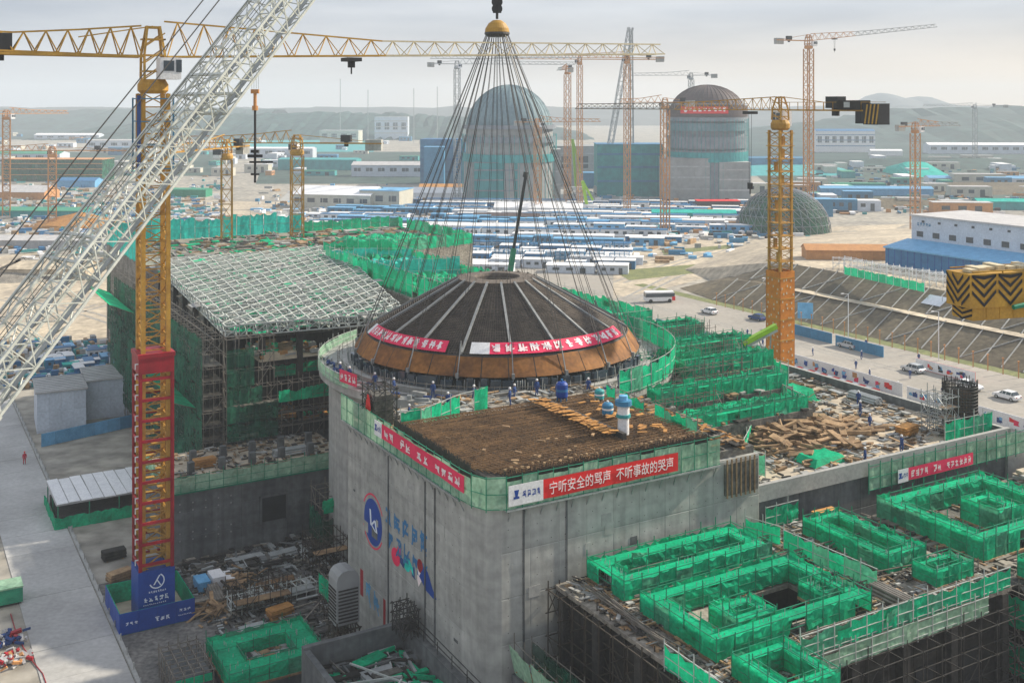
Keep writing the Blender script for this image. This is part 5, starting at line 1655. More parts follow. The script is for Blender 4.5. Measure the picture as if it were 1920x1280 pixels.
# lifting hook hanging from this crane's jib
hk = thing('hook_block', 'orange hook block with long dark rod hanging from the yellow jib', 'hook block', (-27.4, 116.6, 41.4))
mb = MB(); mb.box(-.42, .42, -.2, .2, 9.7, 10.15); mb.bar((0, 0, 8.3), (0, 0, 9.7), .18, 8, True); mb.bar((0, 0, 7.9), (0, 0, 8.4), .32, 8, True); part('block', mb, 'far_orange', hk)
mb = MB(); mb.bar((0, 0, .2), (0, 0, 8.0), .13, 6, True); part('rod', mb, 'dark', hk)
mb = MB(); mb.box(-.8, .8, -.1, .1, 2.9, 3.2); mb.box(-.6, 1.9, -.08, .08, 2.3, 2.5); mb.box(-.4, .4, -.3, .3, 3.4, 3.7); mb.box(-.45, .45, -.08, .08, 1.0, 1.2); part('cross_bar', mb, 'dark', hk)
mb = MB()
for s in (-.35, -.12, .12, .35):
    mb.bar((s, 0, 10.2), (s, 0, 14.0), .018)
part('rope', mb, 'cable', hk)

# ---- blue hoarding round its foot
hd = site('hoarding', 'blue panel hoarding round the foot of the yellow and red crane', 'fence', -18.8, 37.3)
for p, q in (((-18.8, 37.3), (-11.8, 37.3)), ((-18.8, 44.6), (-18.8, 37.3)), ((-11.8, 37.3), (-11.8, 44.6)), ((-11.8, 44.6), (-18.8, 44.6))):
    panels(hd, p, q, 0.05, 2.1, 1.75, 2.05, 'royal', 'hoarding_panel')
mb = MB()
mb.box(-18.76, -11.84, 37.32, 37.38, 0, 2.08); mb.box(-18.78, -18.72, 37.36, 44.56, 0, 2.08); mb.box(-11.88, -11.82, 37.36, 44.56, 0, 2.08); mb.box(-18.76, -11.84, 44.5, 44.57, 0, 2.08)
part('backing', mb, 'net', hd)
e = MB(); glyphs(e, -18.3, .9, 1.2, .3, 3, 37.22, 51); glyphs(e, -15.6, .7, 1.5, .45, 3, 37.22, 52); glyphs(e, -13.3, 1.1, 1.1, .3, 3, 37.22, 53); glyphs(e, -13.4, .7, 1.3, .14, 8, 37.22, 54)
part('lettering', e, 'letter_white', hd)
mb = MB(); mb.box(-18.6, -12, 37.5, 44.4, 0, .12); part('pad', mb, 'sand', hd)

# ---- right-hand crane with the orange cased mast
RX, RY, RJ = 36.8, 150.0, R(118)
tr, zr = tower_crane('tower crane with orange cased mast and striped ballast right of the dome', RX, RY, 46.4, 2.1, TH, RJ, 52, 17.0, 'ochre', 'tube', 'ochre', rise=.0, jh=1.15, jw=1.2, head=3.2, sec=3.4, k=1.05, chord=2.0, cwcol='dark', hook_at=.12, hook_len=10)
mb = MB()
for s1 in (-1, 1):
    mb.box(s1 * 1.3 - .06, s1 * 1.3 + .06, -1.36, 1.36, 8, 27.2); mb.box(-1.36, 1.36, s1 * 1.3 - .06, s1 * 1.3 + .06, 8, 27.2)
o = part('casing', mb, 'orange', tr); o.rotation_euler = (0, 0, TH)
sp = MB(); sp.box(-.1, .1, -.02, 0, -.14, .14); sp_me = sp.mesh('casing_opening', 'pale_yellow')
for i in range(17):
    for s in (-.85, 0, .85):
        M_ = Matrix.Rotation(TH, 3, 'Z')
        put('casing_opening', sp_me, tr, M_ @ Vector((s + rnd.uniform(-.3, .3), -1.37, 9.2 + i * 1.06 + rnd.uniform(-.35, .35))), (0, 0, TH))
        put('casing_opening', sp_me, tr, M_ @ Vector((-1.37, s + rnd.uniform(-.3, .3), 9.2 + i * 1.06 + rnd.uniform(-.35, .35))), (0, 0, TH - R(90)))
sh = MB(); sh.box(-1.36, 1.36, -1.42, -1.36, -.06, .06); sh.box(-1.42, -1.36, -1.36, 1.36, -.06, .06); sh_me = sh.mesh('casing_seam', 'ochre')
for i in range(7):
    put('casing_seam', sh_me, tr, (0, 0, 9.5 + i * 2.8), (0, 0, TH))
mb = MB()
for i in range(11):
    z = 28.5 + i * 1.75
    mb.obox((0, 0, z), 2.7, 2.7, .08, TH)
    mb.obox((rnd.uniform(-.6, .6), rnd.uniform(-.6, .6), z + .7), .5, .3, 1.2, TH)
part('ladder_landing', mb, 'ochre', tr)
# striped ballast at the end of its counter-jib
DCr = Vector((-math.cos(RJ), -math.sin(RJ), 0))
base = Vector((0, 0, zr)) + DCr * (1.05 + 17.0)
sb = MB(); sb.box(-2.0, 0.4, -1.0, 1.0, -1.7, .9); put('ballast_case', sb.mesh('ballast_case', 'dark'), tr, base, (0, 0, RJ + math.pi))
st = MB()
for i in range(4):
    x = -1.8 + i * .6
    st.quad((x, -1.03, -1.6), (x + .25, -1.03, -1.6), (x + .65, -1.03, .8), (x + .4, -1.03, .8))
put('stripe', st.mesh('stripe', 'yellow'), tr, base, (0, 0, RJ + math.pi))
mb = MB(); mb.box(-6.6, -2.6, -.9, .9, .1, 1.3); put('winch_house', mb.mesh('winch_house', 'form_dark'), tr, base, (0, 0, RJ + math.pi))
mb = MB(); mb.box(-5.3, -4.3, -.94, .94, .4, 1.1); put('winch_drum', mb.mesh('winch_drum', 'steel'), tr, base, (0, 0, RJ + math.pi))

# ---- near crane beyond the right edge, only its striped ballast in view
NX, NY = 43.0, 66.0
tn, zn = tower_crane('yellow and black chevron striped ballast end of a crane at the right edge', NX, NY, 36.7, 2.2, TH, aim(25.4, 60.5, NX, NY), 45, 18.0, 'yellow', 'yellow', 'yellow', jh=1.6, head=4, sec=5, k=1.2, cwcol='yellow', hook_at=.4, hook_len=8)
jn = aim(25.4, 60.5, NX, NY)
DN = Vector((-math.cos(jn), -math.sin(jn), 0))
bn = Vector((0, 0, zn)) + DN * (1.1 + 17.2)
bx = MB(); bx.box(-4.3, 1.0, -.95, .95, -.9, .95); bx.box(-3.9, .7, -.8, .8, -1.6, -.9)
put('ballast_case', bx.mesh('ballast_case', 'yellow'), tn, bn, (0, 0, jn + math.pi))
# chevrons: dark bars proud of the end plate and of the near side
cv = MB()
for i in range(5):
    z = -1.1 + i * .46
    for s in (-1, 1):
        z1_, z2_ = z - .05, z + .9
        y0, y1 = 0.0, s * .93
        if z1_ < -.86:
            y0 = s * .93 * (-.86 - z1_) / .95; z1_ = -.86
        if z2_ + .2 > .93:
            y1 = s * .93 * (.93 - .2 - z) / .95 if z < .73 else 0; z2_ = .93 - .2
        if abs(y1 - y0) > .05:
            cv.quad((1.03, y0, z1_), (1.03, y1, z2_), (1.03, y1, z2_ + .2), (1.03, y0, z1_ + .2))
for i in range(3):
    for s in (-1, 1):
        cv.quad((.73, 0, -1.65 + i * .28), (.73, s * .78, -1.35 + i * .28), (.73, s * .78, -1.22 + i * .28), (.73, 0, -1.52 + i * .28))
for k in range(3):
    x0 = .9 - k * 1.75
    for i in range(4):
        z = -.85 + i * .5
        for s in (0, 1):
            xa, xm = (x0, x0 - .8) if s == 0 else (x0 - 1.6, x0 - .8)
            cv.quad((xa, .99, min(z + .75, .8)), (xm, .99, z), (xm, .99, z + .2), (xa, .99, min(z + .95, .93)))
            cv.quad((xa, -.99, min(z + .75, .8)), (xm, -.99, z), (xm, -.99, z + .2), (xa, -.99, min(z + .95, .93)))
put('chevron', cv.mesh('chevron', 'dark'), tn, bn, (0, 0, jn + math.pi))
mb = MB()
for k in range(9):
    mb.obox((-4.0 + k * .55, rnd.uniform(-.6, .6), 1.06), .5, rnd.uniform(.5, 1.3), rnd.uniform(.15, .4))
put('ballast_top', mb.mesh('ballast_top', 'pale_yellow'), tn, bn, (0, 0, jn + math.pi))
mb = MB(); mb.bar((-1.6, 1.25, -.9), (-7, 1.3, -.2), .14, 6, True); mb.bar((-1.6, -1.25, -.9), (-7, -1.3, -.2), .14, 6, True); put('strut', mb.mesh('strut', 'green_paint'), tn, bn, (0, 0, jn + math.pi))
mb = MB(); mb.box(-6.6, -4.9, -.7, .7, 1.4, 2.7); put('winch_house', mb.mesh('winch_house', 'yellow'), tn, bn, (0, 0, jn + math.pi))

# ---- white twin-boom crawler crane crossing the upper left
foot, tip = Vector((-54.5, 68.5, 5.0)), Vector((-1.76, 129.0, 95.0))
bd = (tip - foot)
BLn = bd.length
az, el = math.atan2(bd.y, bd.x), math.asin(bd.z / bd.length)
cr = thing('crawler_crane', 'white twin-boom lattice crawler crane leaning across the upper left', 'crawler crane', (foot.x, foot.y, 0), az)
sec_n = 20
sl = BLn / sec_n
bm_ = lattice(sl, 1.7, 2.7, 3, .15, .06, 'x', cross=False)
bm_me = bm_.mesh('boom_section', 'boom_white')
for side in (-1.9, 1.9):
    for i in range(sec_n):
        put('boom_section', bm_me, cr, (math.cos(el) * sl * i, side, 5 + math.sin(el) * sl * i), (0, -el, 0))
cf = MB()
for s in (-1.3, 1.3):
    cf.bar((0, -2.7, s), (0, 2.7, s), .16); cf.bar((2.4, -2.7, s), (2.4, 2.7, s), .16)
    cf.bar((0, -2.7, s), (2.4, 2.7, s), .09); cf.bar((0, 2.7, s), (2.4, -2.7, s), .09)
cf.bar((0, -2.7, -1.3), (0, 2.7, 1.3), .09); cf.bar((0, 2.7, -1.3), (0, -2.7, 1.3), .09)
cf_me = cf.mesh('cross_frame', 'boom_white')
for i in (4, 7, 10, 13, 16, 19):
    put('cross_frame', cf_me, cr, (math.cos(el) * sl * i, 0, 5 + math.sin(el) * sl * i), (0, -el, 0))
wk = MB(); wk.box(0, BLn * .8, -2.2, -1.6, -1.22, -1.15); wk.box(0, BLn * .8, 1.6, 2.2, -1.22, -1.15)
put('walkway', wk.mesh('walkway', 'steel'), cr, (0, 0, 5), (0, -el, 0))
rp = MB()
for y_, d0, d1 in ((-1.4, 4.6, 6.2), (1.4, 4.6, 6.2)):
    rp.bar((6, y_, d0), (BLn, y_, d1), .06)
for y_ in (-1.5, -.9, .9, 1.5):
    rp.bar((6, y_, 1.7), (BLn, y_, 2.2), .03)
put('pendant_rope', rp.mesh('pendant_rope', 'cable'), cr, (0, 0, 5), (0, -el, 0))
sp2 = MB(); sp2.bar((34, -1.4, 7.9), (40.5, 1.4, 3.4), .13); sp2.bar((34, 1.4, 4.8), (36, -1.4, 5.4), .08)
put('pendant_spreader', sp2.mesh('pendant_spreader', 'dark'), cr, (0, 0, 5), (0, -el, 0))
sv = MB(); sv.lathe([(0, -.2), (.95, -.2), (.95, .2), (0, .2)], 20); sv.lathe([(.95, .05), (1.15, .05), (1.15, -.05), (.95, -.05)], 20)
sv_me = sv.mesh('sheave', 'teal')
for y_ in (-2.6, 2.6):
    o = put('sheave', sv_me, cr, (math.cos(el) * 27 + 1.0, y_, 5 + math.sin(el) * 27 - 2.0), (R(90), 0, 0))
bf = MB()
for s in (-1, 1):
    for y_ in (-2.7, -1.1, 1.1, 2.7):
        bf.bar((22, y_, s * 1.3), (32, y_ * .8, s * .9), .13)
bf.box(21, 30, -2.8, 2.8, -1.6, -1.45)
put('boom_foot_frame', bf.mesh('boom_foot_frame', 'boom_white'), cr, (0, 0, 5), (0, -el, 0))
hdm = MB(); hdm.box(-1.4, 1.4, -2.6, 2.6, -1.6, 1.6); put('boom_head', hdm.mesh('boom_head', 'boom_white'), cr, (math.cos(el) * BLn, 0, 5 + math.sin(el) * BLn), (0, -el, 0))
mb = MB(); mb.box(-14, 3, -4.2, 4.2, 1.9, 4.6); mb.box(-2, 2, -5.2, -4.3, 2.2, 5.2); part('superstructure', mb, 'boom_white', cr)
for s in (-1, 1):
    mb = MB(); mb.box(-7, 7, s * 4.6 - .9, s * 4.6 + .9, 0, 1.8); part('crawler_track', mb, 'dark', cr)
mb = MB(); mb.box(-16, -12, -4, 4, 2.2, 7.5); part('counterweight', mb, 'blue', cr)
# ------------------------------------------------------------------ people and cars
def make_person(label, cloth, loc, rz, group=None, first=[None]):
    """One continuous skinned body, mid-stride; helmet apart."""
    key = cloth
    if key not in PEOPLE:
        V = [((0, 0, .95), .15), ((0, 0, 1.15), .15), ((0, 0, 1.38), .17), ((0, 0, 1.50), .065), ((0, .01, 1.60), .095), ((0, .01, 1.68), .09),
             ((.10, 0, .88), .10), ((.12, .10, .50), .075), ((.12, .06, .09), .055), ((.12, -.08, .05), .05),
             ((-.10, 0, .88), .10), ((-.12, -.06, .50), .075), ((-.12, .10, .09), .055), ((-.12, -.02, .05), .05),
             ((.19, 0, 1.40), .07), ((.25, -.02, 1.12), .052), ((.24, -.16, .92), .042), ((.235, -.22, .85), .04),
             ((-.19, 0, 1.40), .07), ((-.25, .02, 1.12), .052), ((-.27, -.08, .90), .042), ((-.27, -.11, .82), .04)]
        E = [(0, 1), (1, 2), (2, 3), (3, 4), (4, 5), (0, 6), (6, 7), (7, 8), (8, 9), (0, 10), (10, 11), (11, 12), (12, 13), (2, 14), (14, 15), (15, 16), (16, 17), (2, 18), (18, 19), (19, 20), (20, 21)]
        me = bpy.data.meshes.new('body'); me.from_pydata([v for v, r in V], E, [])
        o = bpy.data.objects.new('body_source', me); COL.objects.link(o)
        o.modifiers.new('skin', 'SKIN')
        for sv_, (v, r) in zip(me.skin_vertices[0].data, V):
            sv_.radius = (r, r)
        me.skin_vertices[0].data[0].use_root = True
        ss = o.modifiers.new('sub', 'SUBSURF'); ss.levels = 1; ss.render_levels = 1
        dg = bpy.context.evaluated_depsgraph_get()
        bm2 = bpy.data.meshes.new_from_object(o.evaluated_get(dg))
        bpy.data.objects.remove(o)
        bm2.materials.clear()
        for m in (cloth, 'skin', 'tyre'):
            bm2.materials.append(MATS[m])
        for p in bm2.polygons:
            c = p.center
            p.material_index = 1 if c.z > 1.53 or (c.z < .93 and abs(c.x) > .2) else (2 if c.z < .1 else 0)
            p.use_smooth = True
        h = MB(); h.lathe([(.14, 1.66), (.12, 1.67), (.115, 1.73), (.08, 1.79), (0, 1.81)], 14)
        PEOPLE[key] = (bm2, h.mesh('helmet', 'white' if len(PEOPLE) % 2 else 'banner_red'))
    b, h = PEOPLE[key]
    t = thing('person', label, 'person', loc, rz, group)
    put('body', b, t, (0, 0, 0)); put('helmet', h, t, (0, 0, 0))
    return t
PEOPLE = {}
make_person('worker in red overalls walking on the concrete haul road', 'cloth_red', G(46, 870, .08), .6)
k = 0
for a in (-150, -143, -131, -122, -109, -96, -84, -71, -60, -47, -38):
    r_ = rnd.choice((17.6, 19.2, 19.6))
    t_ = R(a)
    z = 20.6 if r_ < 18 else 20.12
    k += 1
    make_person('worker in dark blue on the ring wall below the dome skirt, ' + ORD[k - 1] + ' from the left', 'cloth_blue', (DX + r_ * math.cos(t_), DY + r_ * math.sin(t_), z), rnd.uniform(0, 6), 'workers on the ring wall')
for q_, (a, b) in enumerate(((4, 22), (9, 24), (15, 22.5), (19, 24))):
    make_person('worker in blue on the back deck before the ring wall, ' + ORD[q_] + ' from the left', 'cloth_blue', S(a, b, 20.56), rnd.uniform(0, 6), 'workers on the back deck')
for q_, (a, b) in enumerate(((41, 1.5), (47, 2.4), (50, 9), (53, 13), (56, 16))):
    make_person('worker in blue walking over the rubble roof, ' + ORD[q_] + ' from the left', 'cloth_blue', S(a, b, 16.37), rnd.uniform(0, 6), 'workers on the rubble roof')
PEDS = [(117, 50), (119, 55), (124, 66), (121, 76), (128, 81), (114.5, 79), (117, 104), (123, 108), (136, 74), (137, 88), (118, 70), (116, 92), (122, 88), (131, 60), (115, 61), (119, 99)]
for a, b in PEDS:
    PED = ORD[sorted(PEDS, key=lambda q: S(*q).x / S(*q).y).index((a, b))]
    make_person('pedestrian in blue on the service road, ' + PED + ' from the left', 'cloth_blue', S(a, b, .05), rnd.uniform(0, 6), 'people on the service road')


def make_car(label, loc, rz, paint, group, suv=0.0):
    t = thing('parked_car', label, 'car', loc, rz, group)
    W2 = .9
    prof = [(-2.2, .35), (-2.25, .75), (-2.05, .98), (-1.0, 1.02), (1.15, 1.0), (2.1, .84), (2.25, .6), (2.2, .35)]
    mb = MB()
    L_ = [(x, -W2, z) for x, z in prof]; R_ = [(x, W2, z) for x, z in prof]
    n = len(prof)
    mb.quad(*L_); mb.quad(*reversed(R_))
    for i in range(n):
        j = (i + 1) % n
        mb.quad(L_[i], R_[i], R_[j], L_[j])
    roofp = [(-1.75 - suv * .3, 1.0), (-1.35 - suv * .5, 1.45 + suv * .2), (.35, 1.47 + suv * .2), (1.05, 1.0)]
    part('body', mb, paint, t)
    gh = MB()
    l = [(x, -.82 if z < 1.2 else -.68, z) for x, z in roofp]; r = [(x, -y, z) for x, y, z in l]
    gh.quad(*l); gh.quad(*reversed(r)); gh.quad(l[0], r[0], r[1], l[1]); gh.quad(l[2], r[2], r[3], l[3])
    part('window', gh, 'glass', t)
    rf = MB(); rf.box(roofp[1][0] + .02, roofp[2][0] - .02, -.69, .69, roofp[1][1] - .03, roofp[1][1] + .04)
    for x in (roofp[1][0] + .1, -.4, roofp[2][0] - .05):
        for s in (-1, 1):
            rf.bar((x, s * .70, roofp[1][1]), (x + .05, s * .84, 1.0), .05)
    part('roof', rf, paint, t)
    wh = MB(); wh.lathe([(0, -.11), (.33, -.11), (.33, .11), (0, .11)], 16)
    wme = wh.mesh('wheel', 'tyre')
    rm = MB(); rm.lathe([(0, -.12), (.19, -.12), (.19, .12), (0, .12)], 10); rme = rm.mesh('rim', 'steel')
    for x in (-1.4, 1.4):
        for s in (-1, 1):
            w = put('wheel', wme, t, (x, s * .84, .33), (R(90), 0, 0))
            o = bpy.data.objects.new('rim', rme); COL.objects.link(o); o.parent = w
    for s in (-.6, .6):
        h = MB(); h.box(2.15, 2.27, s - .17, s + .17, .62, .76); part('headlight', h, 'white', t)
        h = MB(); h.box(-2.28, -2.2, s - .17, s + .17, .72, .86); part('tail_light', h, 'red', t)
    return t
ALG = TH + R(90)
for i, (px, py, lab, pt) in enumerate((
        (1712, 697, 'silver car driving beside the red panels on the service road', 'car_silver'),
        (1818, 729, 'white car second from the right edge on the service road', 'car_white'),
        (1888, 748, 'white car nearest to the right edge on the service road', 'car_white'),
        (1590, 652, 'silver car behind the orange mast end of the service road', 'car_silver'),
        (1330, 588, 'white car on the far part of the service road by the terraces', 'car_white'),
        (1420, 600, 'dark blue car passing left of the orange mast', 'cloth_blue'))):
    make_car(lab, G(px, py, .05), ALG + (math.pi if i == 1 else 0), pt, 'cars on the service road', .6 if i == 0 else .2)

# minibus where the slope begins
t = thing('bus', 'white and dark minibus stopped where the service road meets the sand yard', 'bus', G(1236, 566, .05), R(8))
mb = MB(); mb.box(-3.8, 3.8, -1.2, 1.2, .45, 1.4); mb.box(-3.7, 3.6, -1.15, 1.15, 2.35, 2.7); part('body', mb, 'white', t)
mb = MB(); mb.box(-3.75, 3.7, -1.18, 1.18, 1.4, 2.35); part('window', mb, 'glass', t)
mb = MB(); mb.box(3.0, 3.85, -1.22, 1.22, .5, 1.5); part('front', mb, 'banner_red', t)
wh = MB(); wh.lathe([(0, -.14), (.48, -.14), (.48, .14), (0, .14)], 14); wme = wh.mesh('wheel', 'tyre')
for x in (-2.5, 2.4):
    for s in (-1.1, 1.1):
        put('wheel', wme, t, (x, s, .48), (R(90), 0, 0))

# ------------------------------------------------------------------ service road furniture
pst = MB(); pst.bar((0, 0, 0), (0, 0, 3.0), .1, 4); pst.box(-.16, .16, -.16, .16, 2.9, 3.1)
pst_me = pst.mesh('road_post', 'far_orange')
for i in range(34):
    o = bpy.data.objects.new('road_post', pst_me); COL.objects.link(o); o.location = S(141.5, 34 + i * 3.2, .04)
    o['label'], o['category'], o['group'] = 'thin post along the foot of the embankment, ' + ORD[i] + ' from the right', 'post', 'posts along the foot of the embankment'
pl = MB(); pl.bar((0, 0, 0), (0, 0, 9.5), .09, 6); pl.bar((0, 0, 9.4), (-1.6, 0, 9.7), .06); pl.box(-2.1, -1.4, -.15, .15, 9.6, 9.75)
pl_me = pl.mesh('street_lamp', 'white')
for i, b in enumerate((52, 73, 96, 120)):
    o = bpy.data.objects.new('street_lamp', pl_me); COL.objects.link(o); o.location = S(140.5, b, .05); o.rotation_euler = (0, 0, TH)
    o['label'], o['category'], o['group'] = 'white street lamp on the service road, ' + ('nearest to the right edge', 'second from the right edge', 'third from the right edge', 'nearest to the orange mast')[i], 'street lamp', 'street lamps on the service road'
def hoarding_run(label, a, b0, b1, z1, m, seed=None, w=2.0, frame=None, printed=False):
    t = site('hoarding', label, 'fence', a, b0)
    panels(t, (a, b1), (a, b0), .1, z1, w, z1, m, 'hoarding_panel')
    mb = MB(); mb.box(a + .02, a + .1, b0, b1, 0, z1)
    part('backing', mb, frame or m, t)
    if printed:
        n = int((b1 - b0) / w)
        for i in range(n):
            for q in range(3):
                e = MB()
                x0_ = rnd.uniform(.05, .5) * w; z0_ = rnd.uniform(.15, .5) * z1
                e.quad((x0_, -.045 - q * .004, z0_), (x0_ + w * rnd.uniform(.2, .45), -.045 - q * .004, z0_), (x0_ + w * rnd.uniform(.2, .45), -.045 - q * .004, z0_ + z1 * rnd.uniform(.15, .4)), (x0_, -.045 - q * .004, z0_ + z1 * rnd.uniform(.15, .4)))
                put('print', e.mesh('print', rnd.choice(('banner_red', 'royal', 'light_blue', 'far_orange', 'cloth_blue', 'banner_pink', 'dark'))), t, (a, b1 - i * w - .1, 0), (0, 0, R(-90)))
    return t
hoarding_run('long blue hoarding beyond the orange mast on the service road', 133.5, 94, 112, 2.2, 'steel_blue', frame='light_blue')
hoarding_run('second long blue hoarding nearer to the silver car', 133.0, 80, 92.5, 2.2, 'steel_blue', frame='light_blue')
hoarding_run('white hoarding with coloured prints along the near side of the service road', 112.5, 58, 96, 2.4, 'white', 60, 2.4, printed=True)
hoarding_run('red panel fence beside the silver car on the service road', 131.5, 58, 71, 2.0, 'white', 90, 2.2, frame='banner_red', printed=True)
hoarding_run('low blue hoarding left of the coloured prints by the orange mast', 111.5, 97, 125, 2.2, 'steel_blue')
hoarding_run('white hoarding with prints continuing to the right edge', 112.5, 28, 57, 2.2, 'white', 120, 2.4, printed=True)
bx = MB(); bx.box(-.6, .6, -.35, .35, 0, .8); bx_me = bx.mesh('road_barrier', 'white')
bx2 = MB(); bx2.box(-.6, .6, -.35, .35, 0, .8); bx2_me = bx2.mesh('road_barrier', 'banner_red')
for i in range(30):
    o = bpy.data.objects.new('road_barrier', bx_me if i % 2 else bx2_me); COL.objects.link(o)
    o.location = S(110.6, 62 + i * 1.5, .05); o.rotation_euler = (0, 0, ALG)
    o['label'], o['category'], o['group'] = ('white' if i % 2 else 'red') + ' road barrier before the printed hoarding, ' + ORD[i // 2] + ' of its colour from the right', 'barrier', 'road barriers before the printed hoarding'
# signs on the slope
def sign(label, p, rz, w, h, z, m, tilt=0):
    t = thing('sign_board', label, 'sign', p, rz)
    mb = MB(); mb.obox((0, 0, z), w, .12, h, 0, (tilt, 0, 0)); part('board', mb, m, t)
    mb = MB()
    for s in (-.38, .38):
        mb.bar((s * w, .1, 0), (s * w, .1, z + h * .3), .06)
    part('post', mb, 'steel', t)
    return t
sign('upper white tilted panel lying on the embankment left of the striped ballast', S(163, 92, 6.2), ALG + R(180), 5.0, 3.4, .5, 'cladding', R(-62))
sign('second white tilted panel on the embankment nearest the striped ballast', S(163, 80, 6.2), ALG + R(180), 5.0, 3.4, .5, 'cladding', R(-62))
sign('blue notice board standing at the foot of the slope by the orange mast', S(144, 112, .1), TH + R(-45), 3.4, 3.6, 2.9, 'light_blue')

# ------------------------------------------------------------------ sheds, containers and boxes, each a thing of its own
def shed(label, p, rz, w, d, h, wall, roof, gable=0.0, nwin=0, door=True, group=None, win='glass', cat='shed', name='shed', over=.25):
    t = thing(name, label, cat, p, rz, group)
    mb = MB(); mb.box(-w / 2, w / 2, -d / 2, d / 2, 0, h)
    if gable:
        for s in (-1, 1):
            mb.quad((s * w / 2, -d / 2, h), (s * w / 2, d / 2, h), (s * w / 2, 0, h + gable))
    part('wall', mb, wall, t)
    mb = MB()
    if gable:
        for s in (-1, 1):
            x, y = w / 2 + over, s * (d / 2 + over)
            mb.quad((-x, y, h - .05), (x, y, h - .05), (x, 0, h + gable + .08), (-x, 0, h + gable + .08))
            mb.quad((-x, y, h - .17), (x, y, h - .17), (x, y, h - .05), (-x, y, h - .05))
    else:
        mb.box(-w / 2 - over, w / 2 + over, -d / 2 - over, d / 2 + over, h + .005, h + .25)
    part('roof', mb, roof, t)
    if w >= 16:
        ns_ = int(w / 4)
        sm_ = MB(); sm_.box(-.12, .12, -.1, .0, .1, h - .05)
        sme = sm_.mesh('wall_seam', wall)
        for i in range(1, ns_):
            put('wall_seam', sme, t, (-w / 2 + w * i / ns_, -d / 2, 0))
        if h > 12:
            for z in [h * q for q in (.28, .55, .8)]:
                sm_ = MB(); sm_.box(-w / 2 - .05, w / 2 + .05, -d / 2 - .2, -d / 2 - .02, z, z + h * .035); part('wall_band', sm_, roof if roof != wall else 'steel', t)
    for i in range(nwin):
        x = -w / 2 + w * (i + .5) / nwin
        mb = MB(); mb.box(x - w / nwin * .28, x + w / nwin * .28, -d / 2 - .05, -d / 2 + .05, h * .45, h * .75); part('window', mb, win, t)
    if door:
        mb = MB(); mb.box(w * .22, w * .22 + min(1.2, w * .2), -d / 2 - .04, -d / 2 + .04, 0, min(2.2, h * .8)); part('door', mb, 'steel_blue', t)
    return t
# two site offices at the left and their blue plinth
pa = S(-17.4 + 6.5, 118)
def office(label, px, py):
    t = shed(label, G(px, py), TH - R(4), 7.0, 9.5, 6.0, 'cladding', 'roof_grey', 0, 0, False, cat='site office', name='site_office')
    me = WP['cladding']
    for i in range(4):
        for j in range(2):
            put('wall_panel', me, t, (-3.5 + 1.75 * i, -4.76, .3 + 2.85 * j), (0, 0, 0), (1.75, 1, 2.8))
    rs = MB(); rs.box(-3.7, 3.7, -.05, .05, 0, .08); rme = rs.mesh('roof_seam', 'steel')
    for i in range(9):
        put('roof_seam', rme, t, (0, -4.4 + 1.1 * i, 6.25))
office('grey two-storey site office nearest the white boom foot', 112, 792)
office('grey two-storey site office next to the crane mast', 200, 768)
t = thing('hoarding', 'blue plinth fence in front of the two grey site offices', 'fence', G(80, 835), 0)
p0, p1 = G(78, 838), G(248, 800)
rz_ = math.atan2(p1.y - p0.y, p1.x - p0.x); L_ = (p1 - p0).length
t.rotation_euler = (0, 0, rz_); t.location = p0
for i in range(int(L_ / 2)):
    put('hoarding_panel', WP['light_blue'], t, (i * 2.0, 0, 0), (0, 0, 0), (2.0, 1, 1.9))
mb = MB(); mb.box(0, L_, .02, .12, 0, 1.9); part('backing', mb, 'steel_blue', t)
# open yard shed with flat roof and green skirts
p = G(185, 955)
t = thing('yard_shed', 'flat white-roofed yard shed with green skirts beside the haul road', 'shed', p, TH)
mb = MB(); mb.box(-5.4, 5.4, -4.2, 5.2, 2.7, 2.82); part('roof', mb, 'roof_grey', t)
sheet = MB(); sheet.box(-.62, .62, -4.7, 4.7, 0, .07); sh_me = sheet.mesh('roof_sheet', 'white')
for i in range(8):
    put('roof_sheet', sh_me, t, (-4.7 + i * 1.34, .5, 2.86 + rnd.uniform(0, .04)), (rnd.uniform(-.01, .01), rnd.uniform(-.02, .02), rnd.uniform(-.01, .01)))
yp = MB(); yp.bar((0, 0, 0), (0, 0, 2.7), .09); yp_me = yp.mesh('post', 'green_paint')
for x in (-5.2, -1.7, 1.7, 5.2):
    for y in (-4.0, .5, 5.0):
        put('post', yp_me, t, (x, y, 0))
for (x0, y0, x1, y1) in ((-5.6, -4.5, 5.6, -4.5), (-5.6, 5.4, -5.6, -4.5)):
    n = 7
    for i in range(n):
        put('skirt_panel', PAN['net'][i % 4], t, (x0 + (x1 - x0) * i / n, y0 + (y1 - y0) * i / n, 0), (0, 0, math.atan2(y1 - y0, x1 - x0)), (math.hypot(x1 - x0, y1 - y0) / n, 1, 1.5))
mb = MB(); mb.box(-5, 5, -3.8, 5, 0, 1.2); part('stored_steel', mb, 'rebar_dark', t)
# green skip and red hose by the road
t = thing('skip', 'green steel skip with pale lid at the left edge beside the haul road', 'skip', G(14, 1128), TH)
mb = MB(); mb.box(-1.4, 1.3, -1.2, 1.2, .25, 1.7); part('body', mb, 'green_paint', t)
mb = MB(); mb.box(-1.45, 1.35, -1.25, 1.25, 1.7, 1.85); part('lid', mb, 'net_pale', t)
for x in (-1.1, 1.0):
    mb = MB(); mb.box(x - .15, x + .15, -1.0, 1.0, 0, .25); part('skid', mb, 'dark', t)
mb = MB()
pts = [G(20, 1150, .08), G(30, 1185, .08), G(45, 1215, .08), G(62, 1240, .08), G(80, 1262, .08), G(88, 1285, .08)]
for p, q in zip(pts[:-1], pts[1:]):
    mb.bar(p, q, .05, 6)
single('hose', mb, 'red', 'red hose lying on the dirt left of the haul road', 'hose')

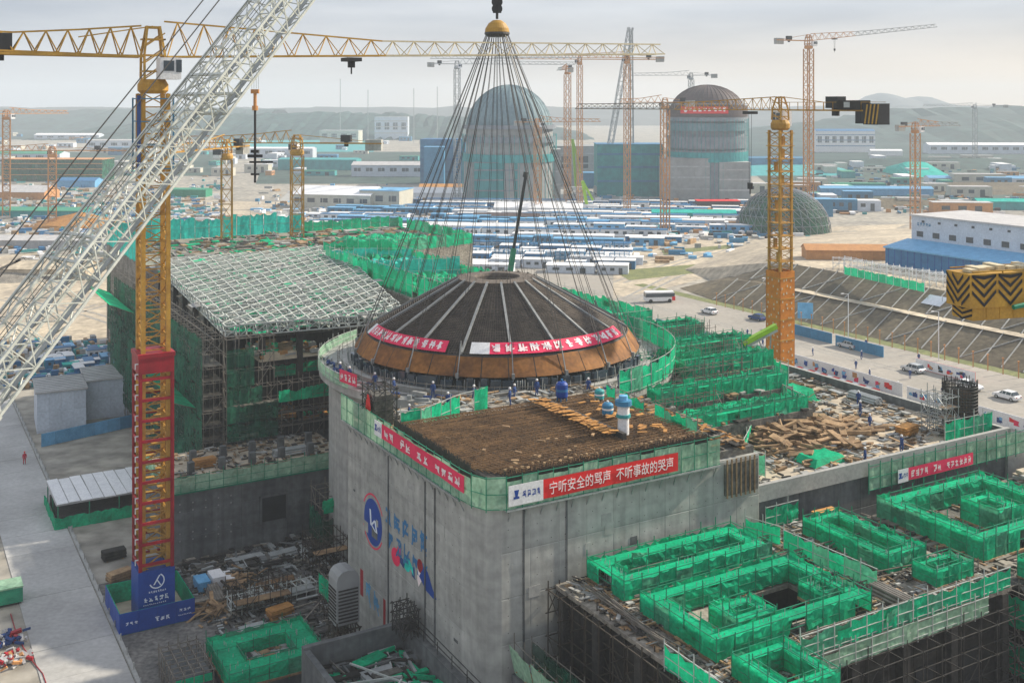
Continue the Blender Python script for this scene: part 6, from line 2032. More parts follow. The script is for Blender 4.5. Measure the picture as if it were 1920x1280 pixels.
# pit clutter, the small shaft, low structure and silo at the lower left
formwork('small green net shaft on the ground at the lower left', -13.2, -4.6, 20.2, 27.4, 1.2, 2.7, 2.1, shaft=False)
mb = MB(); debris(mb, -11, -6.8, 22.4, 25.2, 1.25, 120, (.2, 1.2), (.04, .2), 4, .4)
o = part('rubble', mb, ['timber', 'steel', 'concrete_pale', 'rebar_dark'], None, kind='stuff'); o.location = S(0, 0, 0); o.rotation_euler = (0, 0, TH)
o['label'], o['category'] = 'brown and grey offcuts inside the lower left net shaft', 'rubble'
t = site('footing', 'concrete footing below the lower left green net shaft', 'footing', -13, 20)
mb = MB(); mb.box(-13.0, -4.8, 20.4, 27.2, 0.03, 1.2); part('block', mb, 'concrete_dark', t)
t = site('cabin', 'grey green frame cabin beside the lower left net shaft', 'cabin', -16, 24)
mb = MB(); mb.box(-17.0, -14.2, 22.2, 27.6, .03, 2.3); part('body', mb, 'concrete_dark', t)
mb = MB(); scaffold(mb, -17.2, -14.0, 22.0, 27.8, 0, 2.6, .8, .8, 1.2, .05, 1, .1); part('frame', mb, 'tube', t)
mb = MB(); mb.box(-17.1, -14.1, 22.0, 22.1, 1.7, 2.3); part('edge_sheet', mb, 'net', t)
ls = site('unfinished_building', 'low walled concrete structure filled with debris against the block mural wall', 'building', -9, 1)
mb = MB(); mb.box(-9.4, -.05, 12.6, 13.1, 0, 7.2); mb.box(-9.4, -8.9, -2, 12.6, 0, 7.0); mb.box(-.7, -.1, -4, 12.6, 0, 6.9); part('wall', mb, 'concrete_dark', ls)
mb = MB(); mb.box(-8.9, -.7, -4, 12.6, 0, 4.6); part('core', mb, 'pit', ls)
mb = MB(); debris(mb, -8.7, -.9, -3.5, 12.3, 4.6, 420, (.4, 3.2), (.06, .35), 5, 1.0); part('loose_material', mb, ['steel', 'concrete_dark', 'form_dark', 'deck_dark', 'net'], ls, kind='stuff')
mb = MB()
for i in range(14):
    a0 = rnd.uniform(-8.6, -5)
    mb.bar((a0, rnd.uniform(-2, 12), 5 + rnd.uniform(0, 1)), (a0 + rnd.uniform(2, 4.5), rnd.uniform(-2, 12), 5 + rnd.uniform(0, 1.2)), .09)
part('loose_tubes', mb, 'tube_pale', ls)
mb = MB()
for i in range(7):
    mb.bar((-.45, -3 + i * 2.5, 6.9), (-.45, -3 + i * 2.5, 7.9), .04)
mb.bar((-.45, -3, 7.4), (-.45, 12.4, 7.7), .04); mb.bar((-.45, -3, 7.9), (-.45, 12.4, 8.2), .04)
part('railing', mb, 'cable', ls)
t = site('ventilation_unit', 'grey boxy unit with rounded top on a dark frame beside the mural wall', 'machine', -3.0, 20.4)
mb = MB()
prof_ = [(-1.05, 4.8), (-1.05, 8.6), (-.9, 9.05), (-.55, 9.35), (0, 9.45), (.55, 9.35), (.9, 9.05), (1.05, 8.6), (1.05, 4.8)]
for (x0, z0), (x1, z1) in zip(prof_[:-1], prof_[1:]):
    mb.quad((-3.0 + x0, 19.4, z0), (-3.0 + x0, 21.4, z0), (-3.0 + x1, 21.4, z1), (-3.0 + x1, 19.4, z1))
for y_ in (19.4, 21.4):
    mb.quad(*[(-3.0 + x, y_, z) for x, z in prof_])
part('housing', mb, 'far_concrete', t)
lv = MB(); lv.box(-.9, .9, -.06, 0, -.06, .06); lv_me = lv.mesh('louvre', 'form_dark')
for q in range(10):
    put('louvre', lv_me, t, (-3.0, 19.39, 5.1 + q * .3)); put('louvre', lv_me, t, (-4.06, 20.4, 5.1 + q * .3), (0, 0, R(-90)))
mb = MB(); scaffold(mb, -4.05, -1.95, 19.4, 21.4, 0, 4.3, 1, 1, 1.1, .07, 1, .6); part('frame', mb, 'tube_dark', t)
for lab, a0, a1, b0, b1, h in (
        ('dark tube scaffold on the pit floor behind the grey boxy unit', -1, 5, 26, 32, 4.2),
        ('low dark tube scaffold in the middle of the pit floor', -8.5, -3, 34.5, 38.5, 2.4),
        ('dark tube scaffold close under the square opening of the dark wall', 1.5, 8.5, 40, 44.2, 3.6)):
    sc = site('scaffold', lab, 'scaffold', a0, b0)
    mb = MB(); scaffold(mb, a0, a1, b0, b1, 0, h, 1.2, 1.2, 1.2, .045, .95, .3); part('frame', mb, 'tube_dark', sc)
    mb = MB(); mb.box(a0, a1, b0, b0 + 1.2, h * .66, h * .66 + .06); part('plank', mb, 'timber', sc)
t = site('net_fence', 'green net fence on the scaffold behind the grey boxy unit', 'fence', -1, 26)
rl = MB(); net_wall(t, [(-1.1, 32), (-1.1, 25.9), (5, 25.9)], 2.4, 4.4, 'net', 1.5, rails=rl); part('railing', rl, 'tube', t)
sc = site('scaffold', 'small dark scaffold stair at the foot of the mural wall', 'scaffold', -1.4, 12)
mb = MB(); scaffold(mb, -1.9, -.6, 10.2, 12.4, 6.9, 9.2, .6, .7, .7, .05, 1, .8); mb.box(-1.8, -.7, 10.4, 11.4, 7.5, 8.2); part('frame', mb, 'cable', sc)
t = thing('stack', 'white and blue panel stack on the pit floor right of the blue hoarding', 'stack', G(395, 1098, .03), TH)
for k, (x, m, h) in enumerate(((-.9, 'light_blue', 1.0), (.6, 'white', 1.2), (1.6, 'white', .8))):
    mb = MB(); mb.box(x - .65, x + .65, -1.1, 1.1, 0, h); part('panel_pack', mb, m, t)
for lab, px, py, m, n in (
        ('heap of timber offcuts beside the blue hoarding', 395, 1150, 'timber', 46),
        ('heap of brown boards on the pit floor below the dark wall', 450, 1095, 'timber', 40)):
    t = thing('timber_heap', lab, 'timber heap', G(px, py, .03), 0)
    for i in range(n):
        put('timber_board', board_me, t, (rnd.gauss(0, .9), rnd.gauss(0, 1.1), rnd.uniform(.05, .9)), (rnd.uniform(-.6, .6), rnd.uniform(-.6, .6), rnd.uniform(0, 6.3)), (rnd.uniform(.8, 2.4), rnd.uniform(.12, .4), rnd.uniform(.06, .16)))
mb = MB()
debris(mb, -11, 9, 27.5, 50, .03, 1000, (.2, 1.5), (.04, .2), 6, .4)
debris(mb, -9, 8, 29, 49, .03, 60, (2, 5), (.06, .16), 6, .8)
debris(mb, -18, -1, 4, 20, .03, 500, (.3, 3.0), (.05, .3), 6, .6)
debris(mb, -10.5, 8, 44, 50.5, .03, 300, (.3, 2.0), (.05, .3), 6, .8)
o = part('debris', mb, ['steel', 'concrete_dark', 'form_dark', 'deck', 'rebar_dark', 'deck_dark'], None, kind='stuff'); o.location = S(0, 0, 0); o.rotation_euler = (0, 0, TH)
o['label'], o['category'] = 'loose site debris covering the pit floor left of the block', 'debris'
rkm = MB(); scaffold(rkm, -1.6, 1.6, -.7, .7, 0, 1.5, 1.1, 1.4, .75, .06, 1, .2)
rkme = rkm.mesh('rack_frame', 'tube_pale')
for i, (px, py, lab) in enumerate(((500, 1130, 'pale tube rack on the pit floor before the dark wall'), (560, 1120, 'second pale tube rack closer to the netted scaffold bay'), (460, 1145, 'third pale tube rack beside the timber heap'))):
    t = thing('rack', lab, 'rack', G(px, py, .03), TH + rnd.uniform(-.1, .1))
    put('rack_frame', rkme, t, (0, 0, 0))
    mb = MB(); mb.box(-1.5, 1.5, -.6, .6, .75, .95); part('load', mb, 'steel', t)
for i, (px, py, m, lab) in enumerate(((20, 1240, 'far_orange', 'orange and white clutter heap at the lower left corner'), (12, 1205, 'cloth_blue', 'blue clutter heap at the left edge below the green skip'))):
    mb = MB()
    for _ in range(50):
        mb.k = rnd.randrange(3)
        mb.obox((rnd.gauss(0, .8), rnd.gauss(0, .8), rnd.uniform(.05, .6)), rnd.uniform(.2, 1), rnd.uniform(.1, .4), rnd.uniform(.05, .3), rnd.uniform(0, 3), (rnd.uniform(-.5, .5), rnd.uniform(-.5, .5), 0))
    mb.k = 0
    o = part('clutter', mb, [m, 'roof_grey', 'red'], None, kind='stuff'); o.location = G(px, py, .05)
    o['label'], o['category'] = lab, 'clutter'

# sorted stores: pipe bundles, board stacks and bar bundles
pp = MB(); pp.bar((-2, 0, 0), (2, 0, 0), .13, 8, True); pipe_me = {m: None for m in ('steel', 'tube', 'rebar')}
for m in pipe_me:
    pipe_me[m] = pp.mesh('pipe', m)
bdm = MB(); bdm.box(-1.2, 1.2, -.6, .6, 0, .07)
bd_me = {m: bdm.mesh('board', m) for m in ('plywood', 'form_dark', 'steel', 'timber')}
def bundle(label, a, b, z, m, rz=0.0, kind='pipe', rows=3, n=6):
    t = thing('pipe_bundle' if kind == 'pipe' else 'board_stack', label, 'stack', S(a, b, z), TH + rz)
    if kind == 'pipe':
        for r_ in range(rows):
            for i in range(n - r_):
                put('pipe', pipe_me[m], t, (rnd.uniform(-.15, .15), (i - (n - r_) / 2) * .27, .25 + r_ * .23))
        skid = MB(); skid.box(-1.5, -1.3, -.9, .9, 0, .12); skid.box(1.3, 1.5, -.9, .9, 0, .12)
        part('skid', skid, 'timber', t)
    else:
        for i in range(n * 2):
            put('board', bd_me[m], t, (rnd.uniform(-.08, .08), rnd.uniform(-.06, .06), .1 + i * .075), (0, 0, rnd.uniform(-.04, .04)))
        skid = MB(); skid.box(-.9, -.75, -.6, .6, 0, .1); skid.box(.75, .9, -.6, .6, 0, .1)
        part('skid', skid, 'timber', t)
for args in (
        ('grey pipe bundle on the pit floor nearest the dark wall', -4, 47.5, .03, 'steel', 0, 'pipe'),
        ('second grey pipe bundle on the pit floor beside the first', 0.5, 47, .03, 'steel', .1, 'pipe'),
        ('brown bar bundle in the middle of the pit floor', -3, 40, .03, 'rebar', .05, 'pipe'),
        ('dark board stack on the pit floor by the grey boxy unit', 1.5, 33, .03, 'form_dark', 0, 'board'),
        ('brown board stack on the pit floor left of the grey boxy unit', -4.5, 33.5, .03, 'plywood', .2, 'board'),
        ('grey sheet stack on the pit floor behind the lower left shaft', -8, 31, .03, 'steel', 0, 'board'),
        ('brown tube bundle on the pit floor near the blue hoarding', -9, 40.5, .03, 'tube', 1.5, 'pipe'),
        ('brown bar bundle at the back of the rubble roof', 55, 26, 16.4, 'rebar', 1.57, 'pipe'),
        ('board stack beside the rebar cage scaffold', 52, 6, 16.4, 'plywood', .2, 'board'),
        ('grey pipe bundle along the right parapet of the rubble roof', 58, 17, 16.4, 'steel', 1.57, 'pipe'),
        ('dark board stack near the middle of the rubble roof', 48.5, 16.5, 16.4, 'form_dark', .4, 'board'),
        ('brown board stack on the left building roof', -6, 56.5, 8.3, 'plywood', 0, 'board'),
        ('grey pipe bundle on the left building roof', 4, 56, 8.3, 'steel', 0, 'pipe'),
        ('tube bundle on the deck between the shafts', 25.2, -15.5, 13.93, 'tube', 1.57, 'pipe'),
        ('board stack at the back right of the shaft deck', 32.5, -1.9, 13.93, 'plywood', 0, 'board'),
        ('dark sheet stack on the dirt beside the yard shed', -16, 56, .03, 'form_dark', .1, 'board'),
        ('timber stack on the dirt between road and blue hoarding', -16.5, 50, .03, 'timber', .3, 'board')):
    bundle(*args)

# lime chute and telescopic crane
t = thing('conveyor_chute', 'lime green conveyor chute sloping up in front of the orange mast', 'chute', (29.4, 139, 16.4), R(0))
mb = MB(); mb.obox((2.1, 0, 4.3), 4.8, 1.0, .55, 0, (0, R(-28), 0)); part('trough', mb, 'lime', t)
mb = MB(); mb.obox((2.25, -.1, 3.85), 4.6, .7, .3, 0, (0, R(-28), 0)); part('underside', mb, 'steel', t)
mb = MB(); mb.bar((.3, 0, 0), (.4, 0, 3.2), .12); mb.bar((3.4, .3, 0), (3.6, .3, 4.9), .12); mb.bar((3.4, -.3, 0), (1.8, -.3, 3.9), .1); part('leg', mb, 'steel', t)
t = thing('mobile_crane', 'telescopic crane with green lower and dark upper boom behind the dome', 'mobile crane', (-2.8, 192, 0), R(20))
mb = MB(); mb.box(-5, 5, -1.4, 1.4, .9, 2.2); part('chassis', mb, 'green_paint', t)
mb = MB(); mb.box(-2.2, 1.5, -1.3, 1.3, 2.2, 3.9); part('cab', mb, 'green_paint', t)
mb = MB(); mb.bar((0, 0, 3.5), (3.3, 0, 24.5), .55, 4, True); part('boom', mb, 'green_paint', t)
mb = MB(); mb.bar((3.2, 0, 24), (5.6, 0, 37.4), .3, 4, True); mb.bar((5.4, 0, 37), (5.6, 0, 37.9), .45, 4, True); part('boom', mb, 'dark', t)
wh = MB(); wh.lathe([(0, -.2), (.6, -.2), (.6, .2), (0, .2)], 12); wme = wh.mesh('wheel', 'tyre')
for x in (-4, -2.4, 2.4, 4):
    for s in (-1.25, 1.25):
        put('wheel', wme, t, (x, s, .6), (R(90), 0, 0))

# warehouse on the terrace with blue lean-to
p = G(1660, 497, 8.25)
t = thing('warehouse', 'long pale blue-grey warehouse with blue lean-to on the terrace at the right', 'warehouse', p, R(-60))
L_ = 62
mb = MB(); mb.box(.8, L_, 9, 30, 0, 12.4); part('wall', mb, 'cladding', t)
mb = MB(); mb.box(.4, L_ + .5, 8.6, 30.5, 12.405, 12.8); part('roof', mb, 'roof_grey', t)
mb = MB(); mb.box(0, L_, .0, 8.98, 0, 4.8); part('lean_to', mb, 'blue', t)
mb = MB(); mb.quad((-.4, -.4, 4.85), (L_, -.4, 4.85), (L_, 9, 6.4), (-.4, 9, 6.4)); mb.quad((-.4, -.4, 4.5), (L_, -.4, 4.5), (L_, -.4, 4.85), (-.4, -.4, 4.85)); part('lean_to_roof', mb, 'light_blue', t)
wp = MB(); wp.box(-1.0, 1.0, -.08, 0, -.7, .7); wme2 = wp.mesh('window', 'glass')
for i in range(8):
    put('window', wme2, t, (3.5 + i * 5.0, 8.97, 7.9)); put('window', wme2, t, (4.5 + i * 5.0, 8.97, 11.2), (0, 0, 0), (.4, 1, .4))
pn = MB(); pn.box(-.06, .06, -.04, 0, 0, 4.4); pnm = pn.mesh('wall_seam', 'royal')
for i in range(28):
    put('wall_seam', pnm, t, (1 + i * 2.05, -.01, 0))
e = MB(); glyphs(e, 2.5, 10.0, 4.5, 1.0, 5, 8.94, 91); part('lettering', e, 'steel_blue', t)
# brick-orange long shed, white-framed stands, green fence on the terrace edge
def terrace_thing(px, py, z=8.25):
    return G(px, py, z)
shed('long low orange-roofed shed left of the blue lean-to', G(1585, 484, 8.25), R(-4), 22, 7, 2.6, 'far_orange', 'far_orange', 1.2, 0, False)
t = thing('fence', 'dark green fence along the top of the embankment', 'fence', G(1585, 515, 8.3), 0)
p0, p1 = G(1583, 514, 8.3), G(1735, 548, 8.3)
L_ = (p1 - p0).length; t.rotation_euler = (0, 0, math.atan2(p1.y - p0.y, p1.x - p0.x)); t.location = p0
for i in range(int(L_ / 2.5)):
    put('fence_panel', PAN['net'][i % 4], t, (i * 2.5, 0, 0), (0, 0, 0), (2.45, 1, 2.0))
mb = MB()
for i in range(int(L_ / 2.5) + 1):
    mb.bar((i * 2.5, 0, 0), (i * 2.5, 0, 4.5), .07)
mb.bar((0, 0, 4.4), (L_, 0, 4.4), .06)
part('post', mb, 'white', t)
rkm = MB(); scaffold(rkm, -2.2, 2.2, -1, 1, 0, 2.6, 1.4, 2, 1.3, .09, 1, .3); rk2 = rkm.mesh('rack', 'white')
for i in range(11):
    o = bpy.data.objects.new('rack', rk2); COL.objects.link(o); o.location = G(1575 + i * 24 + rnd.uniform(-6, 6), 503 + i * 4.0, 8.25); o.rotation_euler = (0, 0, R(-17))
    o['label'], o['category'], o['group'] = 'white pipe rack between blue lean-to and green fence, ' + ORD[i] + ' from the orange shed', 'rack', 'white racks before the blue lean-to'

# ------------------------------------------------------------------ storage yard: containers and covered stacks in rows
def cont_mesh(w, d, h, wall, roof, seed):
    mb = MB(); mb.box(-w / 2, w / 2, -d / 2, d / 2, 0, h)
    mb.k = 1; mb.box(-w / 2 - .1, w / 2 + .1, -d / 2 - .1, d / 2 + .1, h + .005, h + .18)
    mb.k = 0
    for i in range(5):
        x = -w / 2 + w * (i + .5) / 5
        mb.box(x - .05, x + .05, -d / 2 - .06, -d / 2, .1, h - .1)
    mb.k = 2
    for x0_, x1_, z0_, z1_ in ((-.36, -.22, .42, .75), (-.08, .06, .42, .75), (.2, .32, .05, .75)):
        mb.box(w * x0_, w * x1_, -d / 2 - .075, -d / 2 - .005, h * z0_, h * z1_)
    mb.k = 0
    return mb.mesh('container', [wall, roof, 'glass'])
CM = [cont_mesh(6, 2.5, 2.6, 'blue', 'white', 1), cont_mesh(6, 2.5, 2.6, 'steel_blue', 'light_blue', 2), cont_mesh(6, 2.5, 2.7, 'white', 'blue', 3),
      cont_mesh(9, 3, 2.2, 'cladding', 'white', 4), cont_mesh(6, 2.5, 2.6, 'light_blue', 'white', 5), cont_mesh(6, 2.5, 2.4, 'far_orange', 'far_orange', 6), cont_mesh(7, 3, 2.0, 'teal', 'net_aqua', 7)]
CL = ['blue white-topped container', 'steel blue container', 'white blue-topped container', 'long white-covered stack', 'light blue container', 'orange stack', 'teal covered stack']

ang = R(-9)
ux, uy = math.cos(ang), math.sin(ang)
row = 0
total = 0
Y0 = 326.0
while Y0 < 545:
    row += 1
    xl = (600 + 30 * math.sin(row * 1.7) - 960) / FPX * Y0
    xr = ((1160 if Y0 < 385 else (1240 if Y0 < 425 else 1450)) - 960) / FPX * Y0
    x, n_in = xl, 0
    kind, run = rnd.choice((0, 1, 2, 4, 3)), rnd.randrange(3, 9)
    while x < xr and total < 298:
        y = Y0 + (x - 0) * uy / ux * .55
        L2 = {0: 6, 1: 6, 2: 6, 3: 9, 4: 6, 5: 6, 6: 7}[kind]
        sxx = rnd.choice((1.0, 1.0, 1.6)) if Y0 < 370 else rnd.choice((1.0, 2.0, 2.0))
        run -= 1
        if run < 0:
            kind, run = rnd.choice((0, 0, 1, 2, 2, 3, 4) if Y0 < 440 or x < 60 else (0, 1, 3, 5, 6, 4, 2)), rnd.randrange(3, 9)
            x += rnd.choice((1.5, 2, 9))
        n_in += 1; total += 1
        o = bpy.data.objects.new('container', CM[kind]); COL.objects.link(o)
        o.location = (x + L2 * sxx / 2, y, 0); o.rotation_euler = (0, 0, ang); o.scale = (sxx, rnd.choice((1.5, 1.9)), rnd.choice((.8, 1.0, 1.0, 1.15)))
        o['label'], o['category'], o['group'] = CL[kind] + ', ' + ORD[row - 1] + ' row from the dome, ' + ORD[n_in - 1] + ' from the left', 'container', 'containers and stacks in the storage yard'
        x += L2 * sxx + .7
    Y0 += rnd.choice((9.5, 10.5, 16.0))
# blue racks nearer to the dome
rm = MB(); scaffold(rm, -3, 3, -1.2, 1.2, 0, 3.2, 1.5, 2.4, 1.0, .11, 1, .2); rm_me = rm.mesh('rack', 'steel_blue')
for i in range(26):
    o = bpy.data.objects.new('rack', rm_me); COL.objects.link(o)
    o.location = G(700 + (i % 13) * 38 + rnd.uniform(-6, 6), 462 + (i // 13) * 18 + (i % 13) * 1.2, 0); o.rotation_euler = (0, 0, R(-8))
    o['label'], o['category'], o['group'] = 'blue storage rack behind the dome, ' + ('back', 'front')[i // 13] + ' row, ' + ORD[i % 13] + ' from the left', 'rack', 'blue racks behind the dome'
# clutter between the rows
mb = MB()
for _ in range(1500):
    px, py = rnd.uniform(480, 1460), rnd.triangular(345, 500, 400)
    p = G(px, py, 0)
    mb.k = rnd.choice((0, 0, 1, 2, 2, 3, 4, 5))
    mb.obox((p.x, p.y, rnd.uniform(.2, .8)), rnd.uniform(.8, 6), rnd.uniform(.5, 2.2), rnd.uniform(.3, 2.0), rnd.choice((R(-6), R(-6), R(84), R(60))))
o = part('stored_material', mb, ['white', 'steel_blue', 'concrete_pale', 'timber', 'roof_grey', 'light_blue'], None, kind='stuff')
o['label'], o['category'] = 'small stored material lying between the storage yard rows', 'stored material'
# covered sheds in the yard
for lab, px, py, w, d, h, wall, roof_, gb, rz, nw in (
        ('long cream warehouse with white and blue roof left of the cables', 640, 388, 40, 26, 7, 'cream', 'white', 3.2, -14, 6),
        ('low cream hall joined to the right of the long warehouse', 725, 390, 20, 20, 9, 'cream', 'light_blue', 0, -14, 3),
        ('white long tent with pale roof behind the cables', 880, 372, 60, 14, 3.4, 'white', 'white', 2.4, -4, 0),
        ('orange tinted low roof behind the cable fan', 860, 360, 44, 10, 3, 'far_orange', 'plywood', 1.6, -3, 0),
        ('white long tent farther right in the yard', 1010, 400, 40, 9, 3, 'white', 'white', 1.8, -5, 0),
        ('maroon long store in the middle of the yard', 950, 414, 28, 6, 2.4, 'red_dome', 'red_dome', 1, -5, 0),
        ('white flat store below the maroon long store', 900, 432, 50, 6, 2.2, 'white', 'white', .8, -6, 0),
        ('white office block with blue roof far right', 1582, 285, 60, 16, 22, 'white', 'blue', 2, -4, 8),
        ('long pale warehouse near the far right edge', 1850, 288, 120, 20, 9, 'cladding', 'white', 2, -4, 12),
        ('small white shed left of the far white office block', 1660, 292, 30, 10, 5, 'white', 'white', 1.2, -4, 0),
        ('grey blue long shed on the far right slope', 1830, 345, 60, 12, 4, 'cladding', 'light_blue', 1.2, -6, 6),
        ('teal roofed shed at the far right edge', 1890, 392, 30, 10, 4, 'teal', 'net_aqua', 1, -8, 0),
        ('pale green long roof in the right distance', 1300, 410, 36, 8, 3, 'teal', 'net_aqua', 1, -4, 0),
        ('cream building among the far left sheds', 640, 268, 50, 24, 16, 'cream', 'roof_grey', 0, -5, 4),
        ('pale grey stepped block in the left distance', 735, 262, 46, 24, 32, 'cladding', 'roof_grey', 0, 0, 4),
        ('blue tall steel-clad hall left of the teal reactor dome', 835, 345, 28, 24, 28, 'steel_blue', 'blue', 0, -4, 0),
        ('grey hall between the two reactor domes', 1075, 345, 42, 30, 24, 'far_concrete', 'far_concrete', 0, 0, 4),
        ('teal netted hall right of the grey hall', 1178, 365, 36, 24, 28, 'teal', 'steel_blue', 0, 0, 0),
        ('blue steel hall beside the red reactor dome', 1205, 360, 18, 18, 22, 'steel_blue', 'steel_blue', 0, 0, 0),
        ('grey block at the foot of the red brown reactor dome', 1283, 376, 24, 16, 22, 'far_concrete', 'far_concrete', 0, 0, 0),
        ('second grey block at the foot of the red brown reactor', 1372, 376, 16, 16, 20, 'far_concrete', 'roof_grey', 0, 0, 0),
        ('low maroon store before the red brown reactor', 1345, 392, 20, 8, 4, 'red_dome', 'banner_red', 0, 0, 0),
        ('blue gantry hall left of the cable fan', 815, 350, 12, 14, 24, 'steel_blue', 'light_blue', 0, 0, 0),
        ('teal scaffolded block in front of the teal dome', 930, 378, 22, 10, 20, 'teal', 'grey_mesh', 0, 0, 0),
        ('grey block right of the teal dome', 1018, 372, 18, 14, 26, 'far_concrete', 'roof_grey', 0, 0, 0),
        ('low blue store behind the orange masts', 1130, 352, 26, 10, 9, 'steel_blue', 'light_blue', 0, -3, 0),
        ('long grey shed left of the blue gantry hall', 730, 330, 50, 16, 8, 'cladding', 'roof_grey', 2, -4, 6),
        ('long teal shed behind the cream warehouse', 600, 318, 60, 18, 8, 'teal', 'teal', 1, -4, 0),
        ('pale long shed on the horizon left of centre', 520, 296, 70, 16, 9, 'cladding', 'white', 1, -3, 6),
        ('dark blue shed in the right distance', 1450, 318, 44, 16, 9, 'steel_blue', 'steel_blue', 1, -4, 0),
        ('pale blue long roof right of the lattice dome', 1640, 366, 60, 10, 4, 'light_blue', 'light_blue', 1, -4, 0),
        ('green roofed shed in the left distance', 60, 300, 60, 20, 6, 'cladding', 'green_paint', 2, -3, 5),
        ('dark green netted long building at the far left', 110, 338, 66, 20, 14, 'net_dark', 'far_orange', 0, -2, 0),
        ('low tan barn in the left yard', 40, 372, 34, 16, 4, 'far_orange', 'roof_grey', 3, -5, 0),
        ('pale long shed with white roof on the left horizon', 130, 262, 90, 20, 7, 'cladding', 'white', 2, 0, 6),
        ('pale shed behind the white boom in the distance', 220, 280, 60, 20, 10, 'cladding', 'roof_grey', 1, 0, 5),
        ('blue roofed shed left of the boom', 150, 350, 24, 12, 4, 'light_blue', 'blue', 1.6, -4, 0),
        ('green netted stack yard left of the pendant ropes', 60, 405, 50, 18, 3, 'teal', 'green_paint', 0, -3, 0),
        ('grey long roof under the pendant ropes', 90, 462, 56, 14, 3, 'roof_grey', 'roof_grey', 1, -2, 0),
        ('tan roofed store at the left edge', 30, 520, 44, 10, 3.2, 'sand', 'sand', 1.6, 0, 0),
        ('green low store beyond the pale track', 355, 368, 22, 10, 4, 'green_paint', 'green_paint', .5, -5, 0)):
    shed(lab, G(px, py), R(rz), w, d, h, wall, roof_, gb, nw, False, cat='building', name='site_building')
# left yard, blue and white stores beyond the offices
BXS = sorted((rnd.uniform(70, 245), rnd.uniform(655, 705)) for _ in range(26))
for i, (px, py) in enumerate(BXS):
    place = rnd.choice((0, 0, 1, 2, 4, 6))
    o = bpy.data.objects.new('container', CM[place]); COL.objects.link(o)
    o.location = G(px, py, 0); o.rotation_euler = (0, 0, rnd.choice((TH, TH + R(90)))); o.scale = (.6, .7, .6)
    o['label'], o['category'], o['group'] = ['small blue store box', 'small steel blue store box', 'small white store box', '', 'small light blue store box', '', 'small teal covered store box'][place] + ' behind the grey site offices, ' + ORD[i] + ' from the left', 'store box', 'store boxes behind the site offices'
mb = MB()
for _ in range(500):
    p = G(rnd.uniform(-40, 245), rnd.uniform(640, 730), 0)
    mb.k = rnd.randrange(5); mb.obox((p.x, p.y, rnd.uniform(.1, .7)), rnd.uniform(.4, 2.4), rnd.uniform(.3, 1), rnd.uniform(.2, 1.4), rnd.choice((TH, TH + 1.57)))
for _ in range(1500):
    p = G(rnd.uniform(-60, 420), rnd.triangular(330, 500, 400), 0)
    mb.k = rnd.randrange(5); mb.obox((p.x, p.y, rnd.uniform(.2, 1)), rnd.uniform(1, 6), rnd.uniform(.5, 2), rnd.uniform(.3, 2), rnd.choice((TH, TH + 1.57, 0)))
o = part('stored_material', mb, ['white', 'blue', 'concrete_pale', 'teal', 'timber'], None, kind='stuff')
o['label'], o['category'] = 'small stored material scattered over the left yards', 'stored material'
mb = MB()
for _ in range(700):
    px = rnd.uniform(1180, 1940)
    p = G(px, rnd.uniform(372, 448) if px < 1520 else rnd.uniform(312, 402), 0)
    mb.k = rnd.randrange(6); mb.obox((p.x, p.y, rnd.uniform(.2, 1)), rnd.uniform(1, 7), rnd.uniform(.6, 2.4), rnd.uniform(.4, 2.6), rnd.choice((R(-6), R(-6), R(80))))
o = part('stored_material', mb, ['white', 'steel_blue', 'roof_grey', 'teal', 'far_orange', 'dark'], None, kind='stuff')
o['label'], o['category'] = 'small stored material scattered beyond the embankment at the right', 'stored material'
# sand heaps
def heap_thing(label, px, py, r, h, m):
    mb = MB(); g2 = random.Random(px)
    n, k = 18, 5
    P = []
    for j in range(k + 1):
        f = j / k
        P.append([(r * (1 - f) * math.cos(2 * math.pi * i / n) * g2.uniform(.9, 1.1), r * .7 * (1 - f) * math.sin(2 * math.pi * i / n) * g2.uniform(.9, 1.1), h * f ** .8 * g2.uniform(.93, 1.05)) for i in range(n)])
    for j in range(k):
        for i in range(n):
            mb.quad(P[j][i], P[j][(i + 1) % n], P[j + 1][(i + 1) % n], P[j + 1][i])
    single('sand_heap', mb, m, label, 'sand heap', G(px, py))
heap_thing('grey brown sand heap at the left edge under the boom', 45, 515, 22, 5, 'deck')
heap_thing('orange brown sand heap behind the pendant ropes', 150, 425, 22, 6, 'plywood')
heap_thing('pale sand heap on the left sand yard', 160, 560, 14, 2, 'sand')
heap_thing('small grey sand heap beside the orange one', 215, 440, 11, 4, 'deck')

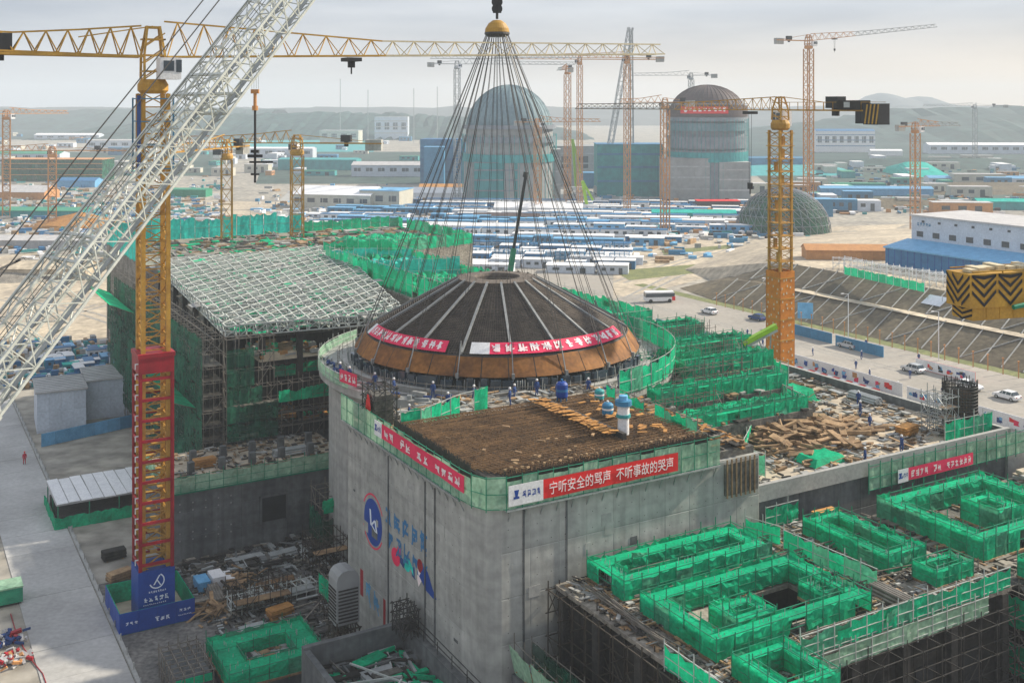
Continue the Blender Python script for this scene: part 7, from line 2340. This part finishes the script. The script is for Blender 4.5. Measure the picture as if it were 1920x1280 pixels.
# ------------------------------------------------------------------ distance: two reactors, frame dome, cranes, green slope
def reactor(label, px, py, r, hw, hd, wall, domem, rings):
    p = G(px, py)
    t = thing('reactor_building', label, 'reactor building', p)
    mb = MB(); mb.lathe([(r * 1.05, 0), (r * 1.05, hw * .55), (r, hw * .56), (r, hw)], 48); part('wall', mb, wall, t)
    mb = MB(); mb.lathe([(r * math.cos(R(6 + 84 * i / 12)), hw + hd * math.sin(R(90 * i / 12))) for i in range(12)] + [(0, hw + hd)], 48); part('dome', mb, domem, t)
    for (z, m, th) in rings:
        q = MB(); q.lathe([(r * 1.02, z), (r * 1.08, z + .02), (r * 1.08, z + th), (r * 1.02, z + th + .02)], 48); part('ring_band', q, m, t)
    rb_ = MB()
    for k_ in range(40):
        a_ = 2 * math.pi * k_ / 40
        for i in range(8):
            e0, e1 = R(6 + 84 * i / 8), R(6 + 84 * (i + 1) / 8)
            rb_.bar((r * 1.005 * math.cos(e0) * math.cos(a_), r * 1.005 * math.cos(e0) * math.sin(a_), hw + hd * 1.005 * math.sin(R(90 * i / 8))), (r * 1.005 * math.cos(e1) * math.cos(a_), r * 1.005 * math.cos(e1) * math.sin(a_), hw + hd * 1.005 * math.sin(R(90 * (i + 1) / 8))), .22, 3)
    part('dome_ribs', rb_, domem, t)
    sb_ = MB()
    for k_ in range(60):
        a_ = 2 * math.pi * k_ / 60
        sb_.bar((r * 1.09 * math.cos(a_), r * 1.09 * math.sin(a_), 0), (r * 1.09 * math.cos(a_), r * 1.09 * math.sin(a_), hw * .9), .12, 3)
    part('scaffold_tubes', sb_, 'teal', t)
    return t
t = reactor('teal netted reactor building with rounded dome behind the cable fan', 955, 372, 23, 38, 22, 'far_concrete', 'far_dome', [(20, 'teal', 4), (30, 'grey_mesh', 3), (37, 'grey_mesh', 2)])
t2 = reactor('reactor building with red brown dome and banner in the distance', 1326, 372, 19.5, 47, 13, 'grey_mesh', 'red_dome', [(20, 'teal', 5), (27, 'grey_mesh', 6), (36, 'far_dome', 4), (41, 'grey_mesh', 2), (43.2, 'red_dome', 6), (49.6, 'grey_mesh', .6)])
for sx, (px0, px1, py, zz, lab) in enumerate(((1266, 1362, 200, 47.0, 'faded red banner round the red brown reactor dome'),)):
    p = G(1326, 372)
    t = thing('banner', lab, 'banner', (p.x, p.y, 0))
    mb = MB()
    for i in range(16):
        a0, a1 = R(-140 + 70 * i / 16), R(-140 + 70 * (i + 1) / 16)
        mb.quad(*[(21.3 * math.cos(a), 21.3 * math.sin(a), z) for a, z in ((a0, 45.0), (a1, 45.0), (a1, 48.6), (a0, 48.6))])
    part('cloth', mb, 'banner_red', t)
    e = MB()
    for i in range(9):
        a0 = R(-134 + 62 * i / 9)
        for _ in range(4):
            z = rnd.uniform(45.6, 47.6); da, db = rnd.uniform(0, .04), rnd.uniform(.06, .1)
            e.quad(*[(21.4 * math.cos(a), 21.4 * math.sin(a), q) for a, q in ((a0 + da, z), (a0 + db, z), (a0 + db, z + .6), (a0 + da, z + .6))])
    part('lettering', e, 'lettering', t)
# grey lattice dome under construction
p = G(1468, 432)
t = thing('lattice_dome', 'grey lattice dome frame under construction in the right distance', 'dome frame', p)
mb = MB()
rr_, hh_ = 18.5, 17.0
for k_ in range(36):
    a_ = 2 * math.pi * k_ / 36
    for i in range(8):
        e0, e1 = R(90 * i / 8), R(90 * (i + 1) / 8)
        P0 = (rr_ * math.cos(e0) * math.cos(a_), rr_ * math.cos(e0) * math.sin(a_), hh_ * math.sin(e0)); P1 = (rr_ * math.cos(e1) * math.cos(a_), rr_ * math.cos(e1) * math.sin(a_), hh_ * math.sin(e1))
        a2 = a_ + 2 * math.pi / 36
        P2 = (rr_ * math.cos(e0) * math.cos(a2), rr_ * math.cos(e0) * math.sin(a2), hh_ * math.sin(e0))
        mb.bar(P0, P1, .13, 3); mb.bar(P0, P2, .13, 3); mb.bar(P2, P1, .1, 3)
part('frame', mb, 'grey_mesh', t)
mb = MB(); mb.lathe([(rr_ * .96, 0), (rr_ * .9, 6), (rr_ * .7, 11.5), (rr_ * .4, 15)], 36); part('liner', mb, 'net_dark', t)

def at(px, py, Y):
    return ((px - 960) / FPX * Y, Y, CAMZ + (HOR - py) * Y / FPX)
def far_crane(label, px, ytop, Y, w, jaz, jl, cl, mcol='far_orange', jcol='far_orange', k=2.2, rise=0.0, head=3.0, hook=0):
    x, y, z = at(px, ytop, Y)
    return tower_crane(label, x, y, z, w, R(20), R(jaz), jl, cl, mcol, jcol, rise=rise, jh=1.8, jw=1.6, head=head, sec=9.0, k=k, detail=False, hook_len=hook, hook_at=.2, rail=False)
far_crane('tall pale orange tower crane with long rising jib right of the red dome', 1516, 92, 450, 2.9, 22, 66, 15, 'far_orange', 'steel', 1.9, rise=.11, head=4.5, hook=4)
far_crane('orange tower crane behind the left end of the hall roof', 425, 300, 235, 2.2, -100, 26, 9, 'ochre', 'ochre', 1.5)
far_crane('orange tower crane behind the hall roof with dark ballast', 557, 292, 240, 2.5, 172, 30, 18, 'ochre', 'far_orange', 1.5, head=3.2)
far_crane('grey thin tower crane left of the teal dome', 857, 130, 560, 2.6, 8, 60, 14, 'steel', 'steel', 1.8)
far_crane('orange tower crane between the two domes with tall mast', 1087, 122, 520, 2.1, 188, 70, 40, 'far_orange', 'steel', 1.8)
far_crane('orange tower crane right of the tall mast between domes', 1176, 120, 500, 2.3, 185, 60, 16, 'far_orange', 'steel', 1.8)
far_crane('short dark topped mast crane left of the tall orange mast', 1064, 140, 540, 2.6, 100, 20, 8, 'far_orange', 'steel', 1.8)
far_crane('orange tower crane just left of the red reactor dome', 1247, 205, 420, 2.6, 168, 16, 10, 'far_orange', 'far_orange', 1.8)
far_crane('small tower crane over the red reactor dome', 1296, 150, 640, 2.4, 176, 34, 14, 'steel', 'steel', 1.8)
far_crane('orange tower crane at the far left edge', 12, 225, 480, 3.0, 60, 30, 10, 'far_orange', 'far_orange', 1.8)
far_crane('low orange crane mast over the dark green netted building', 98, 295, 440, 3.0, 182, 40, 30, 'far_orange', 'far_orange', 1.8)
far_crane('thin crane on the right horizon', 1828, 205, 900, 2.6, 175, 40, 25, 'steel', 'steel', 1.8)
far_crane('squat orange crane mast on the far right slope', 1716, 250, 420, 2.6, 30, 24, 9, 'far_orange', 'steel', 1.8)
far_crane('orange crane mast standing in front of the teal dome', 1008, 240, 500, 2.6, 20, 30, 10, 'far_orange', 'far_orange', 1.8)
# lattice boom crawler far away
x, y, z = at(1146, 200, 600)
t = thing('crawler_crane', 'distant grey lattice boom crawler crane standing between the two domes', 'crawler crane', (x, y, 0), R(10))
def lat_between(p, q, w, k, m, name, parent):
    p, q = Vector(p), Vector(q); L2 = (q - p).length
    o = put(name, lattice(L2, w, w, int(L2 / 5), .22 * k, .12 * k, 'x').mesh(name, m), parent, p, (0, -math.asin((q - p).z / L2), math.atan2((q - p).y, (q - p).x)))
lat_between((-5, 0, 3), (11, 0, 92), 2.6, 1.2, 'steel', 'boom', t); lat_between((12, 0, 3), (11.2, 0, 92), 1.6, 1, 'steel', 'mast', t)
mb = MB(); mb.box(-9, 12, -4, 4, 1.2, 5); part('superstructure', mb, 'steel', t)
for s in (-4, 4):
    mb = MB(); mb.box(-8, 8, s - 1, s + 1, 0, 1.4); part('crawler_track', mb, 'dark', t)
# lime concrete pumps
for lab, px, y0, y1 in (('lime green pump boom folded in front of the far grey hall', 1100, 385, 340), ('lime green pump boom standing by the far orange masts', 1080, 320, 285)):
    p = G(px, max(y0, 350) + 10); hgt = 30 if y1 < 300 else 14
    t = thing('concrete_pump', lab, 'concrete pump', p, R(10))
    mb = MB(); mb.box(-5, 5, -1.3, 1.3, .8, 3); part('truck', mb, 'white', t)
    mb = MB(); mb.bar((0, 0, 3), (-2, 0, hgt), .9, 4, True); mb.bar((-2, 0, hgt), (3, 0, hgt * .35), .7, 4, True); part('boom', mb, 'lime', t)
    for xx in (-3.6, 3.6):
        mb = MB(); mb.lathe([(0, -1.2), (.6, -1.2), (.6, 1.2), (0, 1.2)], 10); o = part('axle_wheels', mb, 'tyre', t); o.location = (xx, 0, .6); o.rotation_euler = (R(90), 0, 0)
# green sheeted slope far right, and dark embankments
def quad_thing(name, label, cat, pts, m, kind=None):
    mb = MB(); mb.quad(*pts)
    o = single(name, mb, m, label, cat)
    if kind:
        o['kind'] = kind
def slab(name, label, cat, px0, px1, py, h, d, m):
    p0, p1 = G(px0, py), G(px1, py)
    mb = MB(); n = 14
    for i in range(n):
        xa, xb = p0.x + (p1.x - p0.x) * i / n, p0.x + (p1.x - p0.x) * (i + 1) / n
        ha, hb = h * (1 - abs(2 * i / n - 1) ** 4), h * (1 - abs(2 * (i + 1) / n - 1) ** 4)
        mb.quad((xa, p0.y, 0), (xb, p0.y, 0), (xb, p0.y + d, hb), (xa, p0.y + d, ha))
        mb.quad((xa, p0.y + d, ha), (xb, p0.y + d, hb), (xb, p0.y + d * 2.4, 0), (xa, p0.y + d * 2.4, 0))
    single(name, mb, m, label, cat)
slab('green_bank', 'bright green net sheeted bank in the right distance', 'bank', 1712, 1800, 334, 9, 40, 'net_aqua')
slab('earth_bank', 'long dark earth bank in the right distance', 'bank', 1540, 1800, 392, 4, 14, 'slope_soil')
slab('earth_bank', 'grassy dark bank below the far white warehouse', 'bank', 1560, 2050, 318, 6, 60, 'wood_far')
slab('earth_bank', 'dark earth bank behind the far teal roofed shed', 'bank', 1720, 2050, 366, 5, 30, 'slope_soil')
slab('earth_bank', 'grey green bank between red dome and white office block', 'bank', 1380, 1640, 330, 5, 50, 'teal')
# small far buildings and stacks filling the distance
FM = [cont_mesh(14, 8, 5, 'cladding', 'white', 1), cont_mesh(18, 9, 6, 'cream', 'roof_grey', 2), cont_mesh(12, 8, 7, 'steel_blue', 'light_blue', 3), cont_mesh(16, 8, 4, 'teal', 'green_paint', 4), cont_mesh(12, 7, 5, 'far_orange', 'roof_grey', 5)]
FL = ['far pale shed with white roof', 'far cream shed with grey roof', 'far blue shed with light blue roof', 'far teal shed with green roof', 'far orange shed with grey roof']
FAR = []
for i in range(150):
    side = rnd.random()
    px, py = (rnd.uniform(-20, 520), rnd.uniform(232, 330)) if side < .45 else ((rnd.uniform(560, 830), rnd.uniform(235, 330)) if side < .6 else (rnd.uniform(1400, 1940), rnd.uniform(300, 405)))
    FAR.append((px, py, 0 if side < .45 else (1 if side < .6 else 2), rnd.choice((0, 0, 1, 1, 2, 3, 4))))
seen = {}
for px, py, sd, kd in sorted(FAR):
    o = bpy.data.objects.new('site_building', FM[kd]); COL.objects.link(o)
    o.location = G(px, py); o.rotation_euler = (0, 0, R(rnd.choice((-4, -6, 84)))); sc_ = rnd.uniform(.5, 1.1); o.scale = (sc_ * rnd.uniform(.8, 2), sc_, sc_)
    n_ = seen[sd, kd] = seen.get((sd, kd), 0) + 1
    o['label'], o['category'], o['group'] = FL[kd] + (' beyond the boom, ', ' behind the cream warehouse, ', ' beyond the yard, ')[sd] + ORD[n_ - 1] + ' from the left', 'building', 'small sheds in the distance'
# faint far towers and chimneys
for i, (px, h) in enumerate(((638, 70), (690, 56), (776, 58), (1830, 40), (820, 60))):
    x, y, z = at(px, 195, 1400)
    mb = MB(); mb.bar((0, 0, 0), (0, 0, h + 12), .45, 5)
    o = single('radio_mast', mb, 'steel', 'thin mast on the horizon, ' + ('first', 'second', 'third', 'rightmost', 'fourth')[i] + ' counted from the left', 'mast', (x, y, 0), 0, 'thin masts on the horizon')

# ------------------------------------------------------------------ the air
hz = bpy.data.materials.new('haze'); hz.use_nodes = True
ht = hz.node_tree
for n in list(ht.nodes):
    if n.type != 'OUTPUT_MATERIAL':
        ht.nodes.remove(n)
pv = ht.nodes.new('ShaderNodeVolumePrincipled')
pv.inputs['Color'].default_value = (0.84, 0.92, 1.0, 1)
pv.inputs['Density'].default_value = HAZE
pv.inputs['Anisotropy'].default_value = 0.0
ht.links.new(pv.outputs[0], [n for n in ht.nodes if n.type == 'OUTPUT_MATERIAL'][0].inputs['Volume'])
MATS['haze'] = hz
mb = MB(); mb.box(-4900, 4900, -300, 3950, -1.4, 118)
o = part('haze', mb, 'haze', None, kind='stuff')
o['label'], o['category'] = 'pale bluish air haze over the whole site', 'haze'
